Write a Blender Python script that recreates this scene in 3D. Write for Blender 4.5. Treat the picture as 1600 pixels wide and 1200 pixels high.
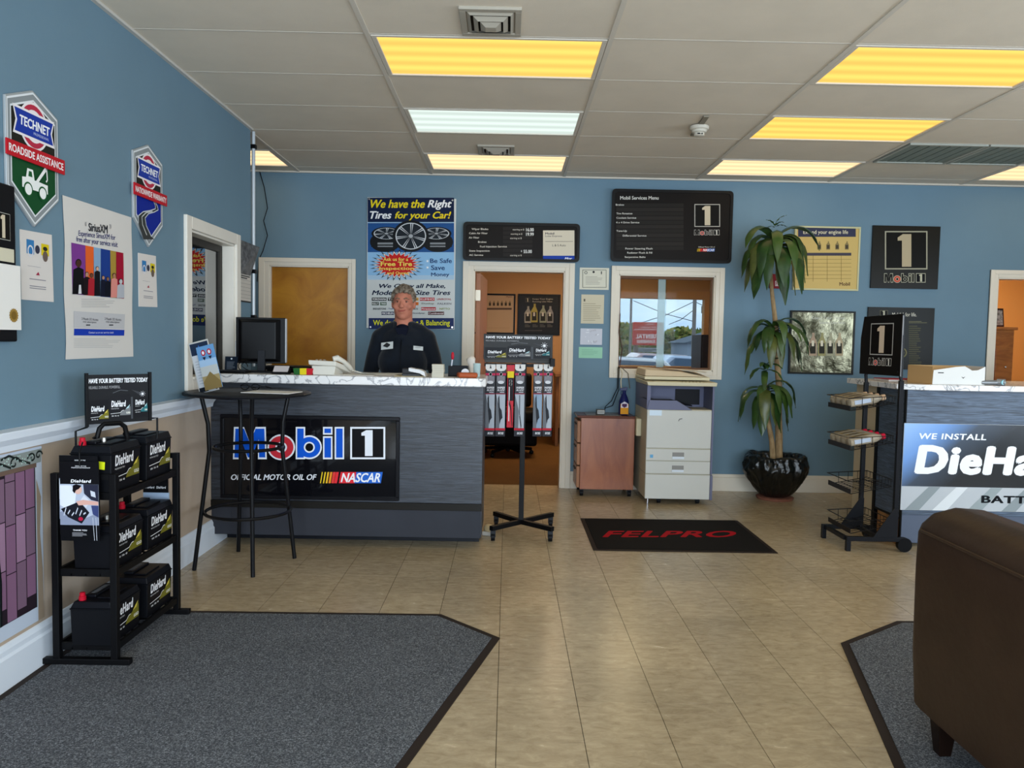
import bpy, math, random
from math import sin, cos, pi, radians as RAD
from mathutils import Vector, Matrix
random.seed(7)
for o in list(bpy.data.objects): bpy.data.objects.remove(o)
SC = bpy.context.scene
COL = SC.collection
# ------------------------------------------------------------------ camera
F_, PIT, YAW, ROL, CH = 1200.09, .0565, .006, .0187, 1.38
_f = Vector((sin(YAW)*cos(PIT), cos(YAW)*cos(PIT), -sin(PIT)))
_r = Vector((cos(YAW), -sin(YAW), 0)); _u = _r.cross(_f)
CR = cos(ROL)*_r + sin(ROL)*_u; CU = -sin(ROL)*_r + cos(ROL)*_u
cam = bpy.data.cameras.new('camera'); co = bpy.data.objects.new('camera', cam); COL.objects.link(co)
M = Matrix((CR, CU, -_f)).transposed().to_4x4(); M.translation = (0, 0, CH); co.matrix_world = M
cam.sensor_width = 36; cam.lens = F_/1600*36; cam.clip_start = .05; cam.clip_end = 300
SC.camera = co
SC.view_settings.view_transform = 'Standard'; SC.view_settings.look = 'None'
SC.view_settings.exposure = 0.0; SC.view_settings.gamma = 1; SC.view_settings.use_curve_mapping = False
def ray(px, py): return _f + CR*((px-800)/F_) + CU*((600-py)/F_)
def YP(px, py, Y): d = ray(px, py); t = Y/d.y; return (d.x*t, d.z*t+CH)      # point of the plane y=Y -> (x,z)
def XP(px, py, X): d = ray(px, py); t = X/d.x; return (d.y*t, d.z*t+CH)      # plane x=X -> (y,z)
def ZP(px, py, z): d = ray(px, py); t = (z-CH)/d.z; return (d.x*t, d.y*t)    # plane z -> (x,y)
# ------------------------------------------------------------------ world and daylight
W = bpy.data.worlds.new('sky'); SC.world = W; W.use_nodes = True
nt = W.node_tree; nt.nodes.clear()
def N(t, ty, **k):
    n = t.nodes.new(ty)
    for a, b in k.items():
        if a.startswith('i_'): n.inputs[a[2:].replace('_', ' ')].default_value = b
        else: setattr(n, a, b)
    return n
tc = N(nt, 'ShaderNodeTexCoord'); mp = N(nt, 'ShaderNodeMapping'); mp.inputs['Scale'].default_value = (1, 1, 3.5)
nz = N(nt, 'ShaderNodeTexNoise', i_Scale=3.2, i_Detail=7, i_Roughness=.6)
cr = N(nt, 'ShaderNodeValToRGB'); cr.color_ramp.elements[0].position = .38; cr.color_ramp.elements[0].color = (.42, .56, .80, 1)
cr.color_ramp.elements[1].position = .62; cr.color_ramp.elements[1].color = (.88, .93, 1, 1)
bg = N(nt, 'ShaderNodeBackground', i_Strength=1.55); wo = N(nt, 'ShaderNodeOutputWorld')
for a, b in ((tc.outputs['Generated'], mp.inputs[0]), (mp.outputs[0], nz.inputs['Vector']), (nz.outputs['Fac'], cr.inputs[0]), (cr.outputs[0], bg.inputs[0]), (bg.outputs[0], wo.inputs[0])): nt.links.new(a, b)
def area(name, loc, sx, sy, e, col, rot):
    l = bpy.data.lights.new(name, 'AREA'); l.shape = 'RECTANGLE'; l.size = sx; l.size_y = sy; l.energy = e; l.color = col
    o = bpy.data.objects.new(name, l); o.location = loc; o.rotation_euler = rot; COL.objects.link(o); return o
DAY = (.74, .87, 1)
area('daylight_front', (.9, -2.55, 1.45), 5.6, 2.1, 410, DAY, (RAD(90), 0, 0))
area('daylight_side', (6.1, 1.5, 1.5), 4.4, 1.9, 150, DAY, (RAD(90), 0, RAD(90)))
# ------------------------------------------------------------------ materials
def lin(c): return tuple(((x/12.92) if x <= .04045 else ((x+.055)/1.055)**2.4) for x in c)
def hexc(h): return lin(tuple(int(h[i:i+2], 16)/255 for i in (0, 2, 4))) + (1,)
_mc = {}
def mat(h, rough=.5, metal=0, coat=0, spec=.14, var=0, vs=8, bump=0, bs=60, trans=0, alpha=1, ior=1.5, h2=None, name=None, stretch=None, sheen=0):
    key = (h, rough, metal, coat, spec, var, vs, bump, bs, trans, alpha, h2, stretch, sheen)
    if key in _mc: return _mc[key]
    m = bpy.data.materials.new(name or 'm_'+h); m.use_nodes = True; t = m.node_tree; p = t.nodes['Principled BSDF']
    c = hexc(h); p.inputs['Base Color'].default_value = c; p.inputs['Roughness'].default_value = rough; p.inputs['Metallic'].default_value = metal
    p.inputs['Coat Weight'].default_value = coat; p.inputs['Specular IOR Level'].default_value = spec; p.inputs['IOR'].default_value = ior
    p.inputs['Transmission Weight'].default_value = trans; p.inputs['Alpha'].default_value = alpha; p.inputs['Sheen Weight'].default_value = sheen
    g = None
    if var or h2 or bump:
        g = N(t, 'ShaderNodeNewGeometry'); mpp = N(t, 'ShaderNodeMapping'); t.links.new(g.outputs['Position'], mpp.inputs[0])
        if stretch: mpp.inputs['Scale'].default_value = stretch
    if var or h2:
        n = N(t, 'ShaderNodeTexNoise', i_Scale=vs, i_Detail=5, i_Roughness=.6); t.links.new(mpp.outputs[0], n.inputs['Vector'])
        r = N(t, 'ShaderNodeValToRGB'); r.color_ramp.elements[0].position = .35; r.color_ramp.elements[1].position = .65
        a = c if h2 else tuple(x*(1-var) for x in c[:3])+(1,); b = hexc(h2) if h2 else tuple(min(1, x*(1+var)) for x in c[:3])+(1,)
        r.color_ramp.elements[0].color = a; r.color_ramp.elements[1].color = b
        t.links.new(n.outputs['Fac'], r.inputs[0]); t.links.new(r.outputs[0], p.inputs['Base Color'])
    if bump:
        n = N(t, 'ShaderNodeTexNoise', i_Scale=bs, i_Detail=4); t.links.new(mpp.outputs[0], n.inputs['Vector'])
        bn = N(t, 'ShaderNodeBump', i_Strength=bump, i_Distance=.01); t.links.new(n.outputs['Fac'], bn.inputs['Height']); t.links.new(bn.outputs[0], p.inputs['Normal'])
    _mc[key] = m; return m
def wood(h1, h2, scale=(1, 12, 12), vs=2.5, rough=.45, bump=.15, contrast=.12, wob=3):
    m = bpy.data.materials.new('wood_'+h1); m.use_nodes = True; t = m.node_tree; p = t.nodes['Principled BSDF']
    g = N(t, 'ShaderNodeNewGeometry'); mm = N(t, 'ShaderNodeMapping'); mm.inputs['Scale'].default_value = scale
    n = N(t, 'ShaderNodeTexNoise', i_Scale=vs, i_Detail=8, i_Roughness=.62, i_Distortion=wob*.3)
    r = N(t, 'ShaderNodeValToRGB'); e = r.color_ramp.elements; e[0].position = .5-contrast; e[1].position = .5+contrast; e[0].color = hexc(h1); e[1].color = hexc(h2)
    b = N(t, 'ShaderNodeBump', i_Strength=bump, i_Distance=.004)
    for x, y in ((g.outputs['Position'], mm.inputs[0]), (mm.outputs[0], n.inputs['Vector']), (n.outputs['Fac'], r.inputs[0]), (r.outputs[0], p.inputs['Base Color']), (n.outputs['Fac'], b.inputs['Height']), (b.outputs[0], p.inputs['Normal'])): t.links.new(x, y)
    p.inputs['Roughness'].default_value = rough; return m
def marble():
    m = bpy.data.materials.new('marble_laminate'); m.use_nodes = True; t = m.node_tree; p = t.nodes['Principled BSDF']
    g = N(t, 'ShaderNodeNewGeometry'); n = N(t, 'ShaderNodeTexNoise', i_Scale=5, i_Detail=5, i_Distortion=2.2)
    s = N(t, 'ShaderNodeMath', operation='SUBTRACT'); s.inputs[1].default_value = .5
    a = N(t, 'ShaderNodeMath', operation='ABSOLUTE'); r = N(t, 'ShaderNodeValToRGB'); e = r.color_ramp.elements
    e[0].position = 0; e[0].color = hexc('8F8F92'); e[1].position = .035; e[1].color = hexc('E6E4E2')
    for x, y in ((g.outputs['Position'], n.inputs['Vector']), (n.outputs['Fac'], s.inputs[0]), (s.outputs[0], a.inputs[0]), (a.outputs[0], r.inputs[0]), (r.outputs[0], p.inputs['Base Color'])): t.links.new(x, y)
    p.inputs['Roughness'].default_value = .25; return m
def carpet(h1, h2, h3):
    m = bpy.data.materials.new('carpet_'+h1); m.use_nodes = True; t = m.node_tree; p = t.nodes['Principled BSDF']
    g = N(t, 'ShaderNodeNewGeometry'); n = N(t, 'ShaderNodeTexNoise', i_Scale=170, i_Detail=3, i_Roughness=.9)
    r = N(t, 'ShaderNodeValToRGB'); e = r.color_ramp.elements; e[0].position = .36; e[0].color = hexc(h1); e[1].position = .68; e[1].color = hexc(h3)
    k = e.new(.52); k.color = hexc(h2)
    n2 = N(t, 'ShaderNodeTexNoise', i_Scale=2.5, i_Detail=3); mr = N(t, 'ShaderNodeMapRange'); mr.inputs['To Min'].default_value = .82; mr.inputs['To Max'].default_value = 1.15
    mx = N(t, 'ShaderNodeVectorMath', operation='SCALE'); b = N(t, 'ShaderNodeBump', i_Strength=.6, i_Distance=.004)
    for x, y in ((g.outputs['Position'], n.inputs['Vector']), (g.outputs['Position'], n2.inputs['Vector']), (n2.outputs['Fac'], mr.inputs[0]), (n.outputs['Fac'], r.inputs[0]), (r.outputs[0], mx.inputs[0]), (mr.outputs[0], mx.inputs['Scale']), (mx.outputs[0], p.inputs['Base Color']), (n.outputs['Fac'], b.inputs['Height']), (b.outputs[0], p.inputs['Normal'])): t.links.new(x, y)
    p.inputs['Roughness'].default_value = .95; p.inputs['Specular IOR Level'].default_value = .1; return m
def floormat():
    m = bpy.data.materials.new('vinyl_tile'); m.use_nodes = True; t = m.node_tree; p = t.nodes['Principled BSDF']
    g = N(t, 'ShaderNodeNewGeometry'); oi = N(t, 'ShaderNodeObjectInfo')
    mm = N(t, 'ShaderNodeMapping'); mm.inputs['Scale'].default_value = (1, 2.2, 1)
    n = N(t, 'ShaderNodeTexNoise', i_Scale=14, i_Detail=9, i_Roughness=.7, i_Distortion=.6)
    r = N(t, 'ShaderNodeValToRGB'); e = r.color_ramp.elements; e[0].position = .28; e[0].color = hexc('998668'); e[1].position = .72; e[1].color = hexc('C2B090')
    n2 = N(t, 'ShaderNodeTexNoise', i_Scale=1.3, i_Detail=4); mr = N(t, 'ShaderNodeMapRange'); mr.inputs['From Min'].default_value = .3; mr.inputs['From Max'].default_value = .7; mr.inputs['To Min'].default_value = .82; mr.inputs['To Max'].default_value = 1.12
    mr2 = N(t, 'ShaderNodeMapRange'); mr2.inputs['To Min'].default_value = .93; mr2.inputs['To Max'].default_value = 1.06
    mu = N(t, 'ShaderNodeMath', operation='MULTIPLY'); mx = N(t, 'ShaderNodeVectorMath', operation='SCALE')
    rr = N(t, 'ShaderNodeMapRange'); rr.inputs['To Min'].default_value = .22; rr.inputs['To Max'].default_value = .30; p.inputs['Specular IOR Level'].default_value = .5
    for x, y in ((g.outputs['Position'], mm.inputs[0]), (mm.outputs[0], n.inputs['Vector']), (g.outputs['Position'], n2.inputs['Vector']), (n.outputs['Fac'], r.inputs[0]), (n2.outputs['Fac'], mr.inputs[0]), (oi.outputs['Random'], mr2.inputs[0]), (mr.outputs[0], mu.inputs[0]), (mr2.outputs[0], mu.inputs[1]), (r.outputs[0], mx.inputs[0]), (mu.outputs[0], mx.inputs['Scale']), (mx.outputs[0], p.inputs['Base Color']), (n.outputs['Fac'], rr.inputs[0]), (rr.outputs[0], p.inputs['Roughness'])): t.links.new(x, y)
    return m
def emis(h, s, stripes=False):
    m = bpy.data.materials.new('lamp_'+h); m.use_nodes = True; t = m.node_tree; t.nodes.clear()
    e = N(t, 'ShaderNodeEmission'); e.inputs[0].default_value = hexc(h); e.inputs[1].default_value = s; o = N(t, 'ShaderNodeOutputMaterial'); t.links.new(e.outputs[0], o.inputs[0])
    if stripes:   # the tubes glow through the lens as soft bands
        tx = N(t, 'ShaderNodeTexCoord'); sp = N(t, 'ShaderNodeSeparateXYZ'); mu = N(t, 'ShaderNodeMath', operation='MULTIPLY'); mu.inputs[1].default_value = 2*pi*4/.56
        sn = N(t, 'ShaderNodeMath', operation='SINE'); mr = N(t, 'ShaderNodeMapRange'); mr.inputs['From Min'].default_value = -1; mr.inputs['To Min'].default_value = s*.86; mr.inputs['To Max'].default_value = s*1.12
        for x, y in ((tx.outputs['Object'], sp.inputs[0]), (sp.outputs['Y'], mu.inputs[0]), (mu.outputs[0], sn.inputs[0]), (sn.outputs[0], mr.inputs[0]), (mr.outputs[0], e.inputs[1])): t.links.new(x, y)
    return m
def glassm(h='E8F0F2', rough=0.0, a=.12, ior=1.5):
    m = bpy.data.materials.new('glass_'+h); m.use_nodes = True; t = m.node_tree; t.nodes.clear()
    tr = N(t, 'ShaderNodeBsdfTransparent'); tr.inputs[0].default_value = hexc(h); gl = N(t, 'ShaderNodeBsdfGlossy'); gl.inputs['Roughness'].default_value = rough
    fr = N(t, 'ShaderNodeFresnel'); fr.inputs[0].default_value = ior; ad = N(t, 'ShaderNodeMath', operation='ADD'); ad.inputs[1].default_value = a; ad.use_clamp = True
    mx = N(t, 'ShaderNodeMixShader'); o = N(t, 'ShaderNodeOutputMaterial')
    for x, y in ((fr.outputs[0], ad.inputs[0]), (ad.outputs[0], mx.inputs[0]), (tr.outputs[0], mx.inputs[1]), (gl.outputs[0], mx.inputs[2]), (mx.outputs[0], o.inputs[0])): t.links.new(x, y)
    return m
BLUE = mat('6C8797', .55, var=.03, vs=1.5, bump=.05, bs=150); BEIGE = mat('B9A692', .7, var=.06, vs=2); TAN = mat('BE9468', .7); ORANGE = mat('D29A58', .7)
WHITE = mat('E4DED2', .4, var=.02); CREAM = mat('E2D9C8', .45); BLK = mat('08080A', .35); BLKM = mat('09090B', .45); BLKP = mat('0D0E12', .5); DGREY = mat('2A2C30', .5)
CEIL = mat('DFD4C2', .9, var=.03, vs=3, bump=.12, bs=220); CHROME = mat('C8C8CC', .2, 1); PAPER = mat('E6E3DD', .7); GRID = mat('D2CABC', .6)
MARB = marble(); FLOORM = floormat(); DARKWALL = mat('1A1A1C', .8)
# ------------------------------------------------------------------ mesh builder
class B:
    def __init__(s, M=None): s.v = []; s.f = []; s.fm = []; s.mats = []; s.M = M
    def add(s, vs, fs, m, M=None):
        if m not in s.mats: s.mats.append(m)
        k = s.mats.index(m); n = len(s.v)
        for v in vs:
            v = Vector(v)
            if M is not None: v = M @ v
            if s.M is not None: v = s.M @ v
            s.v.append(v)
        for f in fs: s.f.append([i+n for i in f]); s.fm.append(k)
        return s
    def box(s, x0, y0, z0, x1, y1, z1, m, M=None):
        x0, x1 = sorted((x0, x1)); y0, y1 = sorted((y0, y1)); z0, z1 = sorted((z0, z1))
        return s.add([(x0,y0,z0),(x1,y0,z0),(x1,y1,z0),(x0,y1,z0),(x0,y0,z1),(x1,y0,z1),(x1,y1,z1),(x0,y1,z1)], [(0,3,2,1),(4,5,6,7),(0,1,5,4),(1,2,6,5),(2,3,7,6),(3,0,4,7)], m, M)
    def hexa(s, p, m, M=None): return s.add(p, [(0,3,2,1),(4,5,6,7),(0,1,5,4),(1,2,6,5),(2,3,7,6),(3,0,4,7)], m, M)
    def cyl(s, p0, p1, r, m, n=12, r2=None, M=None):
        p0, p1 = Vector(p0), Vector(p1); d = (p1-p0).normalized(); a = Vector((0,0,1)) if abs(d.z) < .9 else Vector((1,0,0)); u = d.cross(a).normalized(); w = d.cross(u)
        r2 = r if r2 is None else r2; vs = []
        for p, q in ((p0, r), (p1, r2)):
            for i in range(n): t = 2*pi*i/n; vs.append(p+(u*cos(t)+w*sin(t))*q)
        fs = [(i, (i+1) % n, n+(i+1) % n, n+i) for i in range(n)] + [tuple(range(n))[::-1], tuple(range(n, 2*n))]
        return s.add(vs, fs, m, M)
    def tube(s, pts, r, m, n=8, closed=False, M=None, flat=1):
        pts = [Vector(p) for p in pts]; L = len(pts); vs = []; prev = None
        for i, p in enumerate(pts):
            a = pts[(i-1) % L] if (closed or i) else p; b = pts[(i+1) % L] if (closed or i < L-1) else p
            d = (b-a).normalized()
            if prev is None: k = Vector((0,0,1)) if abs(d.z) < .9 else Vector((1,0,0)); u = d.cross(k).normalized()
            else: u = (prev-d*prev.dot(d)).normalized()
            prev = u; w = d.cross(u)
            rr = r[i] if isinstance(r, (list, tuple)) else r
            for j in range(n): t = 2*pi*j/n; vs.append(p+u*cos(t)*rr+w*sin(t)*rr*flat)
        fs = []
        for i in range(L if closed else L-1):
            for j in range(n): fs.append((i*n+j, i*n+(j+1) % n, ((i+1) % L)*n+(j+1) % n, ((i+1) % L)*n+j))
        if not closed: fs += [tuple(range(n))[::-1], tuple(range((L-1)*n, L*n))]
        return s.add(vs, fs, m, M)
    def lathe(s, c, prof, m, n=24, M=None, fn=None):
        vs = []; c = Vector(c)
        for k, (r, z) in enumerate(prof):
            for i in range(n):
                t = 2*pi*i/n; q = r*(fn(t, k) if fn else 1); vs.append(c+Vector((q*cos(t), q*sin(t), z)))
        L = len(prof); fs = [(k*n+i, k*n+(i+1) % n, (k+1)*n+(i+1) % n, (k+1)*n+i) for k in range(L-1) for i in range(n)]
        fs += [tuple(range(n))[::-1], tuple(range((L-1)*n, L*n))]
        return s.add(vs, fs, m, M)
    def sph(s, c, r, m, nu=16, nv=10, M=None):
        if not isinstance(r, (tuple, list)): r = (r, r, r)
        vs = [(c[0], c[1], c[2]-r[2])]
        for j in range(1, nv):
            ph = -pi/2+pi*j/nv
            for i in range(nu): t = 2*pi*i/nu; vs.append((c[0]+r[0]*cos(ph)*cos(t), c[1]+r[1]*cos(ph)*sin(t), c[2]+r[2]*sin(ph)))
        vs.append((c[0], c[1], c[2]+r[2])); fs = [(0, 1+(i+1) % nu, 1+i) for i in range(nu)]
        for j in range(nv-2):
            for i in range(nu): a = 1+j*nu; fs.append((a+i, a+(i+1) % nu, a+nu+(i+1) % nu, a+nu+i))
        a = 1+(nv-2)*nu; fs += [(a+i, a+(i+1) % nu, len(vs)-1) for i in range(nu)]
        return s.add(vs, fs, m, M)
    def prism(s, pts, d0, d1, m, M=None):      # outline in xy, extruded in z
        n = len(pts); vs = [(x, y, d0) for x, y in pts]+[(x, y, d1) for x, y in pts]
        return s.add(vs, [tuple(range(n))[::-1], tuple(range(n, 2*n))]+[(i, (i+1) % n, n+(i+1) % n, n+i) for i in range(n)], m, M)
    def make(s, name, parent=None, bevel=0, smooth=False, seg=2, sub=0, ang=40):
        me = bpy.data.meshes.new(name); off = wloc(parent)
        me.from_pydata([v-off for v in s.v], [], s.f)
        for m in s.mats: me.materials.append(m)
        me.polygons.foreach_set('material_index', s.fm)
        if smooth: me.polygons.foreach_set('use_smooth', [True]*len(s.f)); me.set_sharp_from_angle(angle=RAD(ang))
        me.update(); o = bpy.data.objects.new(name, me); COL.objects.link(o)
        if parent: o.parent = parent
        if bevel: b = o.modifiers.new('bevel', 'BEVEL'); b.width = bevel; b.segments = seg; b.limit_method = 'ANGLE'; b.angle_limit = RAD(40)
        if sub: b = o.modifiers.new('sub', 'SUBSURF'); b.levels = sub; b.render_levels = sub
        return o
def wloc(p):
    v = Vector((0, 0, 0))
    while p: v += p.location; p = p.parent
    return v
def tag(o, label=None, cat=None, group=None, kind=None):
    if label: o['label'] = label
    if cat: o['category'] = cat
    if group: o['group'] = group
    if kind: o['kind'] = kind
    return o
def thing(name, loc, label=None, cat=None, group=None, kind=None):
    o = bpy.data.objects.new(name, None); COL.objects.link(o); o.location = loc; o.empty_display_size = .1
    return tag(o, label, cat, group, kind)
def dup(o, loc=None, rz=None, label=None, parent=None):
    c = o.copy(); COL.objects.link(c)
    if parent: c.parent = parent
    if loc is not None: c.location = loc
    if rz is not None: c.rotation_euler.z = rz
    if label: c['label'] = label
    for k in list(o.children): dup(k, parent=c)
    return c
# ------------------------------------------------------------------ flat print (lettering and artwork on boards)
_tc = {}
def tmesh(s, bold=0, shear=0, sp=1):
    k = (s, bold, shear, sp)
    if k not in _tc:
        c = bpy.data.curves.new('t', 'FONT'); c.body = s; c.size = 1; c.shear = shear; c.resolution_u = 3; c.space_character = sp; c.fill_mode = 'FRONT'
        o = bpy.data.objects.new('t', c); me = bpy.data.meshes.new_from_object(o)
        vs = [tuple(v.co) for v in me.vertices]; fs = [tuple(p.vertices) for p in me.polygons]
        bpy.data.objects.remove(o); bpy.data.curves.remove(c); bpy.data.meshes.remove(me)
        if bold:
            n = len(vs); sh = [(-bold, 0), (bold, 0), (0, -bold*.7), (0, bold*.7), (-bold*.7, -bold*.5), (bold*.7, bold*.5), (-bold*.7, bold*.5), (bold*.7, -bold*.5)]
            if len(s) > 12 or n > 300: sh = sh[:4]
            fs = [tuple(i+n*q for i in f) for q in range(len(sh)) for f in fs]; vs = [(v[0]+dx, v[1]+dy, i*5e-5) for i, (dx, dy) in enumerate(sh) for v in vs]
        _tc[k] = (vs, fs)
    return _tc[k]
EPS = .0005
class Pr:
    """Flat print. fr = frame matrix (u right, v up, w out of the board); mp maps given points to (u,v)."""
    def __init__(s, fr, mp=None, rough=.5, base=1): s.b = B(); s.fr = fr; s.mp = mp or (lambda x, y: (x, y)); s.rough = rough; s.base = base
    def m(s, h): return h if not isinstance(h, str) else mat(h, max(.35, s.rough), spec=.08)
    def poly(s, pts, h, L=1):
        q = [s.mp(*p) for p in pts]; a = sum(q[i][0]*q[(i+1) % len(q)][1]-q[(i+1) % len(q)][0]*q[i][1] for i in range(len(q)))
        if a < 0: q = q[::-1]
        s.b.add([(u, v, EPS*(L+s.base)) for u, v in q], [tuple(range(len(q)))], s.m(h), s.fr); return s
    def rect(s, x0, y0, x1, y1, h, L=1): return s.poly([(x0, y0), (x1, y0), (x1, y1), (x0, y1)], h, L)
    def frame(s, x0, y0, x1, y1, t, h, L=1):
        t2 = t if y1 > y0 else -t
        s.rect(x0, y0, x1, y0+t2, h, L); s.rect(x0, y1-t2, x1, y1, h, L); s.rect(x0, y0+t2, x0+t, y1-t2, h, L); return s.rect(x1-t, y0+t2, x1, y1-t2, h, L)
    def ell(s, cx, cy, rx, ry, h, L=1, n=28): return s.poly([(cx+rx*cos(2*pi*i/n), cy+ry*sin(2*pi*i/n)) for i in range(n)], h, L)
    def ring(s, cx, cy, rx, ry, w, h, L=1, n=32, a0=0, a1=2*pi):
        st = [a0+(a1-a0)*i/n for i in range(n+1)]
        for i in range(n):
            a, b = st[i], st[i+1]
            s.poly([(cx+rx*cos(a), cy+ry*sin(a)), (cx+rx*cos(b), cy+ry*sin(b)), (cx+(rx-w)*cos(b), cy+(ry-w)*sin(b)), (cx+(rx-w)*cos(a), cy+(ry-w)*sin(a))], h, L)
        return s
    def line(s, pts, w, h, L=1):
        for (x0, y0), (x1, y1) in zip(pts, pts[1:]):
            d = math.hypot(x1-x0, y1-y0) or 1; nx, ny = -(y1-y0)/d*w/2, (x1-x0)/d*w/2
            s.poly([(x0+nx, y0+ny), (x1+nx, y1+ny), (x1-nx, y1-ny), (x0-nx, y0-ny)], h, L)
        return s
    def text(s, t, x0, y0, x1, y1, h, L=2, bold=0, shear=0, sp=1, skew=0, ref=None):
        """fits the glyphs of t into the box x0..x1, bottom y0 .. top y1 (any of the mapper's units)."""
        vs, fs = tmesh(t, bold, shear, sp)
        if not vs: return s
        rv = tmesh(ref, bold, shear, sp)[0] if ref else vs
        a0 = min(v[0] for v in vs); a1 = max(v[0] for v in vs); b0 = min(v[1] for v in rv); b1 = max(v[1] for v in rv)
        out = []
        for v in vs:
            k = (v[0]-a0)/(a1-a0); x = x0+(x1-x0)*k; y = y0+(y1-y0)*(v[1]-b0)/(b1-b0)+skew*k
            u, w = s.mp(x, y); out.append((u, w, EPS*(L+s.base)+(v[2] if len(v) > 2 else 0)))
        q = fs[0]; p = [out[i] for i in q]; a = sum(p[i][0]*p[(i+1) % len(p)][1]-p[(i+1) % len(p)][0]*p[i][1] for i in range(len(p)))
        if a < 0: fs = [f[::-1] for f in fs]
        s.b.add(out, fs, s.m(h), s.fr); return s
    def lines(s, x0, y0, x1, y1, n, h, L=2, fill=.45, seed=1):
        rnd = random.Random(seed); st = (y1-y0)/n
        for i in range(n):
            y = y0+st*i; s.rect(x0, y, x0+(x1-x0)*rnd.uniform(.6, 1), y+st*fill, h, L)
        return s
    def done(s, name, parent): return s.b.make(name, parent)
def frY(Y): return Matrix(((1,0,0,0),(0,0,-1,Y),(0,1,0,0),(0,0,0,1)))      # board facing the camera: u=x, v=z
def frX(X): return Matrix(((0,0,1,X),(1,0,0,0),(0,1,0,0),(0,0,0,1)))       # board facing +x: u=y, v=z
def fr2(o, u, w=None):     # board with origin o, u direction in xy, v up
    u = Vector(u).normalized(); v = Vector(w).normalized() if w else Vector((0, 0, 1)); n = u.cross(v)
    return Matrix(((u.x, v.x, n.x, o[0]), (u.y, v.y, n.y, o[1]), (u.z, v.z, n.z, o[2]), (0, 0, 0, 1)))
def mobil(p, x0, yb, x1, yt, L, fill='1F5FD0', o='E8E8EA', red='C8303C', bold=.03, box=True, dark='0A0A0C'):
    """the Mobil 1 lettering; the box with the 1 takes the last quarter"""
    w = x1-x0; h = yt-yb; xe = x0+w*(.73 if box else 1)
    g = (xe-x0)
    for b, c, l in ((bold+.035, o, L), (bold, fill, L+1)):
        k = .012*w if b == bold else 0
        e = .05*h if b == bold else 0
        pm = lambda u, v: (x0+g*.305*u, yb+h*v); q = .0 if b != bold else .055
        p.poly([pm(q*.8, q), pm(.26-q*.6, q), pm(.27-q*.6, .62), pm(.43+q*.2, q), pm(.57-q*.2, q), pm(.73+q*.6, .62), pm(.74+q*.6, q), pm(1-q*.8, q), pm(.97-q*.8, 1-q), pm(.67, 1-q), pm(.5, .5), pm(.33, 1-q), pm(.03+q*.8, 1-q)], c, l)
        t_ = 0 if b != bold else 1; kx, ky = g*.013*t_, h*.05*t_
        bx0, bx1 = x0+g*.565, x0+g*.79; p.rect(bx0+kx, yb+ky, bx0+g*.085-kx, yt-ky, c, l); p.ell((bx0+bx1)/2+g*.01, yb+h*.37, (bx1-bx0)*.5-kx, h*.37-ky, c, l+t_*.2+.1)
        p.rect(x0+g*.81+kx, yb+ky, x0+g*.895-kx, yb+h*.71-ky, c, l); p.rect(x0+g*.81+kx, yb+h*.76+ky, x0+g*.895-kx, yt-ky, c, l); p.rect(x0+g*.915+kx, yb+ky, xe-kx, yt-ky, c, l)
        if t_: p.ell((bx0+bx1)/2+g*.01, yb+h*.37, (bx1-bx0)*.22, h*.17, o, l+.6); p.ell((bx0+bx1)/2+g*.01, yb+h*.37, (bx1-bx0)*.16, h*.125, dark, l+.8)
    cx, cy, r = x0+g*.435, yb+h*.37, g*.125; ry = h*.4
    p.ell(cx, cy, r, ry, o, L+2); p.ell(cx, cy, r*.88, ry*.88, red, L+3); p.ell(cx, cy, r*.42, ry*.42, o, L+4); p.ell(cx, cy, r*.3, ry*.3, dark, L+5)
    if box:
        bx = x0+w*.77; p.rect(bx, yb, x1, yt, o, L); t = w*.012; p.rect(bx+t, yb+t*(1 if yt > yb else -1), x1-t, yt-t*(1 if yt > yb else -1), dark, L+1)
        bw = x1-bx; p.poly([(bx+bw*.42, yb+h*.1), (bx+bw*.64, yb+h*.1), (bx+bw*.64, yt-h*.1), (bx+bw*.46, yt-h*.1), (bx+bw*.32, yt-h*.18), (bx+bw*.32, yt-h*.27), (bx+bw*.42, yt-h*.27)], o, L+2)
def one_logo(p, x0, yb, x1, yt, L, c='B8B4AA', gold='C9BCA2', dark='141310'):
    w = x1-x0; s = 1 if yt > yb else -1; t = w*.03
    p.rect(x0, yb, x1, yt, c, L); p.rect(x0+t, yb+s*t, x1-t, yt-s*t, dark, L+1)
    h = yt-yb; a = x0+w*.4; b = x0+w*.62
    p.poly([(a, yb+h*.07), (b, yb+h*.07), (b, yt-h*.08), (a+w*.02, yt-h*.08), (x0+w*.3, yt-h*.17), (x0+w*.3, yt-h*.25), (a, yt-h*.25)], gold, L+2)
def nascar(p, x0, yb, x1, yt, L):
    w = x1-x0; s = w*.03
    cs = ['E8C32A', 'E8C32A', 'E8B42A', 'E8902A', 'E0403A', 'E0303A']
    for i, c in enumerate(cs): a = x0+w*.045*i; t = w*(.016+.006*i); p.poly([(a, yb), (a+t, yb), (a+t+s, yt), (a+s, yt)], c, L)
    p.poly([(x0+w*.3, yb), (x0+w*.55, yb), (x0+w*.55+s, yt), (x0+w*.3+s, yt)], 'E0303A', L); p.poly([(x0+w*.55, yb), (x1-s, yb), (x1, yt), (x0+w*.55+s, yt)], '2A66C8', L)
    p.text('NASCAR', x0+w*.33, yb+(yt-yb)*.08, x1-w*.04, yt-(yt-yb)*.08, 'F0F0F2', L+1, .03, .3)
def diehard(p, x0, yb, x1, yt, L, c='E8E8EA', skew=0, bold=.042): p.text('DieHard', x0, yb, x1, yt, c, L, bold, .12, 1.1, skew)
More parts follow.
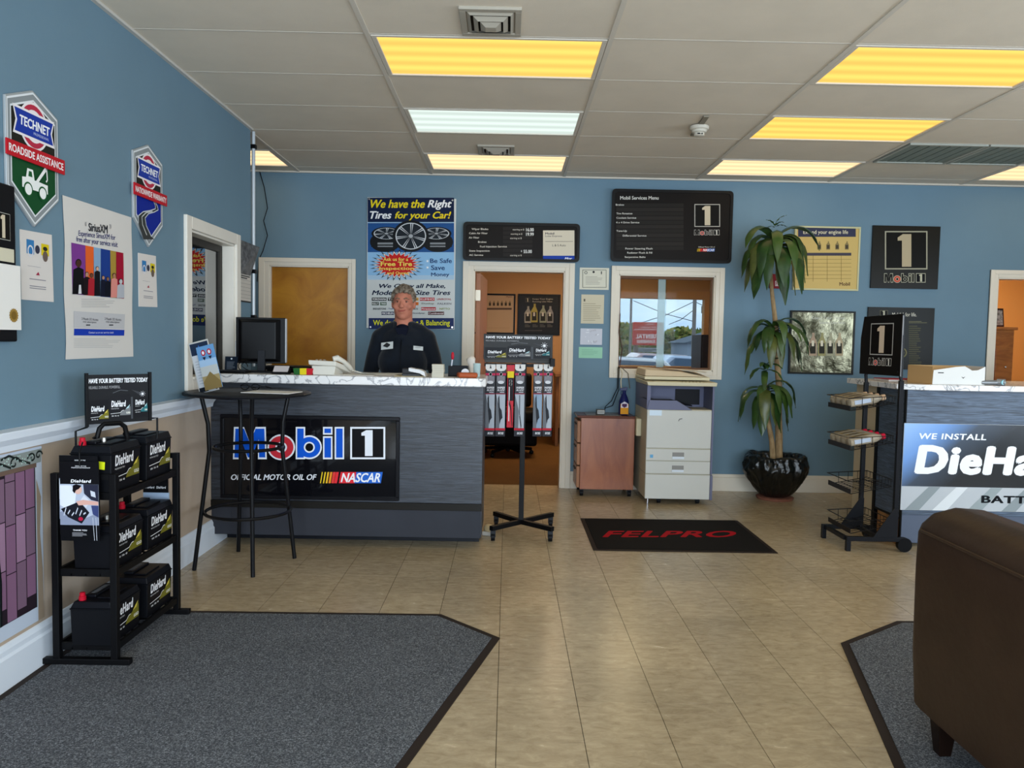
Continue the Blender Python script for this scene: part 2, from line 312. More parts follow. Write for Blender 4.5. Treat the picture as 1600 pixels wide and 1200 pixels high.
def batlabel(p, u0, v0, u1, v1, L, acc='6E6A22', word='GOLD'):
    w = u1-u0; h = v1-v0
    p.poly([(u0+w*.52, v0+h*.25), (u0+w*.6, v0+h*.36), (u0+w*.66, v0+h*.36), (u1, v0+h*.62), (u1, v0+h*.08), (u0+w*.45, v0+h*.08)], acc, L)
    p.poly([(u0+w*.75, v0+h*.45), (u0+w*.9, v0+h*.5), (u0+w*.98, v0+h*.72), (u0+w*.86, v0+h*.6)], 'C9B84A' if acc == '6E6A22' else 'A8C8CC', L+1)
    diehard(p, u0+w*.04, v0+h*.6, u0+w*.76, v0+h*.98, L+2)
    p.text('PREMIUM BATTERY', u0+w*.03, v0+h*.47, u0+w*.42, v0+h*.53, 'C8C8C8', L+2); p.line([(u0, v0+h*.2), (u0+w*.48, v0+h*.24), (u0+w*.58, v0+h*.37), (u0+w*.66, v0+h*.38)], h*.025, 'E0E0E0', L+2)
    p.text(word, u0+w*.78, v0+h*.16, u0+w*.98, v0+h*.28, 'E6E4D8', L+2, .03); p.text('500  750  48', u0+w*.05, v0+h*.03, u0+w*.4, v0+h*.1, 'D0D0D0', L+2, .02)
# ================================================================== STRUCTURE
BW, LX, ZC = 7.18, -1.92, 2.8955
def holes(name, axis, c0, c1, u0, u1, z0, z1, hs, m, split=None, m2=None):
    """wall slab with rectangular holes (u0,z0,u1,z1); axis 'y': slab between y=c0..c1, u=x"""
    b = B(); us = sorted({u0, u1}|{h[0] for h in hs}|{h[2] for h in hs}); zs = sorted({z0, z1}|{h[1] for h in hs}|{h[3] for h in hs}|({split} if split else set()))
    for a, c in zip(us, us[1:]):
        for p, q in zip(zs, zs[1:]):
            if any(h[0] <= (a+c)/2 <= h[2] and h[1] <= (p+q)/2 <= h[3] for h in hs): continue
            mm = m2 if (split and q <= split+1e-6) else m
            b.box(a, c0, p, c, c1, q, mm) if axis == 'y' else b.box(c0, a, p, c1, c, q, mm)
    return tag(b.make(name), kind='structure')
holes('wall_left', 'x', -2.12, LX, -2.7, 5.745, 0, ZC+.1, [(4.64, 1.11, 5.40, 2.01)], BLUE, .925, BEIGE)
D2 = (-.33, 0, .517, 2.03); WN = (1.02, 1.125, 1.918, 2.014); D1 = (-2.225, 0, -1.487, 2.035); D4 = (4.55, 0, 5.45, 2.05)
holes('wall_back', 'y', BW, 7.30, -3.4, 6.2, 0, ZC+.1, [D2, WN, D1, D4], BLUE)
holes('wall_alcove', 'x', -3.42, -3.3, 5.7, 7.3, 0, ZC+.1, [], BLUE)
holes('wall_right', 'x', 6.2, 6.3, -2.7, 7.3, 0, ZC+.1, [(-.8, .5, 3.8, 2.45)], BLUE)
holes('wall_front', 'y', -2.7, -2.6, -2.12, 6.3, 0, ZC+.1, [(-1.9, .45, 1.2, 2.6), (1.35, 0, 2.3, 2.6), (2.45, .45, 5.9, 2.6)], BLUE)
# floor with its tiles
fl = tag(B().box(-4.6, -2.7, -.1, 6.3, 7.30, -.004, mat('3A3227', .8)).make('floor'), kind='structure')
tb = B().box(.0012, .0008, -.0045, .3036, .304, 0, FLOORM).make('tile', fl); tme = tb.data; bpy.data.objects.remove(tb)
cells = []
for i in range(-12, 21):
    for j in range(-18, 16):
        x, y = -.0156+i*.3048, 2.573+j*.3048
        if x < -3.6 or y > 7.2: continue
        cx, cy = x+.15, y+.15
        d = Vector((cx, cy, -CH)); z = d.dot(_f); inv = z > .3 and -60 < 800+F_*d.dot(CR)/z < 1660 and 600-F_*d.dot(CU)/z < 1290
        hid = cy > 5.3 and (cx < -.3 or cx > 3.3 and cy > 5.6) or cx < -2 or (cx < -.45 and 2.1 < cy < 3.6)
        cells.append((0 if inv and not hid else 1, cy, x, y))
cells.sort(); rest = B()
for k, (s, cy, x, y) in enumerate(cells):
    if s == 0 and k < 300: o = bpy.data.objects.new('tile', tme); COL.objects.link(o); o.parent = fl; o.location = (x, y, 0)
    elif x < 6.0: rest.box(x+.0008, y+.0008, -.0045, x+.304, y+.304, 0, FLOORM)
tag(rest.make('tile', fl), kind='stuff')
# ceiling, its panels and grid
ce = tag(B().box(-3.4, -2.7, ZC+.02, 6.3, 7.3, ZC+.12, mat('8A857B', .9)).make('ceiling'), kind='structure')
GX = lambda i: -.7319+1.2192*i
GY = lambda j: 3.9348+.6096*j
fix = {(0,0):'y', (0,2):'w', (0,4):'o', (2,0):'y', (2,2):'y', (2,4):'o', (4,4):'o', (-2,4):'o', (4,2):'y', (4,0):'y', (0,-2):'y', (2,-2):'y', (4,-2):'y', (0,-5):'w', (2,-5):'y', (4,-5):'w'}
tl = B().box(-.597, -.292, -.004, .597, .292, .012, CEIL).make('ceiling_panel', ce); tm = tl.data; bpy.data.objects.remove(tl)
for i in range(-3, 6):
    for j in range(-11, 6):
        if (i, j) in fix or (j == 3 and i == 3): continue
        x0, x1, y0, y1 = max(GX(i), -3.3), min(GX(i+1), 6.2), max(GY(j), -2.6), min(GY(j+1), BW)
        if x1-x0 < .1 or y1-y0 < .05: continue
        if x1 <= LX and y0 < 5.5: continue
        o = bpy.data.objects.new('ceiling_panel', tm); COL.objects.link(o); o.parent = ce
        o.location = ((x0+x1)/2, (y0+y1)/2, ZC+.006); o.scale = ((x1-x0-.02)/1.194, (y1-y0-.018)/.584, 1)
for i in range(-2, 6): B().box(GX(i)-.0125, -2.6, ZC-.004, GX(i)+.0125, BW, ZC+.015, GRID).make('grid_bar', ce)
for j in range(-10, 6): B().box(-3.3, GY(j)-.006, ZC+.001, 6.2, GY(j)+.006, ZC+.0145, GRID).make('cross_bar', ce)
tr = B(); tr.box(-3.3, BW-.025, ZC-.012, 6.2, BW, ZC+.004, GRID); tr.box(LX, -2.6, ZC-.012, LX+.022, 5.745, ZC+.004, mat('C8C4BC', .4)); tag(tr.make('trim_1'), kind='structure')
LM = {'y': emis('FFCF66', 1.25, True), 'w': emis('E2F2EA', 1.08, True), 'o': emis('FFDCA8', 1.3, True)}
def fixture(i, j, k):
    lab = {(0,0):'large yellow lit ceiling light between the nearest square air vent and the white one', (0,2):'white lit ceiling light in the middle row', (0,4):'peach lit ceiling light behind the small far air vent', (2,0):'nearest yellow lit ceiling light on the right of the ceiling', (2,2):'second yellow lit ceiling light on the right, near the smoke detector', (2,4):'peach lit ceiling light above the large black menu board', (4,4):'peach lit ceiling light beyond the grey return grille', (-2,4):'peach lit ceiling light half hidden behind the end of left wall'}.get((i, j), 'recessed ceiling light behind the camera')
    t = thing('ceiling_light', (GX(i)+.61, GY(j)+.305, ZC), lab, 'ceiling light', 'recessed ceiling lights')
    b = B(); x0, x1, y0, y1 = GX(i)+.014, GX(i+1)-.014, GY(j)+.01, GY(j+1)-.01
    for q in ((x0, y0, x1, y0+.02), (x0, y1-.02, x1, y1), (x0, y0+.02, x0+.025, y1-.02), (x1-.025, y0+.02, x1, y1-.02)): b.box(q[0], q[1], ZC-.003, q[2], q[3], ZC+.016, GRID)
    b.make('frame', t, .002)
    o = B().box(x0+.025, y0+.02, ZC+.006, x1-.025, y1-.02, ZC+.013, LM[k]).make('diffuser', t); return t
for (i, j), k in fix.items(): fixture(i, j, k)
def vent(cx, cy, w, d, lab):
    t = thing('air_vent', (cx, cy, ZC), lab, 'air vent', 'square ceiling air vents'); g = mat('A9A294', .5); dk = mat('2E2A26', .8)
    b = B(); a, c = w/2, d/2
    for q in ((-a, -c, a, -c+.03), (-a, c-.03, a, c), (-a, -c+.03, -a+.03, c-.03), (a-.03, -c+.03, a, c-.03)): b.box(cx+q[0], cy+q[1], ZC-.012, cx+q[2], cy+q[3], ZC+.004, g)
    b.make('frame', t, .003); B().box(cx-a+.03, cy-c+.03, ZC+.001, cx+a-.03, cy+c-.03, ZC+.005, dk).make('duct', t)
    for k, s in enumerate((.8, .56, .34)):
        aa, cc = a*s, c*s; z = ZC-.006-.012*k; b = B()
        o, i2 = [(-aa, -cc), (aa, -cc), (aa, cc), (-aa, cc)], [(-aa+.022, -cc+.022), (aa-.022, -cc+.022), (aa-.022, cc-.022), (-aa+.022, cc-.022)]
        if k == 2: i2 = [(x*.5, y*.5) for x, y in o]
        vs = [(cx+x, cy+y, z+.004) for x, y in o]+[(cx+x, cy+y, z-.012) for x, y in i2]; fs = [(q, (q+1) % 4, 4+(q+1) % 4, 4+q) for q in range(4)]
        if k == 2: fs.append((4, 5, 6, 7))
        b.add(vs, fs, g).make('louver', t)
vent(-.11, 3.745, .29, .31, 'large square air vent in front of the nearest yellow ceiling light'); vent(-.123, 6.215, .29, .29, 'small far square air vent before the peach ceiling light')
t = thing('return_grille', (3.53, 6.07, ZC), 'grey green slatted return air grille in two panels on the right', 'air vent')
gg = mat('7E8880', .6)
for k in range(2):
    x0 = GX(3)+.03+k*.6; b = B(); y0, y1 = GY(3)+.01, GY(4)-.01
    for q in ((x0, y0, x0+.585, y0+.03), (x0, y1-.02, x0+.585, y1), (x0, y0+.03, x0+.02, y1-.02), (x0+.565, y0+.03, x0+.585, y1-.02)): b.box(q[0], q[1], ZC-.01, q[2], q[3], ZC+.005, mat('A6A89E', .5))
    b.make('grille_frame', t)
    for q in range(7): B().box(x0+.028+q*.078, y0+.03, ZC-.002, x0+.095+q*.078, y1-.02, ZC+.004, gg).make('slat', t)
# smoke detector
t = thing('smoke_detector', (1.30, 5.42, ZC), 'white round smoke detector on the ceiling between two rows of lights', 'smoke detector'); W2 = mat('C9C3B4', .5)
b = B(); b.box(-.018, -.24, -.008, .018, .24, 0, mat('8B8474', .7), Matrix.Translation((1.30, 5.42, ZC-.003)) @ Matrix.Rotation(-.05, 4, 'Z')); b.make('mounting_strip', t)
B().lathe((1.30, 5.42, ZC-.075), [(.028, 0), (.036, .004), (.036, .022), (.05, .026), (.052, .04), (.064, .046), (.066, .066), (.06, .071)], W2, 28).make('housing', t, smooth=True)
B().box(1.28, 5.382, ZC-.068, 1.30, 5.386, ZC-.06, BLK).box(1.307, 5.382, ZC-.068, 1.317, 5.386, ZC-.06, BLK).make('sensor_slot', t)
# chair rail, baseboards
def profile_y(prof, y0, y1, m):     # profile (x,z) extruded along y
    n = len(prof); return B().add([(x, y0, z) for x, z in prof]+[(x, y1, z) for x, z in prof], [tuple(range(n)), tuple(range(n, 2*n))[::-1]]+[(i, n+i, n+(i+1) % n, (i+1) % n) for i in range(n)], m)
WB = mat('DDE4EC', .4)
tag(profile_y([(LX, .915), (LX+.02, .92), (LX+.026, .945), (LX+.045, .97), (LX+.05, .995), (LX+.05, 1.0), (LX, 1.004)], -2.6, 4.955, WB).make('trim_2'), kind='structure')
tag(profile_y([(LX, 0), (LX+.022, 0), (LX+.022, .125), (LX+.014, .135), (LX+.014, .155), (LX+.006, .172), (LX, .175)], -2.6, 5.2, WB).make('baseboard_left'), kind='structure')
b = B()
for x0, x1 in ((-3.3, -2.33), (-1.42, -.43), (.607, 4.47), (5.55, 6.2)):
    b.box(x0, BW-.02, 0, x1, BW, .13, CREAM); b.box(x0, BW-.012, .13, x1, BW, .16, CREAM)
tag(b.make('baseboard_back', bevel=.003), kind='structure')
# casings
def casing_y(x0, x1, z0, z1, o0, o1, Z0, Z1, root, m, bottom=False):
    """trim around an opening x0..x1,z0..z1 reaching out to o0..o1,Z1 (Z0) on the back wall; stepped moulding"""
    y = BW
    for a, d in ((0, .014), (.5, .022)):
        xs0, xs1, zt = o0+(x0-o0)*0, o1, Z1
        wl, wr, wt = (x0-o0)*(1-a*.9), (o1-x1)*(1-a*.9), (Z1-z1)*(1-a*.9)
        zb = Z0 if bottom else z0
        b = B(); b.box(o0, y-d, zb, o0+wl, y, Z1, m); b.box(o1-wr, y-d, zb, o1, y, Z1, m); b.box(o0+wl, y-d, Z1-wt, o1-wr, y, Z1, m)
        if bottom: b.box(o0+wl, y-d, Z0, o1-wr, y, Z0+wt, m)
        b.make('casing', root, .003)
    b = B(); b.box(x0-.001, y-.004, z0, x0+.012, y+.118, z1, m); b.box(x1-.012, y-.004, z0, x1+.001, y+.118, z1, m); b.box(x0, y-.004, z1-.012, x1, y+.118, z1+.001, m)
    if bottom: b.box(x0, y-.004, z0-.001, x1, y+.118, z0+.012, m)
    b.make('jamb', root, .002)
d1 = thing('door_1', ((D1[0]+D1[2])/2, BW, 0), kind='structure'); casing_y(D1[0], D1[2], 0, D1[3], -2.32, -1.424, 0, 2.105, d1, CREAM)
BROWN = wood('9A6014', 'BE8424', (1.2, 1, 1.6), 2.2, .38, .05, .2, 4)
B().box(D1[0]+.013, BW+.03, .008, D1[2]-.013, BW+.07, D1[3]-.013, BROWN).make('door_panel', d1, .003)
B().cyl((-2.15, BW+.03, .98), (-2.15, BW-.0, .98), .012, CHROME).sph((-2.15, BW-.02, .98), .028, CHROME).make('door_knob', d1, smooth=True)
d2 = thing('door_2', ((D2[0]+D2[2])/2, BW, 0), kind='structure'); casing_y(D2[0], D2[2], 0, D2[3], -.431, .606, 0, 2.107, d2, CREAM)
PINK = mat('A8765C', .5)
b = B(M=Matrix.Translation((-.312, BW+.125, 0)) @ Matrix.Rotation(RAD(-3), 4, 'Z')); b.box(0, 0, .01, .04, .82, 2.01, PINK); b.make('door_panel', d2, .002)
for z in (1.8, 1.66-.9, .25): B().box(-.318, BW+.1, z-.05, -.27, BW+.122, z+.05, mat('B8AE9C', .35, .4)).make('hinge', d2)
for s in (-1, 1): B().cyl((-.29+.03*s, 8.05, .98), (-.29+.07*s, 8.05, .98), .011, CHROME).sph((-.29+.075*s, 8.05, .98), .026, CHROME).make('door_knob', d2, smooth=True)
d4 = thing('door_3', ((D4[0]+D4[2])/2, BW, 0), kind='structure'); casing_y(D4[0], D4[2], 0, D4[3], 4.475, 5.53, 0, 2.12, d4, CREAM)
w2 = thing('window_2', ((WN[0]+WN[2])/2, BW, 1.1), kind='structure'); casing_y(WN[0], WN[2], WN[1], WN[3], .948, 2.0, 1.05, 2.09, w2, CREAM, True)
GL = glassm('EEF4F4', 0, .0, 1.12); tf = mat('6A4A34', .5)
b = B(); x0, z0, x1, z1 = WN
for q in ((x0+.012, z1-.035, x1-.012, z1-.012), (x0+.012, z0+.012, x1-.012, z0+.03), (x0+.012, z0+.03, x0+.026, z1-.035), (x1-.026, z0+.03, x1-.012, z1-.035)): b.box(q[0], BW+.05, q[1], q[2], BW+.085, q[3], tf)
b.make('track', w2)
B().box(x0+.026, BW+.056, z0+.03, 1.475, BW+.060, z1-.035, GL).make('pane', w2); B().box(1.40, BW+.070, z0+.03, x1-.026, BW+.074, z1-.035, GL).make('pane', w2)
B().box(1.40, BW+.061, z0+.03, 1.468, BW+.069, z1-.035, mat('E4EEF0', .2, alpha=.4)).make('meeting_stile', w2)
# pass-through window in the left wall
w1 = thing('window_1', (LX, 5.02, 1.05), kind='structure')
y0, z0, y1, z1 = 4.64, 1.11, 5.40, 2.01
b = B()
for q in ((4.565, 1.045, y0, 2.085), (y1, 1.045, 5.478, 2.085), (y0, z1, y1, 2.085), (y0, 1.045, y1, z0)): b.box(LX, q[0], q[1], LX+.022, q[2], q[3], WHITE)
b.make('casing', w1, .004)
b = B(); b.box(-2.12, y0, z0, LX+.004, y0+.014, z1, WHITE).box(-2.12, y1-.014, z0, LX+.004, y1, z1, WHITE).box(-2.12, y0, z1-.014, LX+.004, y1, z1, WHITE).box(-2.12, y0, z0, LX+.03, y1, z0+.016, WHITE); b.make('jamb', w1, .002)
b = B()
for q in ((y0+.014, z0+.016, y0+.06, z1-.014), (y1-.06, z0+.016, y1-.014, z1-.014), (y0+.06, z1-.06, y1-.06, z1-.014), (y0+.06, z0+.016, y1-.06, z0+.05)): b.box(-2.03, q[0], q[1], -1.995, q[2], q[3], mat('3A3733', .5))
b.make('sash', w1, .003)
B().box(-2.014, y0+.06, z0+.05, -2.010, y1-.06, z1-.06, glassm('8A9094', .0, .3)).make('pane', w1)
# room behind the pass-through (dark), back room and right room shells
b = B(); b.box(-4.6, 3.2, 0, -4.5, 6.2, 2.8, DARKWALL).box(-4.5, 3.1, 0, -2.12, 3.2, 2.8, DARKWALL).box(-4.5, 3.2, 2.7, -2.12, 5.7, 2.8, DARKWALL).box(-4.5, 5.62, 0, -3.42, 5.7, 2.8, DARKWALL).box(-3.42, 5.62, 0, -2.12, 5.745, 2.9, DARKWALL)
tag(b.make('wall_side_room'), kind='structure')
BR = 11.35
WR = (YP(955, 520, BR)[0], YP(1040, 572, BR)[1], YP(1099, 520, BR)[0], YP(1040, 467, BR)[1])
holes('wall_far', 'y', BR, BR+.12, -1.6, 4.0, 0, 2.8, [WR], TAN)
b = B(); b.box(-1.72, 7.3, 0, -1.6, BR+.12, 2.8, TAN).box(3.9, 7.3, 0, 4.02, BR+.12, 2.8, TAN).box(-1.6, 7.301, 0, D2[0], 7.32, 2.8, TAN).box(D2[2], 7.301, 0, WN[0], 7.32, 2.8, TAN).box(WN[2], 7.301, 0, 3.9, 7.32, 2.8, TAN); tag(b.make('wall_back_room'), kind='structure')
tag(B().box(-1.7, 7.3, 2.7, 4.0, BR, 2.8, mat('CFC2AC', .9)).make('ceiling_back_room'), kind='structure')
tag(B().box(-1.7, 7.30, -.1, 4.0, BR, .002, carpet('4A3218', '5E4120', '6E5030')).make('floor_back_room'), kind='structure')
tag(B().box(-1.6, BR-.015, 0, 3.9, BR, .1, mat('3A2014', .5)).make('baseboard_back_room', bevel=.003), kind='structure')
w3 = thing('window_3', ((WR[0]+WR[2])/2, BR, .9), kind='structure'); TF = mat('C8965E', .5)
b = B()
for q in ((WR[0]-.1, WR[3], WR[2]+.1, WR[3]+.12), (WR[0]-.1, WR[1]-.1, WR[2]+.1, WR[1]), (WR[0]-.1, WR[1], WR[0], WR[3]), (WR[2], WR[1], WR[2]+.12, WR[3])): b.box(q[0], BR-.02, q[1], q[2], BR, q[3], TF)
b.make('casing', w3, .004); B().box(WR[0], BR+.05, WR[1], WR[2], BR+.055, WR[3], glassm('F6FAFC', 0, .0, 1.12)).make('pane', w3)
t = thing('back_room_light', (1.0, 9.3, 2.7), 'long warm ceiling light added out of view in the back room', 'ceiling light'); B().box(.4, 9.0, 2.66, 1.6, 9.6, 2.7, WHITE).make('frame', t); B().box(.43, 9.03, 2.652, 1.57, 9.57, 2.66, emis('FFDDB0', 32)).make('diffuser', t)  # unseen fixture, added to light the back room
b = B(); b.box(4.05, 9.6, 0, 7.0, 9.7, 2.8, ORANGE).box(6.9, 7.3, 0, 7.0, 9.7, 2.8, ORANGE).box(4.03, 7.3, 0, 4.06, 9.7, 2.8, ORANGE); tag(b.make('wall_right_room'), kind='structure')
tag(B().box(4.05, 7.3, 2.7, 7.0, 9.7, 2.8, mat('CFC2AC', .9)).make('ceiling_right_room'), kind='structure'); tag(B().box(4.05, 7.3, -.1, 7.0, 9.7, .001, carpet('4A3218', '5E4120', '6E5030')).make('floor_right_room'), kind='structure')
t = thing('side_room_light', (5.2, 8.4, 2.7), 'warm ceiling light added out of view in the orange side room', 'ceiling light'); B().box(4.7, 8.1, 2.66, 5.7, 8.7, 2.7, WHITE).make('frame', t); B().box(4.73, 8.13, 2.652, 5.67, 8.67, 2.66, emis('FFD8A0', 26)).make('diffuser', t)  # lamp out of view, added to brighten the orange room
# ================================================================== MATS
def lmat(name, pts, label, face, edge, ew=.035, th=.009):
    t = thing(name, (sum(p[0] for p in pts)/len(pts), sum(p[1] for p in pts)/len(pts), 0), label, 'floor mat')
    n = len(pts); c = Vector(t.location[:2]).to_2d(); ins = []
    for i in range(n):
        p = Vector(pts[i]); a = (p-Vector(pts[i-1])).normalized(); q = (Vector(pts[(i+1) % n])-p).normalized()
        na, nq = Vector((-a.y, a.x)), Vector((-q.y, q.x)); m = (na+nq); k = ew/max(.3, m.dot(na)); ins.append(tuple(p+m*k))
    B().prism(pts, 0.0005, th*.55, edge).make('rubber_border', t); B().prism(ins, th*.55, th, face).make('carpet_face', t)
    return t
GC = carpet('303338', '595C61', 'A2A6AC'); ED = mat('2E2622', .7)
lmat('entrance_mat', [(-1.896, 1.2), (-.62, 1.2), (-.013, 3.486), (-.312, 3.78), (-1.896, 3.765)], 'large grey carpet mat with clipped corner beneath the battery rack', GC, ED)
lmat('entrance_mat', [(.99, 1.3), (2.9, 1.3), (2.9, 3.81), (1.986, 3.79), (1.574, 3.492)], 'grey carpet mat beneath the brown sofa', GC, ED)
t = lmat('entrance_mat', [(.59, 5.014), (1.818, 5.022), (1.822, 5.945), (.59, 5.93)], 'small black mat with red lettering before the copier', mat('16120F', .9, var=.1, vs=40), mat('2A201A', .6), .03)
p = Pr(Matrix.Translation((0, 0, .0085)), lambda x, y: ZP(x, y, .009), .8); p.text('FELPRO', 941, 839.5, 1150, 829.5, 'A8141E', 1, .03, .25, 1.05); p.done('lettering', t)
# ================================================================== MAIN COUNTER
CY = 4.97
ct = thing('service_counter', (-1.05, 5.2, 0), 'dark blue wood grain service counter holding the large sign', 'counter')
DW = wood('101318', '383E49', (.8, 1, 20), 4.2, .42, .3, .14, 6); GP = mat('33353C', .45, var=.08, vs=3)
def cz(py): return YP(540, py, CY)[1]
xr = YP(754, 700, CY)[0]; zt = YP(540, 601, 4.93)[1]
B().box(LX+.002, CY, cz(784), xr, CY+.03, zt, DW).make('front_panel', ct, .002)
B().box(LX+.002, CY-.008, cz(795), xr, CY+.025, cz(784), mat('1D1B18', .35)).make('dark_strip', ct, .002)  # dark strip between the upper and lower front panels
B().box(LX+.002, CY+.004, cz(838), xr-.005, CY+.034, cz(795), GP).make('lower_panel', ct, .002)
B().box(LX+.026, 5.19, 0.001, xr-.02, 5.21, cz(838)+.02, mat('14161C', .4)).make('toe_kick', ct)
B().box(xr-.03, CY+.03, cz(838), xr, 5.5, zt, DW).box(xr-.05, 5.21, 0.001, xr-.02, 5.5, cz(838), BLKP).make('end_panel', ct)
B().box(LX+.002, CY+.034, cz(838)-.0, xr-.03, 5.48, cz(838)+.02, DGREY).make('bottom_board', ct)
ztop = YP(540, 587.5, 4.92)[1]
B().prism([(LX+.002, 4.92), (xr-.02, 4.92), (xr+.015, 4.96), (xr+.015, 5.52), (LX+.002, 5.52)], zt, ztop, MARB).make('worktop', ct, .006)
ct.children[-1]['label'] = 'white marble patterned worktop'
# the framed sign on its front
sg = thing('framed_sign', (-1.2, CY, .3), 'black framed sign with blue and red oil lettering on the counter front', 'sign')
mp = lambda x, y: YP(x, y, CY-.012)
q = [mp(345, 651), mp(622, 653), mp(619, 780), mp(344, 775)]
xa, xb, za, zb = q[0][0]+.01, q[1][0], q[3][1], q[0][1]+.005; SB = mat('0C0C10', .12, coat=.5)
B().box(xa, CY-.012, za, xb, CY-.001, zb, SB).make('sign_panel', sg)
b = B()
for r in ((xa-.012, zb-.012, xb+.012, zb+.012), (xa-.012, za-.012, xb+.012, za+.012), (xa-.012, za+.012, xa+.012, zb-.012), (xb-.012, za+.012, xb+.012, zb-.012)): b.box(r[0], CY-.022, r[1], r[2], CY-.0005, r[3], mat('101014', .3))
b.make('sign_frame', sg, .004)
p = Pr(frY(CY-.012), mp, .3); mobil(p, 364, 717.5, 602, 667, 1, '0F55C8', 'E6EAF0'); p.text('OFFICIAL MOTOR OIL OF', 361, 750, 495, 741, 'DADCE0', 2, .03, .25); nascar(p, 500, 755, 598, 737.5, 1); p.done('lettering', sg)
# ================================================================== RIGHT COUNTER
c2 = thing('service_counter', (3.9, 5.3, 0), 'blue wood grain counter on the right carrying a battery banner', 'counter')
C2Y = 5.24; DW2 = wood('27313E', '5B6C82', (.8, 1, 20), 4, .4, .3, .14, 6)
XL = YP(1411, 750, C2Y)[0]; z2 = YP(1500, 611, C2Y-.05)[1]; z2t = YP(1500, 602, C2Y-.05)[1]; xt = YP(1445, 605, C2Y-.05)[0]
lz = YP(1420, 840, C2Y)[1]
B().box(XL, C2Y, lz+.16, 5.6, C2Y+.03, z2, DW2).make('front_panel', c2, .002)
B().box(XL+.004, C2Y+.006, .03, 5.6, C2Y+.034, lz+.16, mat('5A6374', .5)).make('lower_panel', c2, .002)
B().box(XL, C2Y+.03, .2, XL+.03, 5.62, z2, DW2).make('end_panel', c2)
B().box(XL, 5.66, 0.001, XL+.03, 6.0, z2, mat('BFAF92', .5)).make('end_post', c2)
B().box(XL-.006, 5.62, .001, XL+.034, 5.66, z2, BLK).box(XL-.006, C2Y-.004, .001, XL+.002, C2Y+.02, z2, BLK).box(XL-.004, C2Y+.02, .19, XL+.03, 5.62, .205, BLK).make('edge_trim', c2)
B().box(XL+.01, 5.3, 0.001, XL+.07, 5.6, .19, wood('8A5A2E', 'B07A42', (1, 6, 1))).make('base_block', c2)
B().prism([(XL-.06, C2Y+.03), (xt, C2Y-.05), (5.6, C2Y-.05), (5.6, 6.05), (XL-.06, 6.05)], z2, z2t, MARB).make('worktop', c2, .004)
bn = thing('battery_banner', (3.6, C2Y, .3), 'blue and silver banner reading WE INSTALL on the right counter', 'banner')
mp = lambda x, y: YP(x, y, C2Y-.006); a = mp(1413, 661); c = mp(1416, 797); xe = a[0]+1.5; ya = a[1]
B().box(a[0], C2Y-.006, c[1], xe, C2Y-.001, a[1], mat('B9BEC2', .3)).make('banner_sheet', bn, .002)
p = Pr(frY(C2Y-.006), None, .25); zm = mp(1500, 761)[1]
mg = bpy.data.materials.new('banner_blue'); mg.use_nodes = True; tt = mg.node_tree; pr = tt.nodes['Principled BSDF']; pr.inputs['Roughness'].default_value = .25
g = N(tt, 'ShaderNodeNewGeometry'); sp = N(tt, 'ShaderNodeSeparateXYZ'); ad = N(tt, 'ShaderNodeMath', operation='MULTIPLY_ADD'); ad.inputs[1].default_value = -1.1; rmp = N(tt, 'ShaderNodeMapRange'); r2 = N(tt, 'ShaderNodeValToRGB')
rmp.inputs['From Min'].default_value = a[0]; rmp.inputs['From Max'].default_value = a[0]+.85; tt.links.new(g.outputs['Position'], sp.inputs[0]); tt.links.new(sp.outputs['Z'], ad.inputs[0])
s2 = N(tt, 'ShaderNodeMath', operation='ADD'); s2.inputs[1].default_value = 1.1*ya; tt.links.new(sp.outputs['X'], s2.inputs[0]); tt.links.new(s2.outputs[0], ad.inputs[2]); tt.links.new(ad.outputs[0], rmp.inputs[0]); tt.links.new(rmp.outputs[0], r2.inputs[0]); tt.links.new(r2.outputs[0], pr.inputs['Base Color'])
e = r2.color_ramp.elements; e[0].position = 0; e[0].color = hexc('9CC2F2'); e[1].position = .95; e[1].color = hexc('101216')
for ps, c_ in ((.35, '6F9AD6'), (.62, '3A4656')): k = e.new(ps); k.color = hexc(c_)
p.rect(a[0]+.002, zm, xe-.002, ya-.002, mg, 1)
for k, s_ in enumerate((.03, .22, .46, .7, .95, 1.2)): x_ = a[0]+s_; p.poly([(x_, c[1]+.002), (x_+.1, c[1]+.002), (min(xe-.004, x_+.24), zm-.002), (min(xe-.004, x_+.16), zm-.002)], ('8E979A', 'DADEE0', '98A2A4')[k % 3], 1)
wz0, wz1 = mp(1436, 686)[1], mp(1436, 676.5)[1]; p.text('WE INSTALL', mp(1436, 680)[0], wz0, mp(1541, 680)[0], wz1, 'F0F4F8', 3, .03, .1, 1.1)
dz0, dz1 = mp(1500, 742)[1], mp(1500, 696)[1]; x0 = mp(1429, 720)[0]; diehard(p, x0, dz0, x0+1.14, dz1, 3, 'F2F4F8', 0, .06)
x0 = mp(1533, 780)[0]; p.text('BATTERIES', x0, mp(1540, 786)[1], x0+.62, mp(1540, 774)[1], '14161A', 3, .04, 0, 1.1); p.done('lettering', bn)
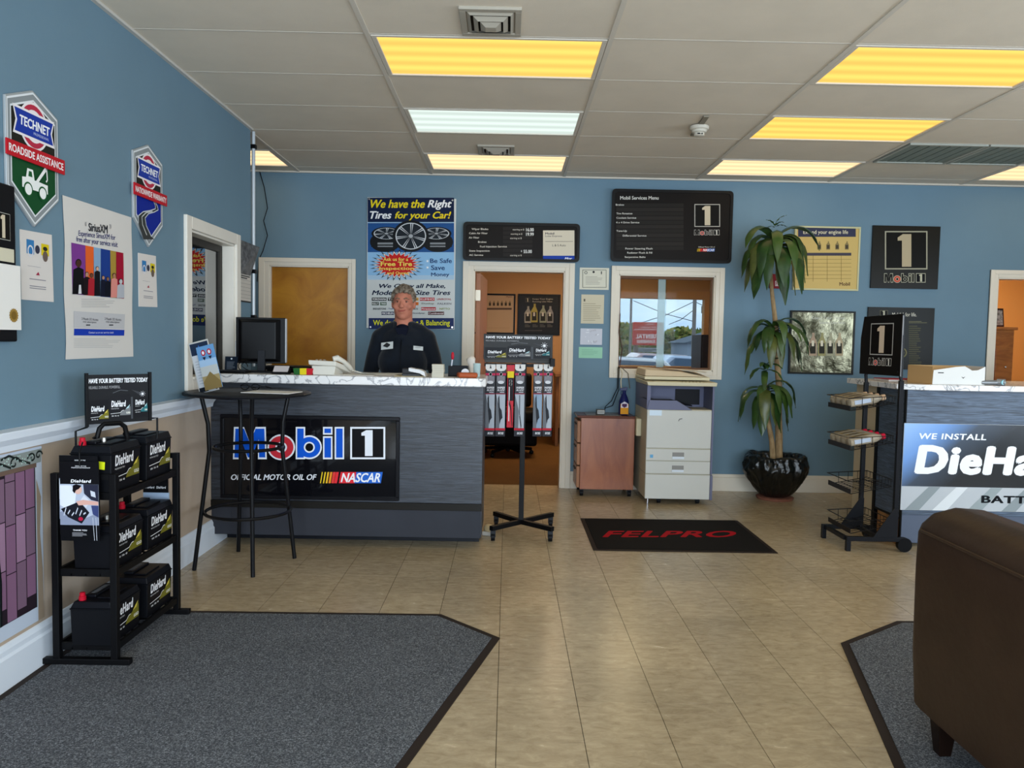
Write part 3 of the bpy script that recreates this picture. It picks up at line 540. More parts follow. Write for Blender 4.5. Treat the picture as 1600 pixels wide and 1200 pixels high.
# ================================================================== BACK WALL BOARDS
def board_y(name, label, cat, corners, Y, d, m, rough=.5, bevel=.002, wall=BW, group=None):
    (x0, y0), (x1, y1) = corners; a = YP(x0, y0, Y); c = YP(x1, y1, Y); t = thing(name, ((a[0]+c[0])/2, wall, min(a[1], c[1])), label, cat, group)
    B().box(a[0], Y, c[1], c[0], Y+d, a[1], m).make('board', t, bevel)
    return t, Pr(frY(Y), lambda x, y: YP(x, y, Y), rough), a, c
def wheel(p, cx, cy, r, ry, L, n=8):
    p.ell(cx, cy, r*1.18, ry*1.18, '17181A', L); p.ell(cx, cy, r, ry, 'C4C8CC', L+1); p.ell(cx, cy, r*.93, ry*.93, '20262C', L+2)
    for i in range(n):
        t_ = 2*pi*i/n+.3
        for s in (-.07, .07): p.poly([(cx+r*.1*cos(t_+s*5), cy+ry*.1*sin(t_+s*5)), (cx+r*.95*cos(t_+s-.035), cy+ry*.95*sin(t_+s-.035)), (cx+r*.95*cos(t_+s+.035), cy+ry*.95*sin(t_+s+.035))], 'D0D4D8', L+3)
    p.ell(cx, cy, r*.14, ry*.14, 'A8ACB0', L+4)
def burst(cx, cy, rx, ry, n, k): return [(cx+(rx if i % 2 == 0 else rx*k)*cos(2*pi*i/(2*n)), cy+(ry if i % 2 == 0 else ry*k)*sin(2*pi*i/(2*n))) for i in range(2*n)]
t, p, a, c = board_y('tire_banner', 'tall blue and white tire banner hanging behind the man', 'banner', ((574, 308), (710, 515)), BW-.012, .004, mat('C9CDCB', .35, bump=.3, bs=4), .35)
p.rect(574.5, 309, 709.5, 347, '14203E', 1); p.rect(574.5, 347, 709.5, 348.2, '8FB6D8', 2); p.rect(574.5, 348.5, 709.5, 394, '23508A', 1); p.rect(574.5, 394, 709.5, 430, '8DBBE0', 1); p.rect(574.5, 430, 709.5, 437, 'A9C6DC', 1)
p.rect(576, 497, 709, 514, '1B2A5A', 1)
p.text('We have the', 579, 325, 664, 312, 'E8D020', 3, .03, .28); p.text('Right', 668, 328, 706, 312.5, 'F0F0F0', 3, .03, .28); p.text('Tires', 578, 342, 612, 330, 'F0F0F0', 3, .03, .28); p.text('for your Car!', 617, 345, 705, 330.5, 'E8D020', 3, .03, .28)
for cx in (602, 684):
    p.ell(cx, 378, 24, 16, '17181A', 2); p.rect(cx-22, 374, cx+22, 386, '17181A', 3); p.rect(cx-12, 379, cx+12, 382, '84888C', 4); p.rect(cx-12, 384, cx+12, 386, '84888C', 4)
for cx in (604, 682): wheel(p, cx, 365, 20, 9, 4, 7)
wheel(p, 642, 369, 24, 21, 9, 7)
p.poly(burst(620, 414, 43, 25, 26, .62), '101010', 15); p.poly(burst(620, 414, 37, 21.5, 26, .72), 'F0E8E0', 16); p.poly(burst(620, 414, 33, 19, 26, .78), 'C4201E', 17)
p.text('Ask us for a', 599, 408, 638, 402.5, 'F0D860', 18, .02); p.text('Free Tire', 595, 416, 644, 409, 'F0D860', 18, .03); p.text('Inspection', 593, 423.5, 647, 417, 'F0D860', 18, .02); p.text('and Quote!', 605, 429.5, 640, 424.5, 'F0D860', 18, .02)
p.text('Be Safe', 672, 411, 706, 404, '1E3A6A', 3, .02); p.text('Save', 673.5, 422, 695, 414.5, '1E3A6A', 3, .02); p.text('Money', 673.5, 433.5, 702, 426, '1E3A6A', 3, .02)
for y in (408, 418): p.poly(burst(668, y, 2.6, 2.6, 5, .4), 'F4F4F4', 3)
p.text('We Carry all Make,', 592.5, 452, 696, 443.5, '16223E', 3, .03, .25); p.text('Models and Size Tires', 581, 461, 704, 453.5, '16223E', 3, .03, .25)
br = [('YOKOHAMA', 581, 604, 465, 'F0F0F0', '1A1A1A'), ('TIRES', 606, 622, 465, 'F0F0F0', '1A1A1A'), ('PIRELLI', 642, 654, 465, '3A2A1A', 'D8A050'), ('KUMHO', 656, 679, 465, 'F0E0E0', 'B02028'), ('UNIROYAL', 682, 706, 465, 'A02028', None),
 ('KELLY', 581, 592, 472, 'E0E0E0', '3A4A3A'), ('TIRES', 594, 604, 472, 'E0E0E0', '3A5A3A'), ('TIRES', 644, 654, 472, 'B03010', 'E08030'), ('Dunlop', 658, 679, 472, '6A6450', None), ('FALKEN', 683, 706, 472, '6A6A70', None),
 ('BRIDGESTONE', 582, 604, 480, '2A2A2A', None), ('Toyo', 606, 616, 480, '2A2A7A', None), ('HANKOOK', 643, 654, 480, '3A3A3A', None), ('Firestone', 658, 681, 480, 'F0E0E0', 'B0202A'), ('NITTO', 686, 704, 480, '7A8A20', None),
 ('MICHELIN', 596, 616, 487, 'F0F0F0', '2A3050'), ('Goodyear', 644, 665, 487, '3A3A50', None), ('Continental', 669, 694, 487, 'E0D0D0', '4A1A1A')]
for s, x0, x1, y, fg, bgc in br:
    if bgc: p.rect(x0, y, x1, y+5, bgc, 2)
    p.text(s, x0+.8, y+4, x1-.8, y+1, fg, 3, .02)
p.text('We do Mounting & Balancing', 583, 511, 703, 500, 'E0E020', 3, .02); p.done('lettering', t)
b = B()
for q in ((577, 311), (707, 313), (579, 511), (706.5, 511.5)): u = YP(q[0], q[1], BW-.014); b.cyl((u[0], BW-.003, u[1]), (u[0], BW-.016, u[1]), .008, CHROME)
b.make('grommet', t)
def menu(name, label, cn, px, Y=BW-.05):
    (x0, y0), (x1, y1) = cn; a = YP(x0, y0, Y); c = YP(x1, y1, Y); t = thing(name, ((a[0]+c[0])/2, BW, c[1]), label, 'menu board', 'black menu boards')
    DKB = mat('161412', .4); B().box(a[0]+.02, Y+.01, c[1]+.01, c[0]-.02, BW-.001, a[1]-.01, mat('0E0D0D', .4)).make('backing', t)
    r = .035; pts = []
    for cx, cz_, s0 in ((c[0]-r, a[1]-r, 0), (a[0]+r, a[1]-r, 1), (a[0]+r, c[1]+r, 2), (c[0]-r, c[1]+r, 3)):
        for k in range(5): th = pi/2*(s0+k/4); pts.append((cx+r*cos(th), cz_+r*sin(th)))
    ins = [((x-(a[0]+c[0])/2)*(1-.05/(c[0]-a[0]))+(a[0]+c[0])/2, (z-(a[1]+c[1])/2)*(1-.05/(a[1]-c[1]))+(a[1]+c[1])/2) for x, z in pts]
    n = len(pts); M_ = frY(Y); b = B(); vs = [(x, z, 0) for x, z in pts]+[(x, z, .012) for x, z in pts]+[(x, z, .012) for x, z in ins]+[(x, z, .003) for x, z in ins]
    fs = [(k*n+i, k*n+(i+1) % n, (k+1)*n+(i+1) % n, (k+1)*n+i) for k in range(3) for i in range(n)]+[tuple(range(n))[::-1]]
    b.add(vs, fs, DKB, M_).make('frame', t, smooth=True); B().prism(ins, -.002, .003, mat('1A1613', .4, spec=.08), M_).make('face_panel', t)
    return t, Pr(frY(Y-.003), lambda x, y: YP(x, y, Y-.003), .4)
t, p = menu('menu_board', 'smaller black menu board above the open doorway', ((724, 346.5), (905, 410)), 0)
for i in range(7): p.rect(732+.0, 0, 732, 0, '2A2623', 1) if 0 else p.rect(786, 354.5+i*6.8, 832, 360+i*6.8, '26221F', 1)
for s, x0, x1, y in (('Wiper Blades', 737, 763, 358.5), ('Cabin Air Filter', 733, 762, 365), ('Air Filter', 732.5, 749, 371.8), ('Brakes', 747, 760, 378.6), ('Fuel Injection Service', 750, 792, 385.8), ('State Inspection', 733, 765, 392.4), ('AC Service', 733, 755, 399)):
    p.text(s, x0, y+1.8, x1, y-2, 'D8D2C6', 2, .015, ref='Wg')
for y, x in ((359, 801), (365.8, 798), (372.5, 797), (399.3, 797)): p.text('starting at $', x, y+1.8, x+18, y-1.6, 'C8C2B6', 2, .01, ref='Wg')
for s, x0, x1, y in (('16.00', 822, 834, 359), ('19.99', 822, 834, 366), ('55.00', 818, 831, 393)): p.text(s, x0, y+2.6, x1, y-2.6, 'E8E8E4', 2, .02)
p.text('$', 814, 394, 815.6, 391, 'E8E8E4', 2); p.rect(848.5, 360, 897.5, 399.5, 'D6CDB8', 1); p.rect(848.5, 399.5, 897.5, 407, '1C3FA0', 1); p.rect(852, 377, 895, 377.6, '6A665C', 2)
p.text('Mobil', 852, 366.5, 866, 363.3, '2A2A40', 2, .02); p.text('Lube Express', 852, 371, 878, 367.6, '2A2A40', 2, ref='Wg'); p.text('L & S Auto', 863, 385, 884, 381.5, '2A2A2A', 2); p.text('Mor', 882, 406, 894, 402, 'F0F0F4', 2, .03, .3); p.done('lettering', t)
t, p = menu('menu_board', 'large black menu board above the interior window', ((956.5, 295), (1142, 412)), 0)
for i in range(11): y = 319+i*6.7; p.rect(963, y-1.2, 1068, y+4.6, '2B2723' if i % 2 else '26231F', 1)
p.text('Mobil Services Menu', 969, 312, 1029, 306.5, 'DAD6CC', 2, .02, ref='Mb')
for s, x0, x1, y in (('Brakes', 962, 975, 320.5), ('Tire Rotation', 963, 988, 334.2), ('Coolant Service', 963, 994, 341), ('4 x 4 Drive Service', 962.5, 999, 348.2), ('Tune-Up', 963, 979.5, 361.4), ('Differential Service', 973, 1010, 368.8), ('Power Steering Flush', 977, 1019.5, 389), ('Radiator Flush & Fill', 980, 1019, 395.5), ('Serpentine Belts', 976, 1008.5, 402.2)):
    p.text(s, x0, y+1.7, x1, y-2, 'D8D4CA', 2, .015, ref='Wg')
one_logo(p, 1085, 354.5, 1125, 319, 2); mobil(p, 1084.5, 367.5, 1124, 359, 2, '1E1B18', 'CFCBC2', 'C84A40', .02); p.text('Official Motor Oil of', 1091, 387, 1117, 385, 'D0CCC0', 2, .01); nascar(p, 1089, 393, 1117, 388.5, 2); p.done('lettering', t)
# papers on the wall beside the window
def sheet_y(name, label, cn, h, art, cat='paper', group='papers on the back wall', rough=.6, d=.002):
    t, p, a, c = board_y(name, label, cat, cn, BW-.004, d, mat(h, rough), rough, 0, group=group); art(p); p.done('printing', t); return t
def art(p): p.frame(910, 421.5, 947.5, 449.5, .8, '6A6A60', 2); p.ring(915.5, 426, 2.4, 2.4, .8, '3A3A3A', 2, 14); p.ell(927.5, 425, 1.8, 1.8, '3A3A3A', 2); p.rect(939, 424, 940.5, 428.5, '3A3A3A', 2); p.lines(915, 432, 943, 446, 6, 'A8A496', 2, .3)
sheet_y('certificate', 'bordered certificate taped at the top of the column of papers', ((906, 418), (951, 453)), 'D9D6C4', art)
def art(p): p.rect(912, 467, 914.5, 471, '6A6458', 2); p.lines(911, 474, 941, 503, 9, 'B0A68E', 2, .35)
sheet_y('typed_notice', 'cream typed notice below the certificate', ((908.5, 460), (943, 506)), 'CFC6AC', art)
def art(p):
    r = random.Random(3)
    for i in range(14): x, y = r.uniform(909, 934), r.uniform(515, 535); p.line([(x, y), (x+r.uniform(-3, 5), y+r.uniform(-4, 4))], .9, ('E6E8EC', 'A9A6AC')[i % 2], 2+i)
sheet_y('plastic_sleeve', 'crumpled clear plastic sleeve above the green slip', ((907, 513), (940.5, 539)), 'B9BAC2', art, rough=.15)
def art(p): p.lines(909, 546, 936, 556, 4, '8FC0A4', 2, .4)
sheet_y('green_slip', 'pale green slip of paper at the bottom of the column', ((904.5, 542), (941, 560)), '9CCFB2', art)
# posters on the right
def bottle_art(p, x, yb, w, h, L, body='8A8A88', lab='2A2A2A'):
    p.poly([(x, yb), (x+w, yb), (x+w, yb-h*.6), (x+w*.72, yb-h*.85), (x+w*.72, yb-h), (x+w*.42, yb-h), (x+w*.42, yb-h*.85), (x, yb-h*.6)], body, L); p.rect(x+w*.15, yb-h*.1, x+w*.85, yb-h*.55, lab, L+1)
def poster(name, lab, cn, h, art, rough=.5, frame=None, d=.01):
    t, p, a, c = board_y(name, lab, 'poster', cn, BW-.02, d+.008, mat(h, rough) if isinstance(h, str) else h, rough, 0)
    if frame:
        b = B()
        for q in ((a[0]-.004, a[1]-.012, c[0]+.004, a[1]+.004), (a[0]-.004, c[1]-.004, c[0]+.004, c[1]+.012), (a[0]-.004, c[1]+.012, a[0]+.012, a[1]-.012), (c[0]-.012, c[1]+.012, c[0]+.004, a[1]-.012)): b.box(q[0], BW-.028, q[1], q[2], BW-.001, q[3], frame)
        b.make('frame', t, .002)
    art(p); p.done('printing', t); return t
def art(p):
    p.rect(1247, 355, 1337, 370, '3A3C52', 2); p.text('Extend your engine life', 1255, 367.5, 1325, 359.5, 'E0D8B8', 3, .01); 
    for x in (1277, 1291, 1305, 1320): bottle_art(p, x, 390, 6, 13, 2, '8A7A50', '4A4234')
    p.rect(1243, 395, 1330, 399.5, '4A4650', 2)
    for i in range(6): p.rect(1243, 405+i*6, 1330, 405.5+i*6, '8A7440', 2)
    for x in (1270, 1292, 1314): p.rect(x, 399, x+.6, 440, '8A7440', 2)
    p.text('Mobil', 1311.5, 446.5, 1328, 441, '5A3A2A', 2, .02)
poster('engine_poster', 'yellow poster in a pale frame partly covered by plant leaves', ((1243, 353.5), (1340, 454)), 'CDB06A', art, .35, mat('C8C49A', .4))
def art(p): one_logo(p, 1382.5, 421, 1449, 361, 2, 'A8A48E', 'B8A888'); mobil(p, 1381, 441.5, 1446, 427, 2, '1E1C16', 'BEBAA2', 'C8503A', .02)
poster('oil_poster', 'square black poster with one large pale numeral above its row', ((1364.5, 352), (1465, 452)), '1B1913', art, .3)
crk = mat('3A3828', .2, .7, var=.3, vs=9, bump=1.0, bs=7, h2='8C8870')
def art(p):
    p.text('Keeps Your Engine', 1268, 500.5, 1320, 494, 'D6D8C8', 2); p.text('Running Like New', 1280, 507.5, 1320, 502, 'D6D8C8', 2)
    for k, x in enumerate((1264, 1278, 1291, 1305)): bottle_art(p, x, 556, 12, 36, 2, ('B09880', '9C9668', 'A8A68A', 'B8A888')[k], '2E2C22'); p.text('1', x+4, 541, x+8, 532, 'E0D8C0', 4, .04)
    for x in (1266, 1286, 1304): p.lines(x, 560, x+12, 568, 3, '9A9880', 2, .3)
poster('crinkled_poster', 'silvery crinkled plastic wrapped poster beside the plant', ((1236, 485.5), (1332, 585)), crk, art, .3, mat('22221E', .3), .004)
def art(p):
    one_logo(p, 1375, 493, 1387, 485, 2, '8A886A', 'B8B49C'); p.text('Mobil 1 for life.', 1394, 494.5, 1432, 488.5, 'D0CCBC', 2, .01); p.lines(1420, 502, 1450, 506, 2, '8A8660', 2, .3)
    p.lines(1420, 509, 1440, 575, 20, '55533A', 2, .45); p.ring(1409, 551, 8, 8, 2, '77744E', 2, 24); p.ring(1409, 551, 4, 4, 2, '77744E', 2, 18)
poster('oil_life_poster', 'square black poster with small green print behind the oil rack sign', ((1357, 479.5), (1456, 578)), '181812', art, .3)
t, p, a, c = board_y('alarm_sign', 'small dark red wall sign half behind the plant stem', 'sign', ((1203, 428), (1226, 451)), BW-.012, .01, mat('7E1620', .4), .4)
p.rect(1211, 439, 1224, 447, 'D8C8C8', 2); p.text('FIRE', 1212, 446, 1223, 440, '7E1620', 3, .02); p.done('printing', t)
# ================================================================== LEFT WALL
def board_x(name, label, cat, cn, d=.003, m=None, X=LX, rough=.5, pts=None):
    Xf = X+d; 
    if pts: q = [XP(x, y, Xf) for x, y in pts]
    else: (x0, y0), (x1, y1) = cn; a = XP(x0, y0, Xf); c = XP(x1, y1, Xf); q = [(a[0], c[1]), (c[0], c[1]), (c[0], a[1]), (a[0], a[1])]
    t = thing(name, (X, sum(u[0] for u in q)/len(q), min(u[1] for u in q)), label, cat)
    ar = sum(q[i][0]*q[(i+1) % len(q)][1]-q[(i+1) % len(q)][0]*q[i][1] for i in range(len(q)))
    if ar < 0: q = q[::-1]
    B().prism(q, -d+.0008, 0, m or PAPER, frX(Xf)).make('sheet', t); return t, q, Xf
def shield(label, y0, y1, zb, zt, lower, ribbon, kind):
    c = (y0+y1)/2; s = (zt-zb); w = y1-y0; t = thing('shop_shield', (LX, c, zb), label, 'shop sign', 'shield shaped shop signs')
    out = [(c, zb), (y1, zb+s*.245), (y1, zt-s*.125), (c, zt), (y0, zt-s*.125), (y0, zb+s*.245)]
    B().prism(out, .001, .012, mat('A9AEB0', .35, .3), frX(LX)).make('shield_plate', t, .002)
    p = Pr(frX(LX+.012), None, .35, 0)
    sc = lambda k, dy=0: [(c+(a-c)*k, (zb+zt)/2+(b-(zb+zt)/2)*k) for a, b in out]
    p.poly(sc(.97), 'E0E4E6', 1); p.poly(sc(.94), '8A9092', 2); p.poly(sc(.86), 'E0E4E6', 3); P6 = sc(.83); zm = zb+s*.51
    p.poly([P6[5], P6[4], P6[3], P6[2], P6[1], (P6[1][0], zm), (P6[5][0], zm)], '24241F', 4)
    p.poly([P6[0], P6[1], (P6[1][0], zm), (P6[5][0], zm), P6[5]], lower, 5)
    zc = zb+s*.735; R = w*.25
    p.ell(c, zc, R*1.12, R*1.12, 'ECE6E6', 6); p.ell(c, zc, R, R, 'B83048', 7); p.ell(c, zc, R*.76, R*.76, 'ECE6E6', 8)
    hh = R*.56; p.poly([(y0+w*.1, zc-hh*1.15), (y0+w*.15, zc), (y0+w*.1, zc+hh*1.15), (y1-w*.1, zc+hh*1.15), (y1-w*.15, zc), (y1-w*.1, zc-hh*1.15)], 'ECE6E6', 9)
    p.poly([(y0+w*.13, zc-hh*.95), (y0+w*.18, zc), (y0+w*.13, zc+hh*.95), (y1-w*.13, zc+hh*.95), (y1-w*.18, zc), (y1-w*.13, zc-hh*.95)], '1E3A9C', 10)
    p.text('TECHNET', y0+w*.22, zc-hh*.3, y1-w*.2, zc+hh*.5, 'F0F0F4', 11, .035, .08); p.text('PROFESSIONAL', y0+w*.48, zc-hh*.7, y1-w*.22, zc-hh*.48, 'C8D0F0', 11)
    if kind == 'truck':
        z = zb+s*.30; X = lambda k: c+w*k*.9; Z = lambda k: z+w*k*.9
        p.poly([(X(-.28), Z(-.06)), (X(.27), Z(-.06)), (X(.27), Z(.06)), (X(.22), Z(.06)), (X(.06), Z(.07)), (X(-.02), Z(.07)), (X(-.05), Z(.2)), (X(-.17), Z(.2)), (X(-.2), Z(.08)), (X(-.28), Z(.07))], 'ECEEEA', 11)
        p.poly([(X(.0), Z(.06)), (X(.06), Z(.06)), (X(.26), Z(.27)), (X(.22), Z(.3))], 'ECEEEA', 12); p.line([(X(.245), Z(.28)), (X(.26), Z(.13)), (X(.23), Z(.1))], w*.02, 'ECEEEA', 12)
        for k in (-.16, .15): p.ell(X(k), Z(-.07), w*.085, w*.085, '1F5A30', 13); p.ell(X(k), Z(-.07), w*.065, w*.065, 'ECEEEA', 14)
        p.poly([(X(-.155), Z(.1)), (X(-.07), Z(.1)), (X(-.085), Z(.17)), (X(-.14), Z(.17))], '1F5A30', 13)
    else:
        ps = [(.12, .52), (.24, .46), (.26, .42), (.1, .38), (-.12, .34), (-.26, .28), (-.24, .2), (-.1, .1), (-.02, .0)]; wd = [.02, .035, .05, .07, .09, .11, .13, .16, .19]
        L_ = [(c+w*(a-b_), zb+s*(.02+k*.9)) for (a, k), b_ in zip(ps, wd)]; R_ = [(c+w*(a+b_), zb+s*(.02+k*.9)) for (a, k), b_ in zip(ps, wd)]
        for l0, l1, r0, r1 in zip(L_, L_[1:], R_, R_[1:]):
            l1 = (l1[0], max(l1[1], zb+s*.06)); r1 = (r1[0], max(r1[1], zb+s*.09)); p.poly([l0, r0, r1, l1], '3A3C3A', 7)
        p.line(R_[:8], w*.015, 'D0D4D8', 8); p.line(L_[:7], w*.015, 'D0D4D8', 8); p.line([((l[0]+r[0])/2, (l[1]+r[1])/2) for l, r in zip(L_, R_)][3:8], w*.018, 'C8CCC8', 9)
    p.done('artwork', t)
    b = B(); zr = zb+s*.512; hb = s*.056; b.prism([(y0-.022, zr-hb), (y1+.02, zr-hb), (y1+.02, zr+hb), (y0-.022, zr+hb)], .014+EPS*16, .02+EPS*16, mat('B81826', .4), frX(LX)); rb = b.make('ribbon', t, .001)
    p = Pr(frX(LX+.02+EPS*16), None, .4, 0); p.text(ribbon, y0-.01, zr-hb*.5, y1+.008, zr+hb*.5, 'F0E8E8', 1, .03); p.done('lettering', rb)
shield('large green and black shop shield with a white tow truck', 2.955, 3.292, 1.80, 2.337, '174A28', 'ROADSIDE ASSISTANCE', 'truck')
shield('smaller blue and black shop shield with a winding road', 3.94, 4.27, 1.837, 2.371, '14288C', 'NATIONWIDE WARRANTY', 'road')
# large radio poster: a curling sheet
t = thing('radio_poster', (LX, 3.64, 1.26), 'large white poster with rainbow panels of people on the left wall', 'poster')
b = B(); vs = []; n = 10; y0, y1, z0, z1 = 3.338, 3.937, 1.262, 1.965
def cv(v): return .006+.010*sin(v*pi*2.2)**2
for i in range(n+1):
    for yy in (y0+.006*sin(i*1.1), y1+.004*cos(i)): vs.append((LX+.004, yy, z0+(z1-z0)*i/n))
b.add(vs, [(2*i, 2*i+1, 2*i+3, 2*i+2) for i in range(n)], mat('D6D2CC', .6)).make('sheet', t, smooth=True)
p = Pr(frX(LX+.0045), lambda x, y: XP(x, y, LX+.0045), .6, 0)
p.text('SiriusXM', 138, 361, 168, 348, '2A2A30', 2, .03, skew=4); p.text('Experience SiriusXM for', 122.5, 371, 180, 360, '2A2A6A', 2, .01, skew=7, ref='Xp'); p.text('free after your service visit', 119, 380, 183.5, 369, '2A2A6A', 2, .01, skew=9, ref='Xp')
for s in (-1, 1):
    for k in (1, 2): p.ring(153+s*(15+k*1.5), 352+s*2, 2.5, 5, .5, '6A6A70', 2, 10, (-.8 if s > 0 else pi-.8), (.8 if s > 0 else pi+.8))
strips = [(111, 133, '7A3C8C'), (133, 146, 'E2622A'), (146, 157, '86A6C4'), (157, 172, '1E3C86'), (172, 181, 'A88A3A'), (181, 192.5, '9E1430')]
ytp = lambda x: 379+(x-111)*.2; ybt = lambda x: 459.5+(x-113)*.09
for x0, x1, c_ in strips: p.poly([(x0+(2 if x0 == 111 else 0), ybt(x0)), (x1+1, ybt(x1)), (x1, ytp(x1)), (x0, ytp(x0))], c_, 2)
for i, (x, y, w_, sk, cl) in enumerate([(122, 412, 5, '4A2E22', '101014'), (135, 429, 3, 'B88A70', '1A1216'), (142, 431, 3, '6A4232', 'A82430'), (151, 420, 2.6, 'D0A890', '14141A'), (160, 434, 2.4, 'B88A70', '14182A'), (167, 436, 2.4, '8A6248', '101420'), (177, 431, 3, 'A87858', 'D88A80'), (187, 440, 3.2, 'C0C0C4', 'B0B4BC')]):
    p.poly([(x-w_*1.9, ybt(x)-.6), (x-w_*1.6, y+w_*1.8), (x, y+w_), (x+w_*1.6, y+w_*1.8), (x+w_*1.7, ybt(x)-.6)], cl, 4+i); p.ell(x, y-w_*.25, w_*.95, w_*1.25, '17120F', 4+i); p.ell(x, y, w_*.8, w_*1.15, sk, 5+i)
p.poly([(120, 459), (121, 445), (124, 445), (125, 459)], 'D8D8DC', 14)
p.lines(127, 467, 182, 482, 5, 'A8A6A4', 2, .25); p.poly([(115, 512), (115, 486), (195, 491), (194, 514)], 'BEBEC0', 2)
for x in (127, 163): p.text('3 Month 3/3 Access', x, 500, x+26, 496, '4A4A50', 3, .01, skew=1.5, ref='Mh'); p.text('trial subscription', x+2, 505, x+23, 501, '4A4A50', 3, .01, skew=1); p.lines(x+7, 507, x+17, 510, 1, '3A3A40', 3, .6)
p.poly([(115, 524), (115.5, 513.5), (194, 515.5), (193.5, 524.5)], '1E3CA8', 3); p.text('Contact us at our service desk', 138, 521, 177, 518, 'D8DCF0', 4); p.lines(115, 529, 192, 545, 6, 'B4B2B0', 2, .25); p.done('printing', t)
def sheet_x(label, pts, s):
    t, q, Xf = board_x('flyer', label, 'paper', None, .003, mat('D8D2CC', .6), pts=pts)
    t['group'] = 'white flyers on the left wall'
    p = Pr(frX(Xf), None, .6, 0); y0 = min(u[0] for u in q); y1 = max(u[0] for u in q); z0 = min(u[1] for u in q); z1 = max(u[1] for u in q); w = y1-y0; h = z1-z0; Y = lambda k: y0+w*k; Z = lambda k: z0+h*k
    p.rect(Y(.18), Z(.86), Y(.4), Z(.66), '3A7AB0', 2); p.ring(Y(.29), Z(.7), w*.09, w*.11, w*.03, 'D8D8DC', 3, 16); p.rect(Y(.62), Z(.84), Y(.86), Z(.67), 'D6C020', 2); p.ell(Y(.74), Z(.66), w*.08, w*.1, '6A5A50', 3); p.ell(Y(.74), Z(.77), w*.07, w*.04, '2A2A20', 3); p.ell(Y(.5), Z(.74), w*.07, w*.08, '3A3A4A', 3)
    p.lines(Y(.2), Z(.49), Y(.8), Z(.485), 1, '8A8890', 2, .8); p.poly([(Y(.44), Z(.37)), (Y(.56), Z(.37)), (Y(.52), Z(.42))], 'A03048', 2)
    for z in (.3, .2, .17): p.rect(Y(.25), Z(z), Y(.75), Z(z+.012), '8A8890', 2)
    p.done('printing', t)
sheet_x('white flyer with blue and yellow marks below the tow truck shield', [(31, 358), (81, 367), (84, 472), (34, 468)], 1)
sheet_x('white flyer with blue and yellow marks below the winding road shield', [(216, 395), (243.5, 400), (246, 480), (217, 479)], 2)
t = thing('license_board', (LX, 2.7, 1.35), 'tall black framed board at the left edge of the photo', 'notice board')
B().box(LX+.001, 2.42, 1.34, LX+.03, 2.975, 1.93, BLKP).make('board', t, .006)
p = Pr(frX(LX+.03), None, .5, 0); one_logo(p, 2.86, 1.72, 2.94, 1.82, 2, 'A8A8A0'); p.rect(2.74, 1.64, 2.96, 1.69, 'CEC8B0', 2); p.done('printing', t)
t = thing('certificate', (LX, 2.9, 1.38), 'white certificate with a gold seal hanging over the black board', 'paper'); B().box(LX+.034, 2.56, 1.385, LX+.038, 2.985, 1.63, PAPER).make('sheet', t)
p = Pr(frX(LX+.038), None, .5, 0); p.poly(burst(2.94, 1.44, .028, .028, 16, .85), '9A7A3A', 2); p.ell(2.94, 1.44, .016, .016, '7A5E2A', 3); p.lines(2.6, 1.5, 2.85, 1.6, 6, 'A8A6A2', 2, .25); p.done('printing', t)
# calendar
t = thing('wall_calendar', (LX, 5.62, 1.62), 'grey photo wall calendar right of the pass-through window', 'calendar')
B().box(LX+.001, 5.495, 1.63, LX+.006, 5.735, 1.83, mat('CFC8BE', .6)).make('date_page', t)
b = B(); b.add([(LX+.006, 5.495, 1.82), (LX+.006, 5.72, 1.82), (LX+.05, 5.80, 2.04), (LX+.004, 5.495, 2.06)], [(0, 1, 2, 3)], mat('5A5A5A', .3, var=.6, vs=25)).make('photo_page', t)
p = Pr(frX(LX+.006), None, .6, 0)
for i in range(6): p.rect(5.51, 1.65+i*.026, 5.73, 1.652+i*.026, '8A8880', 1)
for i in range(8): p.rect(5.51+i*.031, 1.65, 5.512+i*.031, 1.78, '8A8880', 2)
p.lines(5.52, 1.79, 5.72, 1.82, 2, '4A4A4A', 2, .6); p.done('printing', t); B().box(LX+.001, 5.495, 1.622, LX+.007, 5.735, 1.632, BLK).make('edge_strip', t)
# pole and cable at the corner
t = thing('conduit_pole', (-1.86, 5.80, 1.14), 'thin white conduit pole beside the corner of the left wall', 'pole')
a = YP(396, 215, 5.8); c = YP(401, 496, 5.8)
B().cyl((a[0], 5.80, 1.15), (a[0], 5.80, ZC-.005), .013, mat('C2C8CC', .35, .2), 14).make('pole', t, smooth=True)
for z in (2.78, 1.86, 1.52): B().box(a[0]-.02, 5.78, z-.015, a[0]+.02, 5.82, z+.015, BLK).make('clamp', t, .003)
t = thing('hanging_cable', (-2.2, 6.6, 1.9), 'thin black cable hanging beside the brown door', 'cable')
pts = [(*YP(x, y, 7.165),) for x, y in ((404, 262), (413, 293), (418, 325), (412, 345), (418, 368), (411, 392), (405, 405), (402, 440))]
B().tube([(u[0], 7.165, u[1]) for u in pts], .004, BLK, 6).make('cord', t, smooth=True)
# mural of a building painted on the wainscot
t = thing('wall_mural', (LX, 2.8, .18), 'painted building mural with purple bricks on the lower left wall', 'mural')
B().box(LX+.0004, 2.2, .19, LX+.0022, 3.16, .91, mat('C4CEDC', .6)).make('painted_ground', t)
p = Pr(frX(LX+.0022), None, .6, 0); r = random.Random(2)
p.poly([(3.12, .19), (3.16, .19), (3.155, .4), (3.14, .55), (3.15, .7), (3.12, .78)], 'A3907A', 1)
cols = [2.55+.062*i for i in range(9)]
p.rect(2.548, .25, 3.112, .84, '2A2028', 1)
for i, y in enumerate(cols):
    z = .25+.03*(i % 3)
    while z < .82:
        h_ = r.choice((.15, .17, .19)); p.rect(y+.002, z, y+.06, min(.835, z+h_-.004), ('8E6A84', '9A7890', '84607A', '7C6074')[r.randrange(4)], 2); z += h_
    p.rect(y, .25, y+.0022, .835, '241C24', 3)
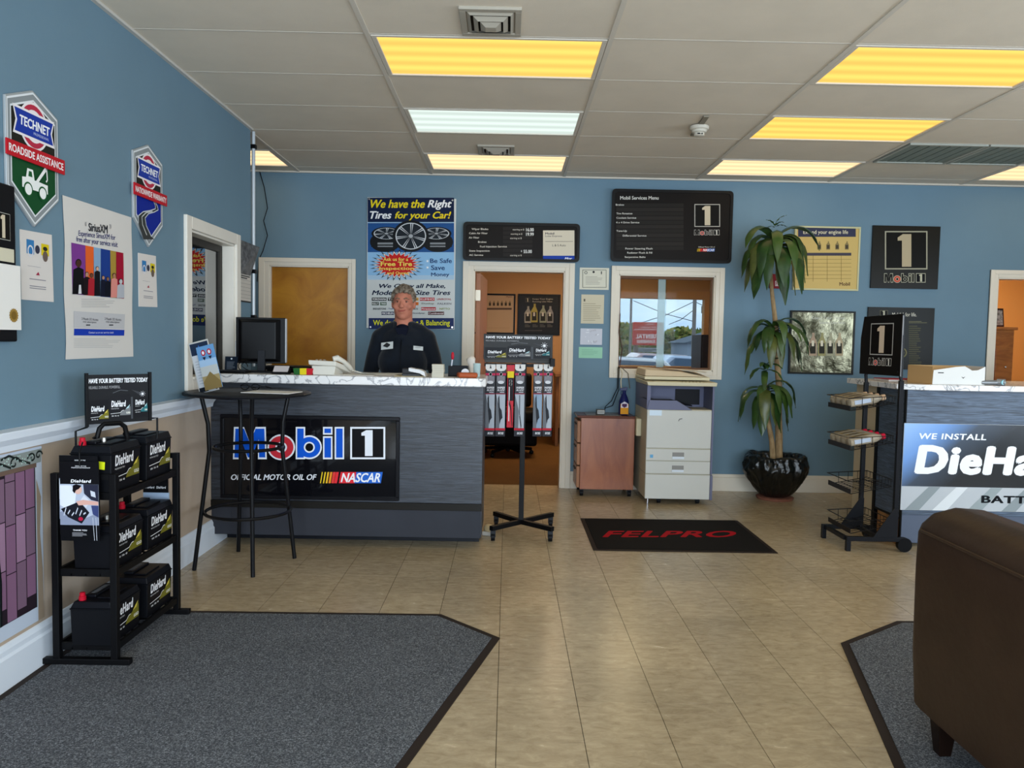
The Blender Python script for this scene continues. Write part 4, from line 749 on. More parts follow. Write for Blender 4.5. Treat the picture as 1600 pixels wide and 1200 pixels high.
p.rect(2.55, .25, 3.07, .252, '241C24', 3); p.rect(3.106, .25, 3.112, .84, '2A3030', 3)
p.poly([(2.2, .845), (3.15, .845), (3.16, .9), (2.2, .9)], '8C9490', 4); p.rect(2.2, .828, 3.12, .846, '6E5A4E', 4)
def spiral(cy, cz_, r0, turns, d, L=6):
    pts = [(cy+d*r0*(1-k/24)*cos(turns*2*pi*k/24), cz_+r0*(1-k/24)*sin(turns*2*pi*k/24)*.8) for k in range(23)]; p.line(pts, .008, '1E2624', L)
spiral(3.135, .875, .025, 1.2, 1); spiral(3.09, .87, .028, 1.3, -1); spiral(2.98, .865, .035, 1.2, 1); spiral(2.86, .868, .035, 1.2, -1)
p.line([(2.9, .89), (2.95, .9), (3.02, .87), (3.08, .85)], .009, '1E2624', 5); p.line([(2.75, .86), (2.82, .895), (2.9, .875), (2.96, .85)], .009, '1E2624', 5)
for i in range(24): p.ell(r.uniform(2.9, 3.1), r.uniform(.855, .893), .003, .003, 'BFE0D4', 7, 6)
p.poly([(2.70, .25), (2.88, .25), (2.885, .42), (2.87, .55), (2.8, .62), (2.7, .64)], '4A5654', 5); p.line([(2.885, .25), (2.888, .42), (2.873, .55), (2.8, .625)], .012, '14181A', 6)
p.done('painting', t)
# ================================================================== BATTERY RACK
t = thing('battery_rack', (-1.72, 3.41, .009), 'black metal three-shelf rack full of car batteries by the left wall', 'rack')
RX0, RX1, RY0, RY1 = -1.842, -1.604, 3.125, 3.715
for y in (RY0, RY1): B().box(-1.9, y-.015, .009, -1.54, y+.015, .034, BLKM).make('foot', t, .003)
for y, zt_ in ((RY0, .805), (RY1, .805)):
    for x in (RX0, RX1): B().box(x-.014, y-.014, .034, x+.014, y+.014, zt_, BLKM).make('post', t, .002)
    B().box(RX0+.014, y-.01, .78, RX1-.014, y+.01, .804, BLKM).make('cross_rail', t)
SH = (.715, .395, .085)
for z in SH:
    b = B(); b.box(RX0+.014, RY0+.0, z-.02, RX1-.014, RY0+.014, z+.012, BLKM).box(RX0+.014, RY1-.014, z-.02, RX1-.014, RY1, z+.012, BLKM)
    b.box(RX1-.006, RY0, z-.02, RX1+.008, RY1, z+.01, BLKM).box(RX0-.008, RY0, z-.02, RX0+.006, RY1, z+.01, BLKM); b.make('shelf_rail', t, .002)
    b = B(); 
    for k in range(1, 9): yy = RY0+(RY1-RY0)*k/9; b.cyl((RX0, yy, z-.006), (RX1, yy, z-.006), .004, BLKM, 6)
    for k in range(1, 4): xx = RX0+(RX1-RX0)*k/4; b.cyl((xx, RY0, z-.012), (xx, RY1, z-.012), .004, BLKM, 6)
    b.make('wire_deck', t)
# sign bracket and sign
a = Vector((-1.80, 3.29, 0)); d_ = (Vector((-1.625, 3.49, 0))-a); Ls = d_.length; ud = d_.normalized()
zb_, zt_ = YP(137, 660, 3.29)[1], YP(136, 586, 3.29)[1]
sgn = B(M=fr2((a.x, a.y, 0), ud)); sgn.box(0, zb_-.01, -.006, Ls, zt_, .0, mat('101012', .35)).box(-.006, zb_-.02, -.01, .006, zt_+.008, .006, BLKM).box(Ls-.004, zb_-.01, -.01, Ls+.008, zt_+.008, .006, BLKM)
sn = sgn.make('sign_board', t, .001)
def testart(p, w, z0, z1):
    h = z1-z0; p.text('HAVE YOUR BATTERY TESTED TODAY', w*.03, z0+h*.82, w*.97, z0+h*.92, 'E8E8EA', 2, .04, .1); p.text('RELIABLE. DURABLE. POWERFUL.', w*.03, z0+h*.7, w*.52, z0+h*.76, '8E8E90', 2, .02)
    p.poly([(w*.02, z0+h*.02), (w*.33, z0+h*.02), (w*.33, z0+h*.46), (w*.02, z0+h*.46)], '17171A', 1); p.poly([(w*.34, z0+h*.02), (w*.68, z0+h*.02), (w*.68, z0+h*.56), (w*.5, z0+h*.56), (w*.34, z0+h*.5)], '1C1C1F', 1); p.poly([(w*.73, z0+h*.04), (w*.97, z0+h*.04), (w*.97, z0+h*.5), (w*.73, z0+h*.46)], '17171A', 1); p.rect(w*.69, z0+h*.02, w*.72, z0+h*.5, '44464A', 1)
    batlabel(p, w*.05, z0+h*.03, w*.33, z0+h*.34, 3, '6E6A22', 'GOLD'); batlabel(p, w*.36, z0+h*.08, w*.68, z0+h*.44, 3, '707274', 'PLATINUM'); batlabel(p, w*.75, z0+h*.14, w*.96, z0+h*.44, 3, '2A6A70', 'SILVER')
    p.poly([(w*.7, z0+h*.66), (w*.84, z0+h*.6), (w*.9, z0+h*.52), (w*.84, z0+h*.53)], '3A3B3E', 1)
    for q in range(9): an = q*.7; p.line([(w*.88, z0+h*.56), (w*.88+w*.05*cos(an), z0+h*.56+w*.05*sin(an))], w*.004, 'D8DADE', 3)
    p.ell(w*.88, z0+h*.56, w*.018, w*.018, 'E8E8EC', 4, 12); p.line([(w*.4, z0+h*.6), (w*.52, z0+h*.66), (w*.64, z0+h*.64)], w*.008, '5E6064', 2)
p = Pr(fr2((a.x, a.y, 0), ud), None, .4, 0); testart(p, Ls, zb_, zt_); p.done('lettering', sn)
def on(k, z): v = a+d_*k; return (v.x, v.y+.004, z)
B().tube([on(-.18, .72), on(-.18, zb_-.035), on(.0, zb_-.02)], .0045, BLKM, 6).tube([on(1.0, zb_), on(1.12, zb_), on(1.12, .9)], .0045, BLKM, 6).make('wire_bracket', t)
pts = [on(.1, .93), on(.13, zb_-.08), on(.18, zb_-.03), on(.25, zb_-.012), on(.5, zb_-.012), on(.58, zb_-.03), on(.62, zb_-.08), on(.62, .9)]
B().tube(pts, .011, BLKM, 8).make('sign_handle', t, smooth=True)
# battery prototype (origin at base centre, label faces +x)
BC = mat('0C0D11', .45); BL = mat('101116', .35); RED = mat('B8142A', .35); LEAD = mat('B4B0A8', .3, .8)
def battery(loc, L=.25, label=None, h=.19, term=True, knob=False, W=.168):
    t = thing('car_battery', loc, label, 'battery', 'car batteries on the rack'); M_ = Matrix.Translation(loc); w = W/2; l = L/2
    b = B(M=M_); b.hexa([(-w+.004, -l+.004, 0), (w-.004, -l+.004, 0), (w-.004, l-.004, 0), (-w+.004, l-.004, 0), (-w, -l, h*.8), (w, -l, h*.8), (w, l, h*.8), (-w, l, h*.8)], BC); b.box(-w-.003, -l-.003, h*.8, w+.003, l+.003, h*.83, BC); b.make('case', t, .004)
    b = B(M=M_); b.hexa([(-w, -l, h*.83), (w, -l, h*.83), (w, l, h*.83), (-w, l, h*.83), (-w+.012, -l+.008, h*.97), (w-.008, -l+.008, h*.97), (w-.008, l-.008, h*.97), (-w+.012, l-.008, h*.97)], BL)
    b.box(-w+.03, -l+.06, h*.97, -.01, l-.03, h*1.03, BL); b.box(.0, -l+.05, h*.97, w-.03, l-.06, h*1.0, BL); b.make('lid', t, .003)
    p = Pr(M_ @ Matrix.Translation((0, 0, h*1.03)), None, .4, 0); p.rect(-w+.04, -l+.08, -.02, l-.05, '5E6064', 1); p.lines(-w+.042, -l+.085, -.022, l-.055, 6, '8A8C90', 2, .4); p.done('top_sticker', t)
    if term: b = B(M=M_); b.lathe((-w+.035, -l+.03, h*.97), [(.014, 0), (.014, .016), (.011, .018), (.011, .03), (.009, .032)], RED, 14); b.make('terminal_cap', t, smooth=True)
    if knob: b = B(M=M_); b.lathe((.0, -.02, h*1.0), [(.009, 0), (.008, .016), (.007, .017)], LEAD, 14); b.make('terminal_post', t, smooth=True)
    p = Pr(M_ @ frX(w-.0005), None, .35, 1); batlabel(p, -l+.02, h*.2, l-.015, h*.78, 1); p.done('label_print', t)
    return t
bx = -1.70
g = [('near battery on the top shelf with a yellow sticker', 3.255, 0, 1, 1), ('far battery on the top shelf of the rack', 3.565, 0, 0, 0), ('near battery on the middle shelf behind the leaflets', 3.27, 1, 0, 1), ('far battery on the middle shelf with red terminal cap', 3.575, 1, 1, 0), ('near battery on the bottom shelf with red terminal cap', 3.24, 2, 1, 0), ('far battery on the bottom shelf of the rack', 3.56, 2, 0, 0)]
for lb, y, s, tm_, kn in g:
    bt = battery((bx, y, SH[s]+.002), .25 if s != 1 else .255, 'black '+lb, .205 if s == 0 else .19, tm_, kn)
    if 'yellow' in lb:
        p = Pr(frY(3.128), None, .6, 1); p.poly([(bx-.008, .86), (bx+.06, .852), (bx+.058, .82), (bx+.01, .825)], 'D8E020', 1); p.done('price_sticker', bt)
# handle loop over near battery (middle shelf) is part of that battery
# leaflets hung on the near end
def leaflet(loc, lab, off):
    t = thing('leaflet_pad', loc, lab, 'leaflet', 'battery leaflets hung on the rack'); w, h = .158, .325; x, y, z = loc
    b = B(); b.prism([(x, z), (x+w, z), (x+w, z+h*.76), (x+w*.98, z+h), (x, z+h)], 0, .006, mat('0E0F12', .3), frY(y)).make('card', t)
    p = Pr(frY(y-.006), lambda u, v: (x+u*w, z+v*h), .35, 0)
    diehard(p, .28, .735, .8, .775, 2, 'F0F0F2'); p.text('HEART OF THE', .4, .935, .68, .95, 'D0D0D2', 2, .02); p.text('PREMIUM EXPERIENCE', .3, .915, .78, .93, 'D0D0D2', 2, .02)
    p.rect(.0, .2, .985, .715, 'B4BCCC', 1); p.poly([(0, .7), (.0, .45), (.35, .35), (.42, .62), (.28, .7)], 'DDE2EA', 2); p.poly([(0, .36), (.3, .44), (.6, .28), (.97, .36), (.97, .2), (0, .2)], '8A92A6', 2)
    p.poly([(.02, .4), (.5, .5), (.75, .36), (.55, .22), (.2, .3)], '1A1C24', 3); p.poly([(.5, .5), (.62, .58), (.78, .5), (.66, .42)], 'D0D2DA', 3)
    for k in range(6): p.line([(.1+.1*k, .32+.02*(k % 2)), (.16+.1*k, .42-.03*(k % 3))], .02, 'C8CCD6', 5)
    p.poly([(.6, .715), (.985, .715), (.985, .5), (.8, .52), (.62, .6)], '2A2C3C', 4); p.poly([(.78, .64), (.9, .62), (.92, .55), (.8, .57)], 'C8CCD4', 5); p.poly([(.42, .5), (.6, .52), (.985, .5), (.985, .455), (.7, .46), (.48, .45)], 'D8A89A', 6)
    p.ell(.47, .645, .1, .055, 'D8B0A0', 5); p.poly([(.34, .7), (.42, .715), (.56, .7), (.5, .66), (.42, .64), (.38, .6), (.33, .63)], '121014', 6); p.ell(.53, .28, .06, .025, 'B02040', 6); p.poly([(.8, .45), (.985, .45), (.985, .3), (.84, .34)], '3A4470', 5)
    p.text('THANK YOU', .32, .125, .68, .145, 'E8E8EA', 2, .03); p.lines(.3, .06, .7, .115, 4, 'B0B0B4', 2, .3); p.line([(.88, .01), (.84, .3)], .012, 'C8CCD4', 7); p.line([(.94, .01), (.92, .3)], .012, 'C8CCD4', 7); p.done('printing', t)
q = YP(94, 845, 3.085); leaflet((q[0], 3.095, q[1]), 'front black leaflet pad hung on the near end of the rack', 0)
q = YP(91, 838, 3.085); leaflet((q[0]-.0, 3.104, q[1]+.004), 'rear leaflet pad mostly hidden behind the front one', 0)
B().tube([(q[0]+.09, 3.085, q[1]+.29), (q[0]+.09, 3.085, zb_-.1), (q[0]+.09, 3.11, zb_-.06)], .003, BLKM, 6).make('leaflet_hook', bpy.data.objects['battery_rack'])
t = thing('leaflet_card', (-1.7, 3.745, .6), 'small black and pale blue card hanging at the far end of the rack', 'leaflet'); q0, q1 = YP(224, 741, 3.745), YP(263, 790, 3.745)
zc_ = q1[1]+(q0[1]-q1[1])*.42; B().box(q0[0], 3.741, zc_, q1[0], 3.749, q0[1], mat('101114', .35)).make('black_card', t); B().box(q0[0], 3.741, q1[1], q1[0]+.004, 3.749, zc_, mat('A8BCD4', .4)).make('pale_card', t)
p = Pr(frY(3.741), None, .4, 0); w = q1[0]-q0[0]
for k in (0, 1): diehard(p, q0[0]+w*(.08+.46*k), zc_+.02, q0[0]+w*(.46+.46*k), zc_+.032, 1)
p.done('printing', t)
# ================================================================== BISTRO TABLE
TX, TY, TZ = -1.545, 4.58, 1.048
t = thing('bistro_table', (TX, TY, 0), 'tall round black bistro table with two foot rings at left', 'table'); TB = mat('101012', .3)
B().lathe((TX, TY, TZ-.022), [(.345, 0), (.362, .004), (.365, .011), (.362, .018), (.352, .022)], mat('17171A', .45), 64).make('tabletop', t, smooth=True)
ft = [(-1.435, 4.33), (-1.815, 4.44), (-1.305, 4.72), (-1.70, 4.85)]
for fx, fy in ft:
    d_ = Vector((fx-TX, fy-TY, 0)); B().tube([(TX+d_.x*.86, TY+d_.y*.86, TZ-.022), (TX+d_.x*.74, TY+d_.y*.74, .86), (TX+d_.x*.72, TY+d_.y*.72, .70), (fx, fy, .002)], .0125, TB, 12).make('leg', t, smooth=True)
for z, r_ in ((.715, .195), (.33, .245)):
    rg = [(TX+r_*cos(k*pi/24), TY+r_*sin(k*pi/24), z) for k in range(48)]; B().tube(rg, .010, TB, 8, True).make('foot_ring', t, smooth=True)
B().lathe((TX, TY, TZ-.036), [(.21, 0), (.21, .014)], TB, 32).make('top_plate', t)
# brochure stand with two leaflets
q = YP(325, 608, 4.5)
t = thing('brochure_holder', (-1.72, 4.5, TZ), 'clear tilted acrylic brochure holder on the bistro table', 'brochure holder')
Mh = Matrix.Translation((-1.735, 4.47, TZ)) @ Matrix.Rotation(RAD(-12), 4, 'Z') @ Matrix.Rotation(RAD(-14), 4, 'Y') @ Matrix.Scale(1.12, 4)
AC = mat('D8DCE0', .1, alpha=.35)
B(M=Mh).box(-.055, -.002, 0, .06, .001, .27, mat('C8C4BC', .3)).make('back_plate', t); B(M=Mh).box(-.055, -.03, 0, .06, 0, .004, AC).box(.02, -.03, 0, .06, -.027, .06, AC).make('base_lip', t)
p = Pr(Mh @ frY(-.002), None, .4, 0); p.rect(-.05, .006, .055, .262, 'D2D2D4', 1); p.rect(-.05, .2, .055, .262, '28344A', 2); p.poly([(-.02, .21), (.02, .21), (.0, .25)], '3A6AB0', 3); p.rect(-.05, .006, .055, .03, '20242C', 2); p.lines(-.04, .05, .045, .18, 9, 'A8ACB2', 2, .2); p.done('printing', t)
t = thing('travel_brochure', (-1.67, 4.455, TZ), 'folded blue and sand brochure leaning in the acrylic holder', 'brochure')
Mb = Mh @ Matrix.Translation((.052, -.02, 0)); B(M=Mb).box(-.05, -.012, .008, .05, -.008, .235, mat('6A9AC8', .35)).make('cover', t)
p = Pr(Mb @ frY(-.012), None, .35, 0); p.rect(-.05, .008, .05, .08, 'A89468', 1); p.rect(-.05, .08, .05, .13, 'C2C4C0', 1); p.rect(-.05, .13, .05, .165, 'A8C4DE', 1)
for x in (-.015, .02): p.ell(x, .2, .013, .016, 'B83040', 2); p.ell(x, .2, .007, .009, 'E8E8EC', 3); p.poly([(x-.01, .178), (x+.01, .178), (x, .16)], '2A2A3A', 2)
p.poly([(-.05, .05), (.0, .1), (.05, .04), (.05, .008), (-.05, .008)], '8A7448', 2); p.done('printing', t)
t = thing('paper_sheet', (-1.37, 4.55, TZ), 'white paper lying on the bistro table', 'paper'); B(M=Matrix.Translation((-1.38, 4.52, TZ)) @ Matrix.Rotation(-.15, 4, 'Z')).box(-.15, -.1, .0005, .14, .1, .004, PAPER).make('sheet', t)
t = thing('eyeglasses', (-1.5, 4.68, TZ), 'folded black eyeglasses lying behind the white paper', 'eyeglasses'); b = B()
for s in (-1, 1): b.tube([(-1.56+s*.032+.024*cos(k*pi/6), 4.66, TZ+.022+.018*sin(k*pi/6)) for k in range(12)], .0028, BLK, 6, True)
b.tube([(-1.568, 4.66, TZ+.026), (-1.552, 4.66, TZ+.026)], .0025, BLK, 6).make('rim', t)
for s in (-1, 1): B().tube([(-1.56+s*.058, 4.66, TZ+.03), (-1.55+s*.05, 4.75, TZ+.022), (-1.52+s*.05, 4.80, TZ+.006)], .0028, BLK, 6).make('temple', t)
# ================================================================== THINGS ON THE MAIN COUNTER
def onc(px, py_, Y): return YP(px, py_, Y)[0]
ZT = ztop
# monitor seen from behind
t = thing('computer_monitor', (-1.62, 5.25, ZT), 'black monitor seen from behind on the left of the counter', 'monitor')
Mm = Matrix.Translation((onc(408, 540, 5.2), 5.2, ZT)) @ Matrix.Rotation(RAD(6), 4, 'Z')
b = B(M=Mm); z0 = .06; b.box(-.165, .0, z0, .16, .028, z0+.31, BLK); b.hexa([(-.12, -.035, z0+.03), (.1, -.035, z0+.03), (.13, .0, z0+.01), (-.15, .0, z0+.01), (-.12, -.035, z0+.28), (.1, -.035, z0+.28), (.13, 0, z0+.3), (-.15, 0, z0+.3)], BLK); b.make('housing', t, .004)
B(M=Mm).box(.158, -.004, z0+.008, .166, .032, z0+.305, mat('B8BABC', .35)).box(-.171, .004, z0, -.164, .034, z0+.15, mat('B8BABC', .35)).make('bezel_edge', t, .002); B(M=Mm).box(-.155, .028, z0+.012, .15, .031, z0+.3, mat('20242A', .1)).make('screen', t)
B(M=Mm).hexa([(-.02, -.03, .01), (.03, -.03, .01), (.03, .02, .01), (-.02, .02, .01), (-.01, -.06, z0+.09), (.035, -.06, z0+.09), (.035, -.035, z0+.09), (-.01, -.035, z0+.09)], DGREY).box(-.09, -.08, 0.0005, .09, .07, .012, BLKP).make('stand', t, .003)
t = thing('keyboard', (-1.78, 5.1, ZT), 'black keyboard in front of the monitor stand', 'keyboard'); xk = onc(372, 582, 5.05)
b = B(); b.box(xk-.13, 4.98, ZT+.0005, xk+.07, 5.10, ZT+.014, BLK); b.make('case', t, .003); b = B()
for r_ in range(4):
    for k in range(9): b.box(xk-.125+k*.021, 4.985+r_*.027, ZT+.014, xk-.107+k*.021, 5.007+r_*.027, ZT+.02, DGREY)
b.make('keys', t)
t = thing('monitor_cables', (-1.8, 5.2, ZT), 'loop of black cables hanging below the monitor', 'cable'); xm = onc(385, 570, 5.12)
B().tube([(xm-.03+.035*cos(k*.5), 5.13+.012*k/4, ZT+.04+.03*sin(k*.5)) for k in range(12)], .003, BLK, 6).tube([(xm, 5.12, ZT+.09), (xm-.03, 5.11, ZT+.045), (xm+.02, 5.12, ZT+.006)], .003, BLK, 6).make('cord', t, smooth=True)
t = thing('info_card', (-1.87, 5.1, ZT), 'small black information card standing left of the monitor', 'card'); xk = onc(356, 570, 5.1)
B(M=Matrix.Translation((xk, 5.16, ZT)) @ Matrix.Rotation(RAD(-8), 4, 'X')).box(-.043, -.004, 0.001, .04, .002, .105, mat('14202E', .4)).make('card', t)
p = Pr(Matrix.Translation((xk, 5.16, ZT)) @ Matrix.Rotation(RAD(-8), 4, 'X') @ frY(-.004), None, .5, 0); p.ell(0, .09, .006, .006, 'D8E0E8', 1, 12); p.lines(-.03, .02, .03, .075, 7, '7A8490', 1, .3); p.done('printing', t)
t = thing('document_tray', (-1.2, 5.3, ZT), 'flat black document tray behind the card holders', 'tray'); x0, x1 = onc(418, 570, 5.3), onc(492, 570, 5.3)
b = B(); b.hexa([(x0+.03, 5.22, ZT+.001), (x1, 5.22, ZT+.001), (x1, 5.4, ZT+.001), (x0+.03, 5.4, ZT+.001), (x0, 5.2, ZT+.045), (x1+.01, 5.2, ZT+.045), (x1+.01, 5.42, ZT+.045), (x0, 5.42, ZT+.045)], BLKM); b.make('tray_body', t, .004)
t = thing('card_holder', (-1.3, 5.1, ZT), 'black holder with white business cards left of the striped box', 'card holder'); x0, x1 = onc(427, 580, 5.02), onc(452, 580, 5.02)
b = B(); b.hexa([(x0, 4.98, ZT+.001), (x1, 4.98, ZT+.001), (x1, 5.06, ZT+.001), (x0, 5.06, ZT+.001), (x0, 4.98, ZT+.012), (x1, 4.98, ZT+.012), (x1, 5.06, ZT+.04), (x0, 5.06, ZT+.04)], BLKM); b.make('holder', t, .002)
B().add([(x0+.006, 4.99, ZT+.016), (x1-.003, 4.99, ZT+.016), (x1-.008, 5.05, ZT+.052), (x0, 5.05, ZT+.052), (x0+.006, 4.996, ZT+.014), (x1-.003, 4.996, ZT+.014), (x1-.008, 5.056, ZT+.05), (x0, 5.056, ZT+.05)], [(0,1,2,3),(4,7,6,5),(0,4,5,1),(1,5,6,2),(2,6,7,3),(3,7,4,0)], mat('D4CED0', .5)).make('cards', t)
t = thing('striped_card_box', (-1.17, 5.05, ZT), 'green yellow and red striped card box beside the phone', 'card box'); x0, x1 = onc(460, 580, 5.0), onc(491, 580, 5.0); w = (x1-x0)/3
for k, h_ in enumerate(('1E5A24', 'D8C418', 'B81C28')):
    e0 = .0 if k else .006; e1 = 0 if k < 2 else .008; B().hexa([(x0+w*k+e0, 4.97, ZT+.001), (x0+w*(k+1)-e1, 4.97, ZT+.001), (x0+w*(k+1)-e1, 5.03, ZT+.001), (x0+w*k+e0, 5.03, ZT+.001), (x0+w*k, 4.97, ZT+.042), (x0+w*(k+1), 4.97, ZT+.042), (x0+w*(k+1), 5.03, ZT+.042), (x0+w*k, 5.03, ZT+.042)], mat(h_, .45)).make('stripe', t)
# phone
t = thing('desk_phone', (-1.0, 5.1, ZT), 'white desk phone with handset and coiled cord on the counter', 'phone'); PH = mat('D4D0C4', .4); x0, x1 = onc(491, 580, 5.05), onc(528, 580, 5.05)
B().hexa([(x0+.01, 4.98, ZT+.001), (x1-.01, 4.98, ZT+.001), (x1+.01, 5.16, ZT+.001), (x0+.01, 5.16, ZT+.001), (x0, 4.98, ZT+.06), (x1, 4.98, ZT+.06), (x1+.01, 5.16, ZT+.02), (x0, 5.16, ZT+.02)], PH).make('foot_stand', t, .003)
B().hexa([(x0-.016, 4.965, ZT+.068), (x1+.005, 4.965, ZT+.06), (x1+.06, 5.18, ZT+.006), (x0+.02, 5.18, ZT+.012), (x0-.02, 4.965, ZT+.098), (x1+.005, 4.965, ZT+.092), (x1+.07, 5.18, ZT+.04), (x0+.02, 5.18, ZT+.045)], PH).make('body', t, .006)
B().tube([(x1-.02, 4.99, ZT+.105), (x1+.005, 5.0, ZT+.112), (x1+.035, 5.05, ZT+.09), (x1+.06, 5.11, ZT+.055), (x1+.068, 5.16, ZT+.03)], [.017, .02, .015, .017, .014], PH, 10).make('handset', t, smooth=True)
B().tube([(x1+.075+.004*k+.008*cos(k*1.4), 5.12+.008*sin(k*1.4), ZT+.03-.001*k) for k in range(18)], .003, PH, 6).tube([(x1+.145, 5.12, ZT+.008), (x1+.3, 5.2, ZT+.005), (x1+.5, 5.25, ZT+.005)], .003, mat('B8B4A4', .5), 6).make('coiled_cord', t, smooth=True)
b = B()
for k in range(3):
    for r_ in range(4): b.box(x0+.02+.025*k, 5.0+.03*r_, ZT+.096-.0075*r_, x0+.035+.025*k, 5.015+.03*r_, ZT+.1-.0078*r_, mat('A8A498', .5))
b.make('keypad', t)
for k, (x, w, y, rz, lb, h_) in enumerate(((555, .13, 5.1, .1, 'loose white papers behind the phone cord', 'D8D4CC'), (600, .14, 5.2, -.05, 'long pale papers lying in front of the man', 'C8C0B4'), (643, .1, 5.08, .02, 'manila paper beside the card reader', 'C8B890'))):
    t = thing('loose_paper', (onc(x, 582, y), y, ZT), lb, 'paper', 'papers on the main counter'); B(M=Matrix.Translation((onc(x, 582, y), y, ZT)) @ Matrix.Rotation(rz, 4, 'Z')).box(-w, -.1, .0006+.0*k, w, .1, .0035, mat(h_, .6)).make('sheet', t)
t = thing('card_reader', (-.6, 5.1, ZT), 'white and grey card payment terminal on the counter', 'card reader'); x0, x1 = onc(630, 580, 5.05), onc(667, 580, 5.05)
B().box(x0, 4.99, ZT+.004, x0+.12, 5.10, ZT+.02, mat('3A3C3E', .4)).box(x0+.0, 4.992, ZT+.02, x0+.09, 5.09, ZT+.052, mat('2A2A2C', .4)).make('base', t, .004)
B().hexa([(x0+.045, 4.975, ZT+.036), (x1-.03, 4.975, ZT+.02), (x1-.03, 5.08, ZT+.02), (x0+.045, 5.08, ZT+.036), (x0+.045, 4.975, ZT+.058), (x1-.035, 4.975, ZT+.046), (x1-.035, 5.08, ZT+.046), (x0+.045, 5.08, ZT+.058)], mat('DDDEDE', .35)).hexa([(x1-.035, 4.975, ZT+.02), (x1, 4.975, ZT+.001), (x1, 5.08, ZT+.001), (x1-.035, 5.08, ZT+.02), (x1-.036, 4.975, ZT+.046), (x1-.008, 4.975, ZT+.034), (x1-.008, 5.08, ZT+.034), (x1-.036, 5.08, ZT+.046)], mat('DDDEDE', .35)).box(x0, 4.985, ZT+.001, x1-.03, 5.1, ZT+.004, mat('DDDEDE', .35)).make('shell', t, .003)
t = thing('note_cube', (-.47, 5.1, ZT), 'cube of white note paper beside the card reader', 'note cube'); x0, x1 = onc(676, 580, 4.99), onc(694, 580, 4.99)
b = B(); r = random.Random(4)
for k in range(14): e = r.uniform(-.0015, .0015); b.box(x0+e, 4.95+e, ZT+.001+k*.006, x1+e, 5.03+e, ZT+.0064+k*.006, mat(('D2CDBC', 'C4BFAE')[k % 2], .7))
b.make('paper_stack', t)
t = thing('desk_organizer', (-.35, 5.2, ZT), 'black desk organizer behind the orange wallet', 'organizer'); x0, x1 = onc(701, 575, 5.16), onc(731, 575, 5.16)
b = B(); b.box(x0, 5.12, ZT+.001, x1, 5.125, ZT+.07, BLKP).box(x0, 5.24, ZT+.001, x1, 5.245, ZT+.07, BLKP).box(x0, 5.125, ZT+.001, x0+.004, 5.24, ZT+.07, BLKP).box(x1-.004, 5.125, ZT+.001, x1, 5.24, ZT+.07, BLKP).box(x0, 5.12, ZT+.0005, x1, 5.245, ZT+.004, BLKP); b.make('bin', t)
t = thing('red_pen', (-.4, 5.16, ZT), 'pen with a fat red top standing in the organizer', 'pen'); x0 = x0+.012
B().cyl((x0, 5.16, ZT+.006), (x0+.012, 5.16, ZT+.115), .0045, mat('D8DCE4', .3), 8).make('barrel', t, smooth=True); B().lathe((x0+.0135, 5.16, ZT+.112), [(.006, 0), (.01, .012), (.011, .03), (.008, .045), (.004, .05)], mat('B01C30', .35), 12).make('grip_top', t, smooth=True)
t = thing('tape_dispenser', (-.25, 5.1, ZT), 'white tape roll in a small dispenser beside the cup', 'tape'); x0 = onc(727, 575, 5.06)
B().lathe((0, 0, 0), [(.011, -.01), (.026, -.01), (.026, .01), (.011, .01)], mat('E0E0E2', .4), 24, M=Matrix.Translation((x0+.0, 5.06, ZT+.03)) @ Matrix.Rotation(pi/2, 4, 'X')).make('tape_roll', t, smooth=True)
B().box(x0-.03, 5.045, ZT+.001, x0+.04, 5.048, ZT+.02, BLK).box(x0-.03, 5.072, ZT+.001, x0+.04, 5.075, ZT+.02, BLK).box(x0-.03, 5.045, ZT+.0005, x0+.04, 5.075, ZT+.003, BLK).make('dispenser', t, .001)
t = thing('orange_wallet', (-.28, 5.0, ZT), 'orange brown leather case lying at the counter front', 'wallet'); x0, x1 = onc(712, 585, 4.95), onc(746, 585, 4.95); OW = mat('A8502A', .4)
b = B(); b.hexa([(x0+.02, 4.93, ZT+.001), (x1, 4.93, ZT+.001), (x1, 5.02, ZT+.001), (x0, 5.02, ZT+.001), (x0+.02, 4.93, ZT+.034), (x1, 4.93, ZT+.034), (x1, 5.02, ZT+.034), (x0, 5.02, ZT+.034)], OW); b.make('case', t, .012, seg=4)
t = thing('drinking_glass', (-.2, 5.05, ZT), 'clear plastic cup at the right end of the counter', 'cup'); x0 = onc(745, 575, 5.1)
B().lathe((x0, 5.12, ZT+.001), [(.022, 0), (.026, .09), (.0245, .09), (.021, .004), (.001, .004)], mat('C4DCDC', .1, alpha=.45), 20).make('cup', t, smooth=True)
t = thing('tissue_bundle', (-.25, 5.2, ZT), 'crumpled white tissue in a sleeve beside the cup', 'tissue'); x0 = onc(736, 570, 5.24)
B().lathe((x0, 5.27, ZT+.001), [(.02, 0), (.022, .07), (.026, .09), (.03, .115), (.02, .128), (.006, .135)], mat('D8D0C4', .8), 14, fn=lambda t_, k: 1+.18*sin(t_*3+k*1.7)).make('tissue', t, smooth=True)
